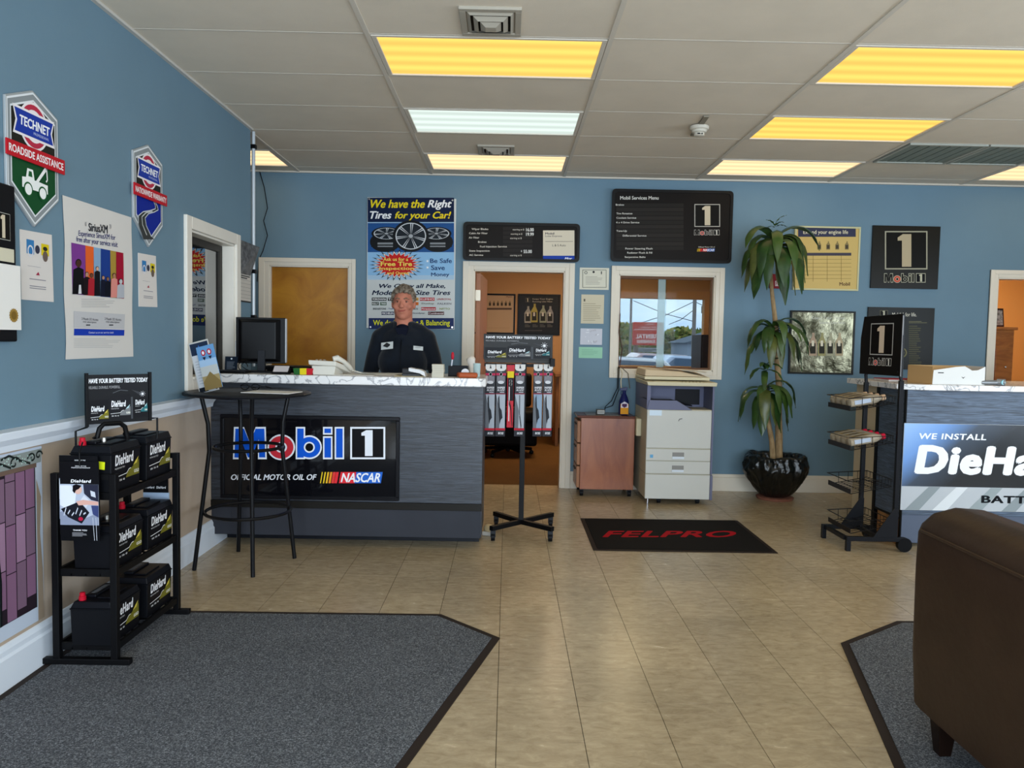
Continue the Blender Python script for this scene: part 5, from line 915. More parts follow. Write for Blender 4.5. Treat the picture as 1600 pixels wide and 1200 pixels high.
# ================================================================== PERSON
PX, PY = -.80, 5.86
def vox(b, name, parent, vs, it, fac=.5):
    o = b.make(name, parent, smooth=True, ang=180); m = o.modifiers.new('r', 'REMESH'); m.mode = 'VOXEL'; m.voxel_size = vs; m.use_smooth_shade = True
    s = o.modifiers.new('s', 'SMOOTH'); s.iterations = it; s.factor = fac; return o
def tc_(b, pts, rs, m, fl=1, n=16):      # tapered limb with round joints
    b.tube(pts, rs, m, n, flat=fl)
    for p_, r_ in zip(pts, rs): b.sph(p_, (r_*.99,)*3, m, 14, 8)
t = thing('person', (PX, PY, 0), 'grey haired man in a dark work jacket standing behind the counter', 'person')
SK = mat('B87660', .5, var=.09, vs=14); P_ = Matrix.Translation((PX, PY, 0)); hz = 1.648   # head centre
b = B(M=P_)
b.sph((0, .0, hz), (.078, .098, .118), SK, 28, 20); b.sph((0, -.012, hz-.055), (.068, .082, .082), SK, 24, 16); b.sph((0, -.045, hz-.098), (.04, .04, .03), SK)        # skull, jaw, chin
b.sph((0, .02, hz+.02), (.080, .09, .095), SK, 24, 16)
b.tube([(0, -.088, hz+.018), (0, -.1, hz-.005), (0, -.113, hz-.028)], [.009, .011, .017], SK, 10); b.sph((0, -.108, hz-.03), (.019, .016, .012), SK, 12, 8)
for s in (-1, 1):
    b.sph((s*.034, -.078, hz+.032), (.028, .016, .009), SK, 12, 8); b.sph((s*.046, -.066, hz-.028), (.026, .024, .026), SK, 12, 8); b.sph((s*.082, .012, hz-.008), (.012, .02, .034), SK, 12, 10)
    b.sph((s*.012, -.107, hz-.032), (.009, .01, .008), SK, 10, 6)
b.sph((0, -.09, hz-.058), (.026, .012, .008), SK); b.sph((0, -.088, hz-.071), (.022, .012, .007), SK)
b.tube([(0, .02, hz-.04), (0, .015, 1.53), (0, .03, 1.42)], [.066, .067, .078], SK, 18)
# torso, arms, hands, legs of the same body
b.sph((0, .02, 1.32), (.17, .1, .14), SK, 20, 12); b.sph((0, 0, 1.1), (.16, .115, .16), SK, 20, 12); b.sph((0, .01, .95), (.165, .11, .12), SK, 20, 12)
for s in (-1, 1):
    tc_(b, [(s*.165, .03, 1.35), (s*.248, .04, 1.13), (s*.24, -.03, .93)], [.045, .04, .03], SK); hx, hy, hz2 = s*.235, -.045, .9
    b.sph((hx, hy, hz2-.03), (.02, .038, .045), SK, 12, 8)
    for k, (dy, ln) in enumerate(((-.028, .065), (-.009, .075), (.01, .07), (.027, .055))): b.tube([(hx, hy+dy, hz2-.055), (hx-s*.006, hy+dy, hz2-.055-ln*.55), (hx-s*.02, hy+dy*.9, hz2-.055-ln)], [.0085, .008, .0065], SK, 8)
    b.tube([(hx-s*.01, hy-.03, hz2-.01), (hx-s*.015, hy-.055, hz2-.04), (hx-s*.02, hy-.06, hz2-.065)], [.011, .01, .008], SK, 8)
    tc_(b, [(s*.09, .01, .9), (s*.11, -.01, .5), (s*.115, .02, .1)], [.085, .058, .04], SK)
    b.sph((s*.12, -.04, .045), (.04, .1, .035), SK)
vox(b, 'body', t, .0048, 4)
for s in (-1, 1):
    e = B(M=P_); e.sph((s*.032, -.0815, hz+.006), (.0125, .009, .0055), mat('8E7A70', .4), 14, 8); eo = e.make('eye', t, smooth=True)
    e = B(M=P_); e.sph((s*.032, -.0885, hz+.006), (.0062, .004, .0052), mat('1E1610', .3), 10, 6); e.make('iris', eo, smooth=True)
    e = B(M=P_); e.tube([(s*.014, -.0965, hz+.027), (s*.034, -.0955, hz+.033), (s*.054, -.079, hz+.026)], [.004, .0052, .003], mat('7A6250', .8), 8); e.make('eyebrow', t, smooth=True)
    e = B(M=P_); e.tube([(s*.019, -.0885, hz+.0135), (s*.032, -.0925, hz+.0155), (s*.046, -.083, hz+.0125)], [.0022, .003, .0022], mat('8A5644', .5), 6); e.make('eyelid', t, smooth=True)
e = B(M=P_); e.tube([(-.026, -.0945, hz-.062), (-.01, -.1015, hz-.0635), (.012, -.1015, hz-.062), (.028, -.094, hz-.056)], [.0022, .0045, .0045, .0022], mat('9E4E48', .45), 8); e.make('lips', t, smooth=True)
HR = mat('4E4238', .85, h2='948878', vs=45, bump=.8, bs=160); b = B(M=P_); r = random.Random(5)
b.sph((0, .028, hz+.03), (.085, .098, .102), HR, 28, 18)
for k in range(260):
    a1, e1 = r.uniform(0, 2*pi), r.uniform(.15, 1.5); x, y, z = .086*cos(e1)*cos(a1), .028+.1*cos(e1)*sin(a1), hz+.03+.104*sin(e1)
    if y < -.035 and z < hz+.072: continue
    q = r.uniform(.009, .016); b.sph((x, y, z), (q, q, q*1.1), HR, 8, 6)
for k in range(34): x = r.uniform(-.06, .06); b.sph((x, -.068-.02*(1-(x/.07)**2)+r.uniform(0, .015), hz+.085+r.uniform(-.004, .022)-abs(x)*.12), (.012, .014, .012), HR, 8, 6)
for s in (-1, 1):
    for k in range(26): b.sph((s*(.08+r.uniform(-.004, .004)), r.uniform(-.03, .05), hz+r.uniform(.012, .075)), (.009, .013, .014), HR, 8, 6)
b.box(-.2, -.2, hz-.2, .2, -.2001, hz-.2001, HR) if 0 else None
ho = vox(b, 'hair', t, .005, 2)
# jacket
JK = mat('10161F', .8, sheen=.15, bump=.25, bs=18, var=.25, vs=5); b = B(M=P_)
b.sph((0, .03, 1.355), (.19, .125, .135), JK, 26, 16); b.sph((0, .0, 1.2), (.188, .142, .17), JK, 26, 16); b.sph((0, -.01, 1.04), (.176, .15, .17), JK, 26, 16); b.sph((0, 0, .93), (.18, .14, .12), JK, 24, 14)
b.tube([(0, .03, 1.38), (0, .03, 1.475)], [.14, .085], JK, 22, flat=.8)
for s in (-1, 1):
    b.tube([(s*.05, .03, 1.46), (s*.12, .032, 1.43), (s*.172, .035, 1.385)], [.06, .066, .07], JK, 14); b.sph((s*.172, .035, 1.378), (.078, .08, .08), JK)
    tc_(b, [(s*.18, .035, 1.36), (s*.222, .05, 1.24), (s*.252, .045, 1.12), (s*.262, .0, 1.03), (s*.25, -.035, .945)], [.074, .066, .058, .054, .046], JK)
vox(b, 'jacket', t, .008, 5)
# collar, undershirt, placket, patches
US = mat('0B1020', .8)
b = B(M=P_)
for s in (-1, 1):
    vs = []; n = 9
    for k in range(n):
        a1 = RAD(88-k*19)*1.0; rx, ry = .078, .074; xx, yy = s*rx*cos(a1), .03+ry*sin(a1)
        dz = -.02*k/n*1.6; fl = 1.0+.35*(k/(n-1))
        vs += [(xx*1.0, yy, 1.53+dz*.7), (xx*1.26*fl**.4, .03+(yy-.03)*1.28*fl**.5, 1.472+dz-.035*(k/(n-1)))]
    b.add(vs, [(2*i, 2*i+1, 2*i+3, 2*i+2) if s < 0 else (2*i, 2*i+2, 2*i+3, 2*i+1) for i in range(n-1)], JK)
o = b.make('collar', t, smooth=True); md = o.modifiers.new('s', 'SOLIDIFY'); md.thickness = .008; md.offset = 0; md = o.modifiers.new('b', 'SUBSURF'); md.levels = md.render_levels = 1
b = B(M=P_); b.sph((0, -.012, 1.44), (.06, .066, .06), US, 18, 10); b.prism([(-.052, 1.46), (.05, 1.46), (.03, 1.39), (.004, 1.35), (-.02, 1.395)], .0, .02, US, frY(-.07)); b.make('undershirt', t, smooth=True)
def patch(x0, x1, z0, z1, dz, name, y):
    b = B(M=P_); n = 6; vs = []
    for k in range(n+1):
        x = x0+(x1-x0)*k/n; yy = y+.55*(abs(x)-abs((x0+x1)/2))*.5; vs += [(x, yy, z0+dz*k/n), (x, yy+.004, z1+dz*k/n)]
    o = b.add(vs, [(2*i, 2*i+2, 2*i+3, 2*i+1) for i in range(n)], mat('C4C8C6', .7)).make(name, t, smooth=True); return o
pa = patch(-.148, -.055, 1.292, 1.345, .012, 'logo_patch', -.128); b = B(M=P_); b.prism([(-.132, 1.318), (-.1, 1.306), (-.072, 1.328), (-.104, 1.344)], 0, .001, mat('1A1C1E', .6), Matrix.Translation((0, 0, .004)) @ frY(-.131)); b.make('logo', pa)
pb = patch(.095, .165, 1.298, 1.328, -.006, 'name_patch', -.122); b = B(M=P_); b.tube([(.108+.005*k, -.1265, 1.314+.004*(k % 2)) for k in range(9)], .0012, mat('5A6068', .6), 5); b.make('embroidery', pb)
b = B(M=P_); b.tube([(.0, -.093, 1.37), (.0, -.125, 1.33), (.0, -.145, 1.25), (0, -.152, 1.15), (0, -.16, 1.0)], .003, mat('07090D', .5), 6); b.make('placket_seam', t, smooth=True)
b = B(M=P_)
for s in (-1, 1): tc_(b, [(s*.09, .01, .88), (s*.11, -.01, .5), (s*.115, .02, .09)], [.105, .078, .066], JK)
b.sph((0, 0, .9), (.185, .13, .1), JK, 20, 10); vox(b, 'trousers', t, .012, 4)
for s in (-1, 1): b = B(M=P_); b.hexa([(s*.12-.045, -.16, .001), (s*.12+.045, -.16, .001), (s*.12+.045, .09, .001), (s*.12-.045, .09, .001), (s*.12-.035, -.14, .06), (s*.12+.035, -.14, .06), (s*.12+.04, .08, .1), (s*.12-.04, .08, .1)], BLK); b.make('shoe', t, .015, seg=3)
# ================================================================== BACK ROOM CONTENT
def far_board(name, lab, cn, face, frame, art):
    Y = BR-.02; (x0, y0), (x1, y1) = cn; a = YP(x0, y0, Y); c = YP(x1, y1, Y); t = thing(name, ((a[0]+c[0])/2, BR, c[1]), lab, 'poster'); b = B()
    for q in ((a[0], a[1]-.025, c[0], a[1]), (a[0], c[1], c[0], c[1]+.025), (a[0], c[1]+.025, a[0]+.025, a[1]-.025), (c[0]-.025, c[1]+.025, c[0], a[1]-.025)): b.box(q[0], Y-.012, q[1], q[2], BR-.001, q[3], BLK)
    b.make('frame', t, .003); B().box(a[0]+.02, Y, c[1]+.02, c[0]-.02, BR-.002, a[1]-.02, face).make('sheet', t); p = Pr(frY(Y), lambda x, y: YP(x, y, Y), .4); art(p); p.done('printing', t)
def art(p):
    p.text('Mobil', 791, 465, 800, 462.5, '5A3028', 2)
    for k in range(7): bottle_art(p, 757.5+k*6.2, 478, 3.6, 8, 2, '7A6A52', '3A332A')
    p.rect(746, 481, 799.5, 484, '5A4A40', 2); p.lines(746, 494, 752, 512, 5, '8A7660', 2, .3); p.rect(752, 512, 796, 512.4, 'A08A70', 2)
far_board('chart_poster', 'pale framed oil chart poster inside the back room', ((738, 458), (804.5, 522.5)), mat('BBA184', .5), None, art)
def art(p):
    one_logo(p, 821, 472, 828, 465.5, 2, '8A8880'); p.text('Keeps Your Engine', 832, 469, 864, 466, 'B8B0A0', 2, .01); p.text('Running Like New', 832, 473, 863, 470, 'B8B0A0', 2, .01)
    for k, (x, h_, c_) in enumerate(((819.5, 26, '9A9890'), (829.5, 29, 'A89A50'), (843, 27, '8E9480'), (854, 26, '8A8888'))): bottle_art(p, x, 504.5-(h_-26)*.3, 10.5, h_, 2+2*(k % 2), c_, '2A2824'); p.text('1', x+3.6, 494, x+6.6, 488, 'C8C4B8', 6, .04)
    for x in (820, 832, 843.5, 855): p.lines(x, 507, x+9, 512, 3, '6E6A62', 2, .35)
    p.rect(820, 516, 847, 517, '5A5650', 2)
far_board('oil_bottle_poster', 'black framed poster of four oil bottles inside the back room', ((809.5, 459), (874.5, 524)), mat('141210', .35), None, art)
# office chair in the doorway
t = thing('office_chair', (.1, 9.2, 0), 'black padded office chair standing inside the back room doorway', 'chair'); CBK = mat('060607', .6)
B().box(-.3, 8.95, .42, .35, 9.5, .56, CBK).make('seat', t, .05, seg=4); B().box(-.24, 9.45, .56, .30, 9.55, .98, CBK).make('backrest', t, .045, seg=4)
for s in (-.34, .37): B().tube([(s, 9.0, .5), (s, 9.0, .74), (s, 9.05, .77), (s, 9.38, .77), (s, 9.42, .70), (s, 9.42, .5)], .024, CBK, 8).make('armrest', t, smooth=True)
B().box(-.3, 8.97, .14, .36, 9.45, .42, mat('040405', .7)).make('seat_skirt', t, .03); B().cyl((.02, 9.2, .06), (.02, 9.2, .2), .03, BLK).make('gas_column', t)
for k in range(5): an = k*2*pi/5+.3; B().tube([(.02, 9.2, .1), (.02+.3*cos(an), 9.2+.3*sin(an), .07)], .02, BLK, 8).sph((.02+.3*cos(an), 9.2+.3*sin(an), .03), .029, BLK, 10, 6).make('base_arm', t)
t = thing('back_desk', (1.0, 10.4, 0), 'brown desk below the far window of the back room', 'desk'); DB = wood('6A4526', '8A5E36', (8, 1, 1))
B().box(.62, 10.0, .92, 1.45, 10.7, .96, DB).make('desktop', t, .004); B().box(.64, 10.05, .003, .68, 10.65, .92, DB).make('side_panel', t); B().box(1.40, 10.05, .003, 1.44, 10.65, .92, DB).make('side_panel', t)
t = thing('back_cabinet', (2.55, 10.3, 0), 'tall dark cabinet beside the far window of the back room', 'cabinet'); x0, x1 = YP(1095, 550, 9.8)[0], YP(1112, 550, 9.8)[0]; zc_ = YP(1100, 523, 9.8)[1]
B().box(x0, 9.8, .01, x1+.25, 10.3, zc_, mat('1C1614', .5)).make('body', t, .005); B().box(x0+.02, 9.785, .1, x1+.23, 9.8, zc_-.03, mat('241C19', .4)).make('door', t, .003); B().box(x0+.05, 9.775, .8, x0+.06, 9.785, .95, CHROME).make('handle', t)
# right room dresser
t = thing('wooden_dresser', (4.9, 8.9, 0), 'brown wooden dresser standing in the orange side room', 'dresser'); DR = wood('8A4E1A', 'A8662A', (1, 1, 5), 3, .4); x0, x1 = YP(1552, 550, 8.0)[0], YP(1583, 550, 8.0)[0]; zd = YP(1570, 511, 8.0)[1]
B().box(x0, 8.0, .01, x1, 8.5, zd-.03, DR).make('carcass', t, .003); B().box(x0-.02, 7.97, zd-.03, x1+.02, 8.52, zd, DR).make('top', t, .004)
for k in range(3): f = B().box(x0+.02, 7.988, .1+k*.45, x1-.02, 8.0, .5+k*.45, DR).make('drawer', t, .003); B().sph((x0+.12, 7.98, .3+k*.45), .014, CHROME).make('knob', f, smooth=True)
t = thing('picture_frame', (4.7, 8.05, zd), 'small dark framed picture on top of the dresser', 'picture'); xp = YP(1560, 500, 8.1)[0]
B(M=Matrix.Translation((xp, 8.1, zd)) @ Matrix.Rotation(-.15, 4, 'X')).box(-.05, -.01, 0.002, .06, .01, .2, mat('3A1A10', .4)).make('frame', t, .003); B(M=Matrix.Translation((xp, 8.1, zd)) @ Matrix.Rotation(-.15, 4, 'X')).box(-.035, -.013, .02, .045, -.01, .18, mat('8A8680', .3, var=.6, vs=30)).make('photo', t)
# ================================================================== OUTSIDE THE FAR WINDOW
tag(B().box(-30, BR+.2, -.35, 60, 120, -.3, mat('8E8E8C', .9, var=.1, vs=.5)).make('ground_outside'), kind='structure')
t = thing('roadside_sign', (5, 24, -.3), 'red roadside sign seen in reverse through the far window', 'sign')
Ys = 24; a = YP(989.5, 503, Ys); c = YP(1036, 540, Ys); B().box(a[0], Ys, c[1], c[0], Ys+.15, a[1], mat('C0422E', .5)).make('sign_box', t, .01)
for x in (a[0]+.12, c[0]-.12): B().box(x-.06, Ys+.02, -.3, x+.06, Ys+.13, c[1], mat('7A6A5A', .7)).make('post', t)
p = Pr(frY(Ys), lambda x, y: YP(x, y, Ys), .5, 4); p.text('3421', 1022, 508, 1009, 505, 'F0E0D8', 4); p.text('POST ROAD', 1031, 513, 999, 510.5, 'F0E0D8', 4); p.rect(991, 514.5, 1035, 515.3, 'F0E0D8', 4); p.text('ORIENTAL', 1035, 529, 993, 522, 'F0E0D8', 4, .02); p.text('CLEANERS', 1033, 536, 995, 531, 'F0E0D8', 4, .02); p.done('lettering', t)
b = B(); x0, x1 = a[0], c[0]+.6
t2 = thing('message_board', (5, 24.1, -.3), 'white letter board below the red roadside sign', 'sign'); q0 = YP(990, 543, Ys+.1); q1 = YP(1036, 550.5, Ys+.1); B().box(q0[0], Ys+.16, q1[1], q1[0], Ys+.2, q0[1], mat('B4B4B0', .5)).make('board', t2)
p = Pr(frY(Ys+.16), None, .5, 4); p.lines(q0[0]+.03, q1[1]+.02, q1[0]-.03, q0[1]-.02, 2, '5A5A58', 4, .5); p.done('lettering', t2)
PO = mat('8A8078', .8)
for k, (px, Y, rr) in enumerate(((985, 32, .055), (1084, 27, .075))):
    x = YP(px, 520, Y)[0]; t = thing('utility_pole', (x, Y, -.3), ('slim grey utility pole left of the red sign', 'thick grey utility pole right of the red sign')[k], 'pole'); B().cyl((x, Y, -.3), (x, Y, 9.5), rr, PO, 12, rr*.7).make('pole', t, smooth=True)
    B().box(x-1.1, Y-.06, 7.6, x+1.1, Y+.06, 7.75, PO).make('crossarm', t)
    if k: B().cyl((x+.35, Y-.1, YP(1095, 485, Y)[1]-.1), (x+.35, Y-.1, YP(1095, 485, Y)[1]+.15), .14, PO).make('transformer', t)
for k, (a_, c_) in enumerate((((990, 470), (1083, 502)), ((1000, 505), (1083, 472)), ((1045, 507), (1083, 485)), ((1083, 470), (1110, 476)))):
    q0, q1 = YP(*a_, 27.5), YP(*c_, 27.5); t = thing('power_line', (q0[0], 27.5, q0[1]), ('upper power line sloping down towards the thick pole', 'power line rising towards the thick pole', 'lowest short power line left of the thick pole', 'short power line right of the thick pole')[k], 'wire'); B().tube([(q0[0], 27.5, q0[1]), ((q0[0]+q1[0])/2, 27.5, (q0[1]+q1[1])/2-.08), (q1[0], 27.5, q1[1])], .012, mat('3A3C40', .7), 5).make('wire', t)
LFM = [mat(h, .8) for h in ('6E7A3A', '8E8A42', '5A6A34', '9A8E4A')]
def tree(px, Y, top, w, lab, s):
    r = random.Random(s); x = YP(px, 540, Y)[0]; zt_ = YP(px, top, Y)[1]; t = thing('tree', (x, Y, -.3), lab, 'tree', 'trees across the road'); B().cyl((x, Y, -.3), (x, Y, zt_*.6), .18, PO, 10, .1).make('trunk', t, smooth=True)
    vs, fs, b = [], [], B()
    for k in range(900):
        th, ph, rr = r.uniform(0, 2*pi), r.uniform(-1, 1), r.uniform(.6, 1)**.5; c0 = Vector((x+w*rr*cos(th)*math.sqrt(1-ph*ph), Y+w*.7*rr*sin(th)*math.sqrt(1-ph*ph), zt_*.55+zt_*.45*rr*ph)); u = Vector((r.uniform(-1, 1), r.uniform(-1, 1), r.uniform(-1, 1))).normalized()*.22; v = u.orthogonal().normalized()*.16
        b.add([c0-u, c0+v, c0+u, c0-v], [(0, 1, 2, 3)], LFM[k % 4])
    tag(b.make('foliage', t), kind='stuff')
tree(976, 44, 505, 1.7, 'yellow green tree behind the slim utility pole', 1); tree(1065, 46, 512, 1.6, 'yellow green tree between sign and thick pole', 2); tree(1090, 50, 516, 1.5, 'green tree right of the thick utility pole', 3); tree(1018, 52, 520, 2, 'dull green tree behind the red sign', 4); tree(1045, 55, 522, 1.8, 'low green tree beyond the sliding pane edge', 5)
t = thing('grey_house', (12, 40, -.3), 'small grey house across the road at the right of the view', 'house'); x0 = YP(1074, 540, 40)[0]; zr = YP(1090, 536, 40)[1]
B().box(x0, 40, -.3, x0+4, 44, zr, mat('9AA2AE', .7)).make('wall', t); B().prism([(x0-.2, zr), (x0+4.2, zr), (x0+2, zr+.7)], 0, -4.4, mat('6A7078', .8), frY(39.8)).make('roof', t)
for k in range(3): B().box(x0+.4+k*1.1, 39.97, .6, x0+.8+k*1.1, 40, 1.2, mat('3A404A', .3)).make('window', t)
def car(px, Y, h_, lab, w=4.0):
    x = YP(px, 560, Y)[0]; t = thing('parked_car', (x, Y, -.3), lab, 'car', 'parked cars outside'); cm = mat(h_, .25, coat=.6); z = -.05+.55
    M_ = Matrix.Translation((x, Y, -.3)); o = [(-w/2, .3), (w/2, .3), (w/2, .75), (w*.28, .92), (w*.14, 1.38), (-w*.2, 1.42), (-w*.34, .98), (-w/2, .85)]
    B().prism(o, -.85, .85, cm, M_ @ frY(0)).make('body', t, .05, seg=3); B().prism([(w*.24, .93), (w*.125, 1.33), (-w*.18, 1.37), (-w*.3, .98)], -.86, .86, mat('5A6C80', .1), M_ @ frY(0)).make('windows', t)
    for s in (-1, 1):
        for q in (-.8, .8): B().cyl((x+s*w*.31, Y+q-.1, .0), (x+s*w*.31, Y+q+.1, .0), .3, BLK, 18).make('wheel', t)
car(985, 15, 'E4E6EA', 'white parked car at the left below the red sign', 3.6); car(1084, 17.4, 'B8C4D8', 'pale blue parked car at the right below the poles', 3.4); car(1035, 20.5, 'C8A8A4', 'pinkish parked car behind the white car', 3.6)
# ================================================================== CABINET, SPRAY BOTTLE, CLOCK
t = thing('file_cabinet', (.93, 6.97, 0), 'reddish brown wooden file cabinet on casters beside the copier', 'cabinet'); CW = wood('7A3E26', 'A0603C', (3.2, 3, .8), 2.4, .3, .03, .2, 3)
x0, x1 = .70, 1.155; y0, y1 = 6.80, 7.15; zt_ = .757
x0 = YP(907, 700, y0)[0]; x1 = YP(991, 700, y0)[0]; zt_ = YP(950, 650, y0)[1]; zb2 = YP(950, 765, y0)[1]
B().box(x0, y0, zb2, x1, y1, zt_-.02, CW).make('carcass', t, .003); B().box(x0-.035, y0-.01, zt_-.02, x1+.004, y1+.01, zt_, mat('5E3222', .25)).make('top', t, .004)
B().box(x0+.05, y0+.03, zt_, x1-.12, y1-.05, zt_+.003, mat('6A5A48', .2)).make('desk_pad', t)
for k in range(3): f = B().box(x0-.03, y0+.01, zb2+.012+k*(zt_-zb2-.05)/3, x0-.001, y1-.01, zb2+(k+1)*(zt_-zb2-.05)/3, mat('9A6E52', .35)).make('drawer', t, .004); B().box(x0-.042, y0+.1, zb2+(k+1)*(zt_-zb2-.05)/3-.04, x0-.03, y1-.1, zb2+(k+1)*(zt_-zb2-.05)/3-.03, BLK).make('pull', f)
def caster(x, y, r_, root, top):
    b = B(); b.cyl((x-.014, y, r_+.001), (x+.014, y, r_+.001), r_, BLKP, 18); b.box(x-.018, y-.014, r_, x+.018, y+.014, top, DGREY); b.make('caster', root, .002)
for x in (x0+.02, x1-.03):
    for y in (y0+.035, y1-.035): caster(x, y, (zb2)*.42, t, zb2)
CZ = zt_
t = thing('spray_bottle', (1.0, 6.95, CZ), 'blue spray bottle with an orange label on the file cabinet', 'bottle'); xs = YP(974.5, 640, 6.92)[0]; NB = mat('1A2050', .3)
B().lathe((xs, 6.92, CZ+.0035), [(.040, 0), (.046, .006), (.046, .09), (.044, .125), (.032, .16), (.018, .19), (.014, .205)], NB, 24, fn=lambda t_, k: 1-.18*abs(sin(t_))).make('body', t, smooth=True)
B().cyl((xs, 6.92, CZ+.205), (xs, 6.92, CZ+.222), .017, NB).hexa([(xs-.04, 6.91, CZ+.222), (xs+.025, 6.905, CZ+.222), (xs+.025, 6.935, CZ+.222), (xs-.04, 6.93, CZ+.222), (xs-.042, 6.912, CZ+.242), (xs+.028, 6.907, CZ+.255), (xs+.028, 6.933, CZ+.255), (xs-.042, 6.928, CZ+.242)], NB).make('spray_head', t, .002); B().tube([(xs-.022, 6.92, CZ+.222), (xs-.03, 6.92, CZ+.2), (xs-.026, 6.92, CZ+.18)], .004, NB, 6).make('trigger', t)
p = Pr(frY(6.878), None, .4, 0); p.rect(xs-.036, CZ+.012, xs+.036, CZ+.105, 'D8921E', 1); p.poly([(xs-.034, CZ+.07), (xs+.034, CZ+.07), (xs+.03, CZ+.108), (xs, CZ+.125), (xs-.03, CZ+.108)], 'D8D0D8', 2); p.poly([(xs-.022, CZ+.082), (xs, CZ+.07), (xs+.022, CZ+.082), (xs+.022, CZ+.105), (xs-.022, CZ+.105)], '4A2A50', 3); p.done('label_print', t)
t = thing('desk_clock', (.88, 6.9, CZ), 'small grey desk clock box on the file cabinet', 'clock'); xs = YP(938, 640, 6.9)[0]
B().box(xs-.038, 6.86, CZ+.0035, xs+.038, 6.93, CZ+.05, mat('4A4A48', .4)).make('case', t, .006); B().box(xs-.03, 6.855, CZ+.012, xs+.032, 6.86, CZ+.046, mat('B8BAB6', .3)).make('dial', t, .002)
b = B(); 
for k in range(4): b.box(xs-.022+k*.013, 6.853, CZ+.018, xs-.015+k*.013, 6.855, CZ+.04, mat('6A6C6A', .4))
b.make('digits', t)
t = thing('power_cables', (.95, 7.12, CZ), 'black and white cables hanging from the window corner to the cabinet', 'cable')
q = YP(966, 573, 7.15)
B().tube([(q[0], 7.15, q[1]), (q[0]-.005, 7.14, q[1]-.2), (q[0]-.06, 7.12, q[1]-.32), (q[0]-.12, 7.08, CZ+.06), (xs+.04, 6.92, CZ+.02)], .004, BLK, 6).tube([(q[0]+.01, 7.15, q[1]), (q[0]+.004, 7.13, q[1]-.22), (q[0]-.05, 7.1, q[1]-.36), (q[0]-.13, 7.06, CZ+.045)], .004, BLK, 6).make('cord', t, smooth=True)
B().tube([(q[0]+.02, 7.15, q[1]-.01), (q[0]+.04, 7.14, q[1]-.06), (q[0]+.025, 7.13, q[1]-.13), (q[0]+.03, 7.12, q[1]-.2)], .005, mat('D8CCB0', .5), 6).tube([(q[0]+.03, 7.15, q[1]-.005), (q[0]+.09, 7.13, q[1]-.06), (q[0]+.11, 7.12, q[1]-.2)], .004, mat('6A6458', .5), 6).make('white_cord', t, smooth=True)
t2 = B().tube([(*YP(969, 490, 7.16)[:1], 7.16, YP(969, 490, 7.16)[1]), (YP(967, 520, 7.16)[0], 7.16, YP(967, 520, 7.16)[1]), (YP(972, 545, 7.16)[0], 7.16, YP(972, 545, 7.16)[1]), (YP(968, 572, 7.16)[0], 7.15, YP(968, 572, 7.16)[1])], .005, mat('4A2A1A', .6), 6).make('brown_cord', t, smooth=True)
# ================================================================== COPIER
t = thing('photocopier', (1.5, 6.8, 0), 'large beige and grey office photocopier under the interior window', 'photocopier')
CF = mat('C9C9C2', .45); CS = mat('BDB59E', .5); CG = mat('6C6F86', .5); CY_ = mat('D2C8A8', .45); CDK = mat('17171C', .5)
FY = 6.5; x0 = YP(1009.5, 700, FY)[0]; x1 = YP(1113, 700, FY)[0]; xg = YP(1118, 640, FY)[0]; Zc = lambda py: YP(1060, py, FY)[1]; yb = 7.1
zb3 = Zc(780)
B().box(x0, FY+.012, zb3, x1+.0, yb, Zc(741), CS).make('lower_body', t, .006); B().box(x0+.001, FY, zb3, x1-.012, FY+.012, Zc(742), CF).make('lower_door', t, .004); B().box(x1-.011, FY-.002, zb3-.004, x1+.012, FY+.5, Zc(742), CG).make('side_strip', t, .003)
B().box(x0, FY+.014, Zc(741), x1, yb, Zc(640), CS).make('main_body', t, .004)
for k, (ya, yb_) in enumerate(((740.5, 721), (720, 702))):
    f = B().box(x0+.001, FY, Zc(ya), x1-.014, FY+.013, Zc(yb_), CF).make('paper_drawer', t, .003); xm = YP(1060, 700, FY)[0]
    B().box(xm-.05, FY-.006, Zc(ya-3), xm+.05, FY+.0, Zc(ya-6.5), mat('D8E0E8', .3)).box(xm-.05, FY-.0015, Zc(ya-6.5), xm+.05, FY-.0002, Zc(ya-13), mat('8E8C88', .5)).make('drawer_handle', f)
    if k: B().box(x0+.035, FY-.001, Zc(716), x0+.062, FY-.0002, Zc(711), mat('6AA8D0', .4)).make('tray_sticker', f)
f = B().box(x0+.001, FY, Zc(700.5), x1-.014, FY+.013, Zc(641.5), CF).make('front_door', t, .004); B().box(x0+.02, FY-.001, Zc(650), x0+.125, FY-.0002, Zc(641.5), mat('D4E4F0', .4)).make('label_sticker', f); B().tube([(x0+.27, FY-.001, Zc(658)), (x0+.275, FY-.003, Zc(655)), (x0+.3, FY-.001, Zc(654))], .003, mat('6A6A68', .4), 6).make('door_logo', f)
B().box(x1-.012, FY-.001, Zc(741), xg-.012, FY+.5, Zc(603), CG).make('side_strip', t, .003); B().box(xg-.012, FY+.06, Zc(741), xg+.002, yb, Zc(598), CF).make('right_side', t, .004); B().box(xg+.002, FY+.15, Zc(690), xg+.02, FY+.4, Zc(640), CF).make('side_tray_door', t, .008)
B().box(x0-.045, FY+.25, Zc(688), x0-.001, FY+.5, Zc(660), CY_).make('side_handle', t, .006)
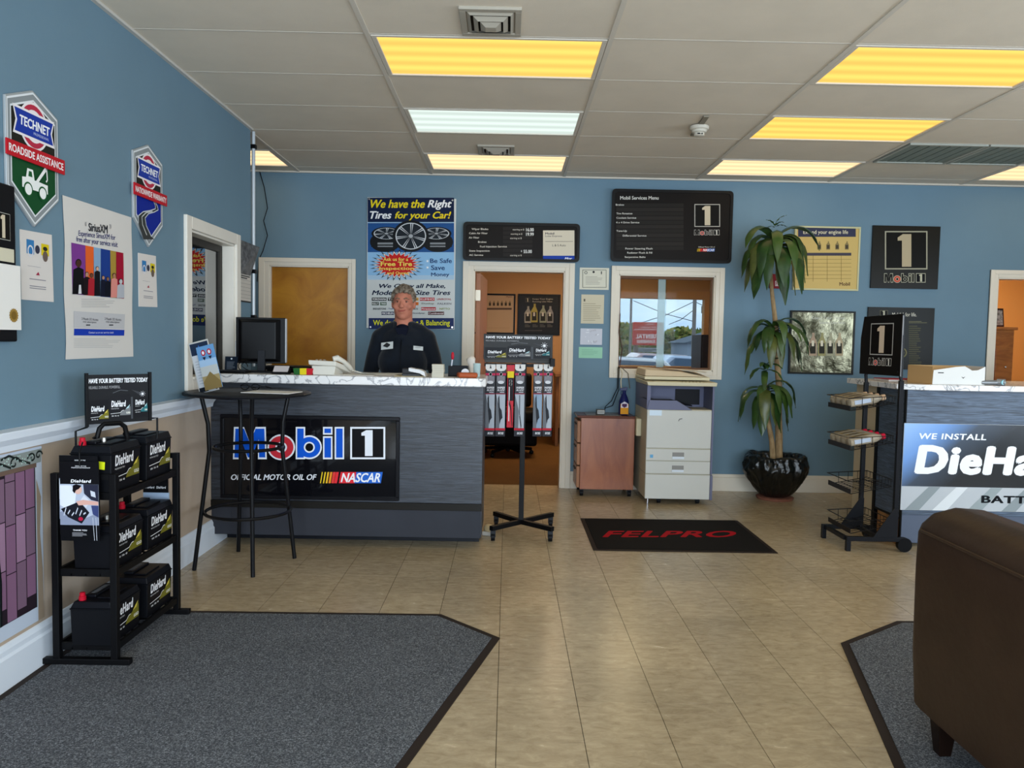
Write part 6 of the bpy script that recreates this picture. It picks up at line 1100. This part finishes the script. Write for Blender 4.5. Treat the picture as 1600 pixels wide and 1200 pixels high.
# output cavity
B().box(x0, FY+.3, Zc(641), xg-.012, yb, Zc(603), CG).box(x0, FY+.02, Zc(641), x0+.03, FY+.3, Zc(603), CG).make('cavity_back', t)
B().box(x0+.30, FY+.29, Zc(636), x1-.05, FY+.3, Zc(611), CDK).make('cavity_opening', t)
B().hexa([(x0+.0, FY+.01, Zc(641)), (x0+.39, FY+.01, Zc(641)), (x0+.39, FY+.3, Zc(641)), (x0, FY+.3, Zc(641)), (x0+.02, FY+.01, Zc(626)), (x0+.25, FY+.01, Zc(626)), (x0+.39, FY+.3, Zc(637)), (x0+.02, FY+.3, Zc(626))], CG).make('output_tray', t, .003)
B().hexa([(x0-.0, FY+.03, Zc(625.5)), (x0+.2, FY+.03, Zc(625.5)), (x0+.42, FY+.16, Zc(637)), (x0, FY+.25, Zc(625.5)), (x0, FY+.03, Zc(624)), (x0+.2, FY+.03, Zc(624)), (x0+.42, FY+.16, Zc(635)), (x0, FY+.25, Zc(624))], CDK).make('tray_ramp', t)
zs0, zs1 = Zc(603), Zc(597)
B().hexa([(x0+.0, FY-.02, zs0), (xg, FY-.02, zs0), (xg, yb, zs0), (x0, yb, zs0), (x0-.015, FY-.025, zs1), (xg+.004, FY-.025, zs1), (xg+.004, yb, zs1+.012), (x0-.015, yb, zs1+.012)], CY_).make('control_deck', t, .005)
b = B(); b.box(x0+.05, FY-.0, zs1, x0+.26, FY+.07, zs1+.004, mat('B8AE8A', .4)); 
for k in range(6): b.box(x0+.3+k*.03, FY+.01, zs1, x0+.32+k*.03, FY+.05, zs1+.005, mat('A89C78', .4))
b.make('control_panel', t, .001)
B().box(x0-.012, FY+.1, zs1+.012, xg-.03, yb-.02, zs1+.04, CY_).make('scanner_bed', t, .006)
B().hexa([(x0-.01, FY+.11, zs1+.042), (xg-.04, FY+.11, zs1+.042), (xg-.04, yb-.02, zs1+.042), (x0-.01, yb-.02, zs1+.042), (x0-.0, FY+.13, zs1+.10), (x0+.3, FY+.13, zs1+.085), (xg-.06, yb-.06, zs1+.075), (x0, yb-.05, zs1+.11)], mat('CDB99A', .5)).make('document_feeder', t, .01)
for x in (YP(1032, 780, FY)[0], YP(1093, 780, FY)[0]):
    for y in (FY+.08, yb-.1): caster(x, y, zb3*.42, t, zb3)
B().cyl((x0+.03, FY+.03, .002), (x0+.03, FY+.03, zb3), .007, CHROME).make('levelling_foot', t)
ck = t
for k, (dx, dy, rz, sx, lb, h_) in enumerate(((.33, .33, .2, .14, 'brown tinted paper lying on the copier lid', 'CBAE8C'), (.44, .2, -.3, .1, 'white paper hanging over the copier lid edge', 'D4D0C4'))):
    t = thing('loose_paper', (x0+dx, FY+dy, zs1+.1), lb, 'paper'); B(M=Matrix.Translation((x0+dx, FY+dy, zs1+.098-.012*k)) @ Matrix.Rotation(rz, 4, 'Z') @ Matrix.Rotation(RAD(2+3*k), 4, 'Y')).box(-sx, -.1, 0, sx, .1, .003, mat(h_, .7)).make('sheet', t)
# ================================================================== PLANT
t = thing('potted_dracaena', (2.43, 6.86, 0), 'tall dracaena plant in a pot wrapped with a black plastic bag', 'potted plant'); gx, gy = 2.43, 6.85
B().lathe((gx, gy, .001), [(.02, 0), (.155, 0), (.165, .02), (.155, .024), (.02, .024)], mat('8A5A48', .6), 32).make('saucer', t, smooth=True)
r = random.Random(11); ph = [r.uniform(0, 6.28) for _ in range(8)]
def bagf(t_, k): return .98+.03*sin(t_*3+.4)+(.006+.0035*k)*sin(t_*9+ph[k % 8]*.5)+.022*sin(t_*17+k*.35)+.022*abs(sin(t_*14.5+k*.8))+.014*sin(t_*31+k*1.1)
bag = mat('0A0D0C', .3, spec=.6, bump=1.0, bs=16)
from mathutils import noise
def wrap():
    key = [(.0, .10), (.03, .15), (.08, .19), (.15, .235), (.21, .268), (.26, .282), (.30, .272), (.335, .262), (.362, .262), (.378, .24), (.365, .215), (.31, .2)]; n, m = 160, 46; vs = []; b = B()
    for k in range(m):
        u = k/(m-1)*(len(key)-1); i = min(int(u), len(key)-2); f = u-i; z = key[i][0]*(1-f)+key[i+1][0]*f; r0 = key[i][1]*(1-f)+key[i+1][1]*f; am = min(1, z/.15+.25)
        for j in range(n):
            a_ = 2*pi*j/n; q = Vector((cos(a_)*2.2, sin(a_)*2.2, z*3.2+j*0)); ri = 1-abs(noise.noise(q*2.1+Vector((z*3, 0, 0))))*2.2; r2_ = 1-abs(noise.noise(q*4.7+Vector((5, z*6, 2))))*2
            rr = r0*(1+am*(.085*(ri-.5)+.03*(r2_-.5)+.05*noise.noise(q*.6))); zz = z+(.018*noise.noise(q*1.3) if z > .2 else 0)
            vs.append((gx+rr*cos(a_), gy+rr*sin(a_), .026+max(0, zz)))
    fs = [(k*n+i, k*n+(i+1) % n, (k+1)*n+(i+1) % n, (k+1)*n+i) for k in range(m-1) for i in range(n)]+[tuple(range(n))[::-1]]
    b.add(vs, fs, bag).make('pot_wrap', t, smooth=True, ang=70)
wrap()
B().lathe((gx, gy, .27), [(.001, .02), (.21, .01), (.205, 0), (.001, 0)][::-1], mat('2A1E14', .95, bump=.6), 28).make('soil', t)
BARK = mat('B59A72', .75, h2='8E7250', vs=30, stretch=(1, 1, .3), bump=.5, bs=40)
def at(px, py, Y=6.85): u = YP(px, py, Y); return Vector((u[0], Y, u[1]))
B().tube([at(1217, 722), at(1217, 680), at(1216, 640), at(1217, 600), at(1214, 560), at(1213, 520), at(1210, 490), at(1206, 455), at(1204, 420), at(1206, 385), at(1211, 362)], [.033, .032, .03, .028, .025, .024, .02, .017, .015, .014, .012], BARK, 14).make('trunk', t, smooth=True)
B().tube([at(1208, 722, 6.8), at(1206, 690, 6.8), at(1199, 650, 6.8), at(1196, 610, 6.8), at(1195, 585, 6.8)], [.026, .024, .02, .017, .014], BARK, 12).make('trunk', t, smooth=True)
LG = [mat('263A17', .32, h2='34501F', vs=9, spec=.4), mat('1C3314', .32, h2='2A491D', vs=9, spec=.4), mat('44582A', .35, h2='38541F', vs=9, spec=.4), mat('3F4A20', .35, h2='5C622E', vs=9, spec=.4)]
def leaf(base, az, el, L, w, droop, m, seg=11):
    pts = []; p_ = Vector(base); e = el
    for k in range(seg+1): pts.append(p_.copy()); p_ = p_+Vector((cos(az)*cos(e), sin(az)*cos(e), sin(e)))*(L/seg); e = max(-1.5, e-droop*(1.0 if k < seg*.7 else .6))
    b = B(); vs = []; side = Vector((-sin(az), cos(az), 0))
    for k, q in enumerate(pts):
        s = k/seg; ww = w*max(.03, min(1, 3.2*s+.22) * (1-max(0, (s-.55)/.45)**2)); tng = (pts[min(k+1, seg)]-pts[max(k-1, 0)]).normalized(); up = side.cross(tng).normalized(); wv = .004*sin(k*1.9)
        vs += [q-side*ww/2+up*(ww*.18+wv), q, q+side*ww/2+up*(ww*.18-wv)]
    fs = []
    for k in range(seg): a_ = 3*k; fs += [(a_, a_+1, a_+4, a_+3), (a_+1, a_+2, a_+5, a_+4)]
    b.add(vs, fs, m).make('leaf', t, smooth=True, ang=80)
def crown(c, n, L0, L1, w, el0, dr, seed, spread=.12, front=True):
    r = random.Random(seed)
    for k in range(n):
        az = 2.4*k+r.uniform(-.3, .3)
        if sin(az) > .25: az = -az
        f = k/n; leaf(c+Vector((0, 0, -spread*f)), az, el0*(1-f*.9)+r.uniform(-.1, .15), r.uniform(L0, L1), w*r.uniform(.8, 1.15), dr*r.uniform(.85, 1.2), LG[r.randrange(4) if f > .2 else 2])
crown(at(1209, 378), 24, .46, .64, .112, 1.1, .30, 21, .14); crown(at(1211, 352), 5, .10, .16, .02, 1.3, .12, 5, .02)
crown(at(1207, 512), 18, .36, .52, .078, .95, .26, 33, .08); crown(at(1196, 606, 6.8), 17, .36, .50, .088, .9, .34, 44, .1); crown(at(1195, 575, 6.8), 7, .2, .34, .05, 1.25, .18, 45, .03)
# ================================================================== WIPER STAND
SX, SY = .115, 5.43
t = thing('wiper_stand', (SX, SY, 0), 'black rolling stand with wiper packs and battery test sign', 'display stand')
B().box(SX-.018, SY-.018, .09, SX+.018, SY+.018, 1.25, BLKM).make('pole', t, .002)
WZ = .075
for fx, fy in ((-.08, 5.225), (.315, 5.235), (-.065, 5.66), (.34, 5.66)):
    d_ = Vector((fx-SX, fy-SY, 0)); an = math.atan2(d_.y, d_.x); M_ = Matrix.Translation((SX, SY, 0)) @ Matrix.Rotation(an, 4, 'Z'); B(M=M_).box(.0, -.017, WZ-.002, d_.length+.02, .017, WZ+.03, BLKM).make('base_arm', t, .002)
    caster(fx, fy, .027, t, WZ)
q0, q1 = YP(757, 566, SY), YP(865, 566, SY)
B().box(q0[0], SY-.02, YP(800, 567, SY)[1], q1[0], SY+.02, YP(800, 559.5, SY)[1], mat('3A3834', .4)).make('top_rail', t, .002); B().box(q0[0], SY-.012, YP(800, 573, SY)[1], q1[0], SY-.006, YP(800, 568, SY)[1], BLKM).make('hook_rail', t)
B().box(q1[0]-.03, SY-.1, YP(860, 572, SY)[1], q1[0]+.004, SY+.02, YP(860, 560, SY)[1], BLKM).make('rail_bracket', t, .003)
a0, c0 = YP(756, 521.5, SY-.03), YP(863, 561, SY-.03); f = B().box(a0[0], SY-.03, c0[1]-.01, c0[0], SY-.024, a0[1], mat('1C1B19', .35)).make('sign_board', t, .001)
p = Pr(fr2((a0[0], SY-.03, 0), (1, 0, 0)), None, .35, 0); testart(p, c0[0]-a0[0], c0[1]-.005, a0[1]); p.done('lettering', f)
def pack(px0, px1, lab, kind, dy=0):
    y = SY-.05-dy; x0, z1_ = YP(px0, 568, y); x1, z0_ = YP(px1, 682 if kind != 'red' else 668, y); x1 = YP(px1, 568, y)[0]; w = x1-x0
    t = thing('wiper_pack', ((x0+x1)/2, y, z0_), lab, 'wiper blade', 'wiper blade packs on the stand'); h = z1_-z0_; U = lambda u, v: (x0+u*w, z0_+v*h)
    b = B()
    if kind == 'red':
        b.prism([U(.1, 0), U(.9, 0), U(.9, .8), U(1, .98), U(.0, .98), U(.1, .8)], 0, .01, mat('B81C2C', .35), frY(y)).make('card', t, .002)
        p = Pr(frY(y-.01), U, .4, 0); p.rect(.1, .78, .9, .88, 'D8C020', 1); p.rect(.18, .42, .88, .78, '1A1418', 1); p.ring(.52, .73, .17, .025, .05, 'E8E8EA', 2, 14); p.ring(.52, .68, .17, .025, .05, 'E8E8EA', 2, 14); p.rect(.3, .1, .42, .64, 'D8D0D0', 2); p.line([(.35, .4), (.6, .3), (.8, .02)], .08, '2A1A1C', 3); p.done('printing', t)
    else:
        b.prism([U(0, 0), U(1, 0), U(1, .9), U(1, .985), U(.85, 1), U(.15, 1), U(0, .985)], 0, .006, mat('14131A', .3), frY(y)).make('card', t, .001)
        p = Pr(frY(y-.006), U, .3, 0); p.poly([(.0, .99), (1, .99), (1, .93), (.85, .905), (.5, .895), (.15, .905), (0, .93)], 'D2D0CC', 1); p.poly([(.4, .935), (.6, .935), (.55, .96), (.53, .98), (.47, .98), (.45, .96)], '14141A', 2)
        p.rect(0, .84, 1, .87, 'B02048', 1); p.ring(.5, .855, .16, .022, .05, 'E8E8EA', 2, 14); p.rect(.1, .75, .9, .83, '77747A', 1); p.ell(.5, .745, .32, .022, 'C8C8CC', 2, 16); p.text('WIPER', .15, .655, .9, .685, 'D8D6DA', 2, .03, .3); p.text('BLADE', .15, .625, .9, .65, 'C8C6CA', 2, .03, .3); p.rect(.4, .6, .85, .615, '9A98A0', 2); p.rect(0, .585, 1, .592, 'A81E40', 2)
        p.rect(.04, .115, .96, .58, ('A4ABB4', '8498AC')[kind == 'b'], 1); p.poly([(.04, .115), (.4, .115), (.45, .35), (.04, .58)], '64686E', 2)
        p.line([(.3, .55), (.36, .4), (.5, .2)] if kind != 'c' else [(.5, .57), (.52, .3), (.7, .12)], .13 if kind != 'c' else .07, '1A1C22', 3)
        if kind != 'c': p.poly([(.35, .42), (.62, .36), (.72, .26), (.5, .22), (.4, .3)], '22242A', 4)
        p.rect(0, .085, 1, .115, 'B01E30', 1); p.text('BOSS', .3, .03, .85, .06, 'E0E0E4', 2, .03, .2); p.done('printing', t)
    B().tube([((x0+x1)/2, SY-.006, z1_-h*.03), ((x0+x1)/2, y-.02, z1_-h*.03), ((x0+x1)/2, y-.024, z1_-h*.015)], .002, CHROME, 6).make('peg_hook', bpy.data.objects['wiper_stand'])
for px0, px1, lb, k in ((759, 774.5, 'black wiper blade pack at the left end of the rail', 'a'), (775.5, 791, 'second black wiper pack from the left end', 'a'), (792, 804.5, 'red wiper pack with a yellow band', 'red'), (805, 821, 'black wiper pack right of the red one', 'c'), (834, 848.5, 'fourth black wiper pack, right of the gap in the row', 'b'), (849.5, 864, 'black wiper blade pack at the right end of the rail', 'a')): pack(px0, px1, lb, k)
for x in (767, 784): B()
t = thing('padlock_box', (-.13, 5.33, 0), 'small cream plastic device on the floor beside the counter end', 'device'); q = ZP(764, 838, 0)
B(M=Matrix.Translation((q[0], q[1]+.03, 0)) @ Matrix.Rotation(-.3, 4, 'Z')).box(-.045, -.03, .001, .04, .03, .03, mat('B8B4AC', .4)).make('base', t, .006); B(M=Matrix.Translation((q[0], q[1]+.03, 0)) @ Matrix.Rotation(-.3, 4, 'Z')).sph((-.003, 0, .05), (.038, .028, .03), mat('C8B48C', .4)).make('cover', t, smooth=True)
# ================================================================== OIL RACK
t = thing('oil_display_rack', (2.5, 5.25, 0), 'tall black wire basket rack topped by a black sign', 'display rack'); RM = mat('16171B', .35)
UN, UF = (2.635, 5.12), (2.56, 5.46)     # near and far uprights
HT = YP(1403, 590, 5.12)[1]
B().box(UN[0]-.014, UN[1]-.014, .11, UN[0]+.014, UN[1]+.014, HT-.02, RM).make('upright', t, .003); B().box(UF[0]-.014, UF[1]-.014, .11, UF[0]+.014, UF[1]+.014, HT-.05, RM).make('upright', t, .003)
for (x, y), fx in ((UN, 2.31), (UF, 2.285)):
    b = B(); b.box(fx, y-.016, .07, x+.07, y+.016, .1, RM).box(fx, y-.016, .001, fx+.03, y+.016, .07, RM); b.make('foot', t, .003)
    B().prism([(x-.15, .1), (x+.014, .1), (x+.014, .3), (x-.014, .3)], -.003, .003, RM, frY(y-.017)).make('gusset', t); B().cyl((x+.07, y-.018, .05), (x+.07, y+.018, .05), .048, BLK, 22).make('wheel', t)
B().box(2.30, UN[1]+.016, .072, 2.325, UF[1]-.016, .098, RM).make('foot_bar', t); B().box(UN[0]-.1, UN[1]+.016, .072, UN[0]-.075, UF[1]-.016, .098, RM).make('foot_bar', t)
# sign plane
sn0 = Vector((UF[0]-.045, UF[1]+.01, 0)); sn1 = Vector((UN[0]-.02, UN[1]-.02, 0)); du = sn1-sn0; Ls = du.length; z0_, z1_ = YP(1345, 584, 5.46)[1], YP(1350, 495, 5.46)[1]
MS = fr2((sn0.x, sn0.y, 0), du); f = B(M=MS).prism([(-.005, z0_), (Ls+.005, z0_+.0), (Ls+.005, z1_-.13), (Ls-.0, z1_+.012), (.02, z1_), (-.005, z1_-.15)], -.02, 0, mat('0B0A0A', .35)).make('sign_board', t, .002)
B(M=MS).box(Ls+.001, z0_, -.006, Ls+.005, z1_, .002, mat('8A8A8C', .4)).make('sign_edge', t)
p = Pr(MS, None, .35, 0); hh = z1_-z0_; one_logo(p, Ls*.24, z0_+hh*.34, Ls*.8, z0_+hh*.88, 1, 'A8A6A0', 'C8B49C', '0E0C0B'); mobil(p, Ls*.22, z0_+hh*.16, Ls*.78, z0_+hh*.29, 1, '17130F', 'CFCBC2', 'C84A40', .02); p.done('lettering', f)
B().tube([(UF[0], UF[1], HT-.05), (UF[0]-.005, UF[1], HT), (UF[0]+.0, UF[1]-.01, z0_+.03)], .012, RM, 8).tube([(UN[0], UN[1], HT-.02), (UN[0]-.01, UN[1], HT+.03), (UN[0]-.02, UN[1]+.01, z0_+.03)], .012, RM, 8).make('sign_arm', t, smooth=True)
WR_ = mat('141416', .35); BZ = []
def basket(pyf, k):
    """basket reaching towards -x; pyf = photo row of the lip's bottom edge at the far front corner"""
    zf = YP(1299, pyf, 5.46)[1]; xf = YP(1297, pyf, 5.46)[0]; xb = UN[0]-.03; zb = zf+.03; BZ.append((xf, zf))
    y0, y1 = UN[1]+.005, UF[1]+.02; tilt = .055; b = B(); tp = .085
    def C(s, y, dz=0): return (xf+(xb-xf)*s, y, zf+tilt*s+dz)
    b.tube([C(-.05, y1, tp), C(-.05, y0, tp), C(1, y0, tp*.55), C(1, y1, tp*.55)], .0035, WR_, 6, True)
    for y in (y0, y1):
        b.tube([C(0, y), C(1, y)], .003, WR_, 5)
        for s in (.25, .5, .75, .97): b.tube([C(s, y), C(s, y, tp*(1-.45*s))], .002, WR_, 5)
    for q in range(9): y = y0+(y1-y0)*q/8; b.tube([C(0, y), C(1, y), C(1, y, tp*.55)], .002, WR_, 5)
    for s in (.0, .3, .6, .85, 1): b.tube([C(s, y0), C(s, y1)], .0025, WR_, 5)
    bo = b.make('wire_basket', t); lip = B().box(xf-.006, y0, zf-.003, xf-.002, y1, zf+.03, mat('1A1618', .4)).make('price_rail', bo); return C, y0, y1
bk = [basket(py, k) for k, py in enumerate((635, 693, 757, 815))]
# oil bottles (lying, neck towards the uprights)
OB = mat('8E8270', .35, .1, h2='A89C86', vs=20); 
def oilbottle(C, y, capc, lab, first=None):
    base = Vector(C(.02, y, .012)); ang = -math.atan2(Vector(C(1, y)).z-Vector(C(0, y)).z, Vector(C(1, y)).x-Vector(C(0, y)).x)
    if first:
        o = dup(first, base, label=lab); 
    else:
        o = thing('oil_bottle', (0, 0, 0), lab, 'oil bottle', 'oil bottles in the wire baskets')
        prof = [(0, .026, .022), (.008, .037, .030), (.15, .038, .033), (.19, .031, .029), (.215, .017, .019), (.23, .013, .014)]
        b = B(); n = 16; vs = []
        for x, ry, rz in prof:
            for i in range(n): a_ = 2*pi*i/n; cx, sx = cos(a_), sin(a_); vs.append((x, ry*math.copysign(abs(cx)**.85, cx), .034+rz*math.copysign(abs(sx)**.85, sx)))
        fs = [(k*n+i, (k+1)*n+i, (k+1)*n+(i+1) % n, k*n+(i+1) % n) for k in range(len(prof)-1) for i in range(n)]+[tuple(range(n)), tuple(range((len(prof)-1)*n, len(prof)*n))[::-1]]
        b.add(vs, fs, OB).make('body', o, smooth=True); B().cyl((.228, 0, .034), (.252, 0, .034), .02, mat(capc, .35), 14).make('cap', o, smooth=True)
        p = Pr(Matrix(((1, 0, 0, 0), (0, 1, 0, 0), (0, 0, 1, .0672), (0, 0, 0, 1))), None, .35, 0); p.rect(.03, -.014, .14, .014, 'A88A4A', 1); p.rect(.05, -.009, .12, .009, '3A2E22', 2); p.done('label_print', o)
        p = Pr(fr2((0, -.0384, .034), (1, 0, 0)), None, .35, 0); p.rect(.03, -.014, .14, .014, 'A8B2C0', 1); p.done('side_label', o)
        o.location = base
    o.rotation_euler.y = ang; return o
C_, ya, yb_ = bk[0]; f1 = oilbottle(C_, ya+.05, 'C8A888', 'tan capped oil bottle nearest the front in the top basket')
oilbottle(C_, ya+.14, '', 'tan capped oil bottle second from the front in the top basket', f1); oilbottle(C_, ya+.23, '', 'tan capped oil bottle third from the front in the top basket', f1); oilbottle(C_, ya+.315, '', 'tan capped oil bottle farthest back in the top basket', f1)
C_, ya, yb_ = bk[1]; f2 = oilbottle(C_, ya+.05, 'C01C38', 'red capped oil bottle nearest the front in the second basket')
oilbottle(C_, ya+.14, '', 'red capped oil bottle second from the front in the second basket', f2); oilbottle(C_, ya+.23, '', 'red capped oil bottle third from the front in the second basket', f2); oilbottle(C_, ya+.315, '', 'red capped oil bottle farthest back in the second basket', f2)
# ================================================================== THINGS ON THE RIGHT COUNTER
t = thing('tissue_box', (3.1, 5.35, z2t), 'open white and cardboard box on the right counter', 'box'); Yb = 5.24; x0, x1 = YP(1442, 590, Yb)[0], YP(1538.5, 590, Yb)[0]; zt3 = YP(1460, 571.5, Yb)[1]
WB_ = mat('DCDCD8', .5); CBD = mat('B89464', .7)
B().prism([(x0+.065, z2t+.001), (x1, z2t+.001), (x1, zt3), (x1-.05, zt3-.025), (x1-.09, zt3-.028), (x1-.14, zt3), (x1-.2, zt3-.005), (x0+.07, zt3-.03)], 0, .003, WB_, frY(Yb)).make('front_flap', t)
B().hexa([(x0+.065, Yb, z2t+.001), (x0+.068, Yb+.002, z2t+.001), (x0+.003, Yb+.2, z2t+.001), (x0, Yb+.2, z2t+.001), (x0+.065, Yb, zt3-.005), (x0+.068, Yb+.002, zt3-.005), (x0+.003, Yb+.2, zt3), (x0, Yb+.2, zt3)], CBD).make('side_flap', t)
B().box(x0, Yb+.2, z2t+.001, x1, Yb+.203, zt3, CBD).make('back_flap', t); B().box(x1-.003, Yb, z2t+.001, x1, Yb+.2, zt3, WB_).make('end_flap', t); B().box(x0+.05, Yb+.003, z2t+.0006, x1, Yb+.2, z2t+.003, CBD).make('bottom', t)
p = Pr(frY(Yb-.003), None, .5, 0); p.rect(x0+.1, zt3-.05, x0+.14, zt3-.044, '2A2A2A', 1); p.poly([(x0+.26, zt3-.07), (x0+.275, zt3-.085), (x0+.29, zt3-.07), (x0+.275, zt3-.077)], '4A4A48', 1); p.done('printing', t)
t = thing('barcode_scanner', (3.5, 5.25, z2t), 'silver handheld tube device with a blue lens on the right counter', 'scanner'); x0, x1 = YP(1540, 597, 5.2)[0], YP(1571, 597, 5.2)[0]
B().cyl((x0, 5.25, z2t+.019), (x1-.03, 5.22, z2t+.021), .017, mat('8A8E92', .3, .5), 16).make('handle', t, smooth=True); B().cyl((x1-.04, 5.23, z2t+.024), (x1, 5.2, z2t+.024), .023, mat('9A9EA2', .3, .5), 18).make('head', t, smooth=True); B().cyl((x1-.02, 5.198, z2t+.024), (x1-.019, 5.19, z2t+.024), .016, mat('8FC4CC', .1), 16).make('lens', t)
t = thing('red_folder', (2.95, 5.6, z2t), 'red folder lying at the back left of the right counter', 'folder'); a_ = ZP(1396, 591, z2t); c_ = ZP(1440, 597, z2t)
B().box(2.78, 5.58, z2t+.001, 3.12, 5.8, z2t+.014, PAPER).make('pages', t); B().box(2.775, 5.575, z2t+.014, 3.125, 5.805, z2t+.018, mat('A8202E', .4)).make('cover', t)
# ================================================================== SOFA
t = thing('leather_sofa', (1.75, 1.9, 0), 'dark brown leather sofa seen from behind at lower right', 'sofa'); LB = mat('38291F', .42, var=.12, vs=5, bump=.12, bs=30)
x0, x1, yN, yF, zB, zT = 1.425, 1.71, .55, 2.62, .14, .785
def loft(secs, m, name):      # list of closed rings
    n = len(secs[0]); b = B(); vs = [v for s in secs for v in s]; fs = [(k*n+i, k*n+(i+1) % n, (k+1)*n+(i+1) % n, (k+1)*n+i) for k in range(len(secs)-1) for i in range(n)]+[tuple(range(n))[::-1], tuple(range((len(secs)-1)*n, len(secs)*n))]
    return b.add(vs, fs, m).make(name, t, smooth=True, ang=50)
def backsec(y, s=1, dz=0):
    pts = [(x0+.015, zB), (x0, zB+.2), (x0-.003, zT-.15), (x0+.0, zT-.03), (x0+.012, zT+.0), (x0+.05, zT+.035), (x0+.12, zT+.055), (x0+.2, zT+.05), (x0+.27, zT+.01), (x0+.3, zT-.06), (x0+.3, zB)]
    cx, cz_ = x0+.15, zB+.3
    return [(cx+(x-cx)*s, y, cz_+(z-cz_)*s+dz) for x, z in pts]
loft([backsec(yN), backsec(yF-.05), backsec(yF-.02, .99), backsec(yF-.006, .975), backsec(yF, .95)], LB, 'backrest')
sm = [(x0-.001, yN+k*.1, zT-.028) for k in range(int((yF-yN)/.1))]+[(x0, yF-.03, zT-.028), (x0+.03, yF-.002, zT-.015), (x0+.15, yF, zT+.01)]
B().tube(sm, .006, LB, 8).make('seam_piping', t, smooth=True)
B().box(x0+.25, yN+.1, .16, 2.35, yF-.2, .34, LB).make('seat_base', t, .03, seg=3)
for k in range(2): B().box(x0+.29, yN+.22+k*.85, .34, 2.34, yN+1.05+k*.85, .47, LB).make('seat_cushion', t, .05, seg=4)
for y in (yN-.02, yF-.22): B().box(x0+.2, y+.0, .14, 2.35, y+.19, .6, LB).make('armrest', t, .05, seg=4)
for x in (x0+.07, 2.27):
    for y in (yN+.1, yF-.1): B().hexa([(x-.02, y-.02, .01), (x+.02, y-.02, .01), (x+.02, y+.02, .01), (x-.02, y+.02, .01), (x-.035, y-.035, .16), (x+.035, y-.035, .16), (x+.035, y+.035, .16), (x-.035, y+.035, .16)], mat('1A0F0A', .4)).make('leg', t, .003)
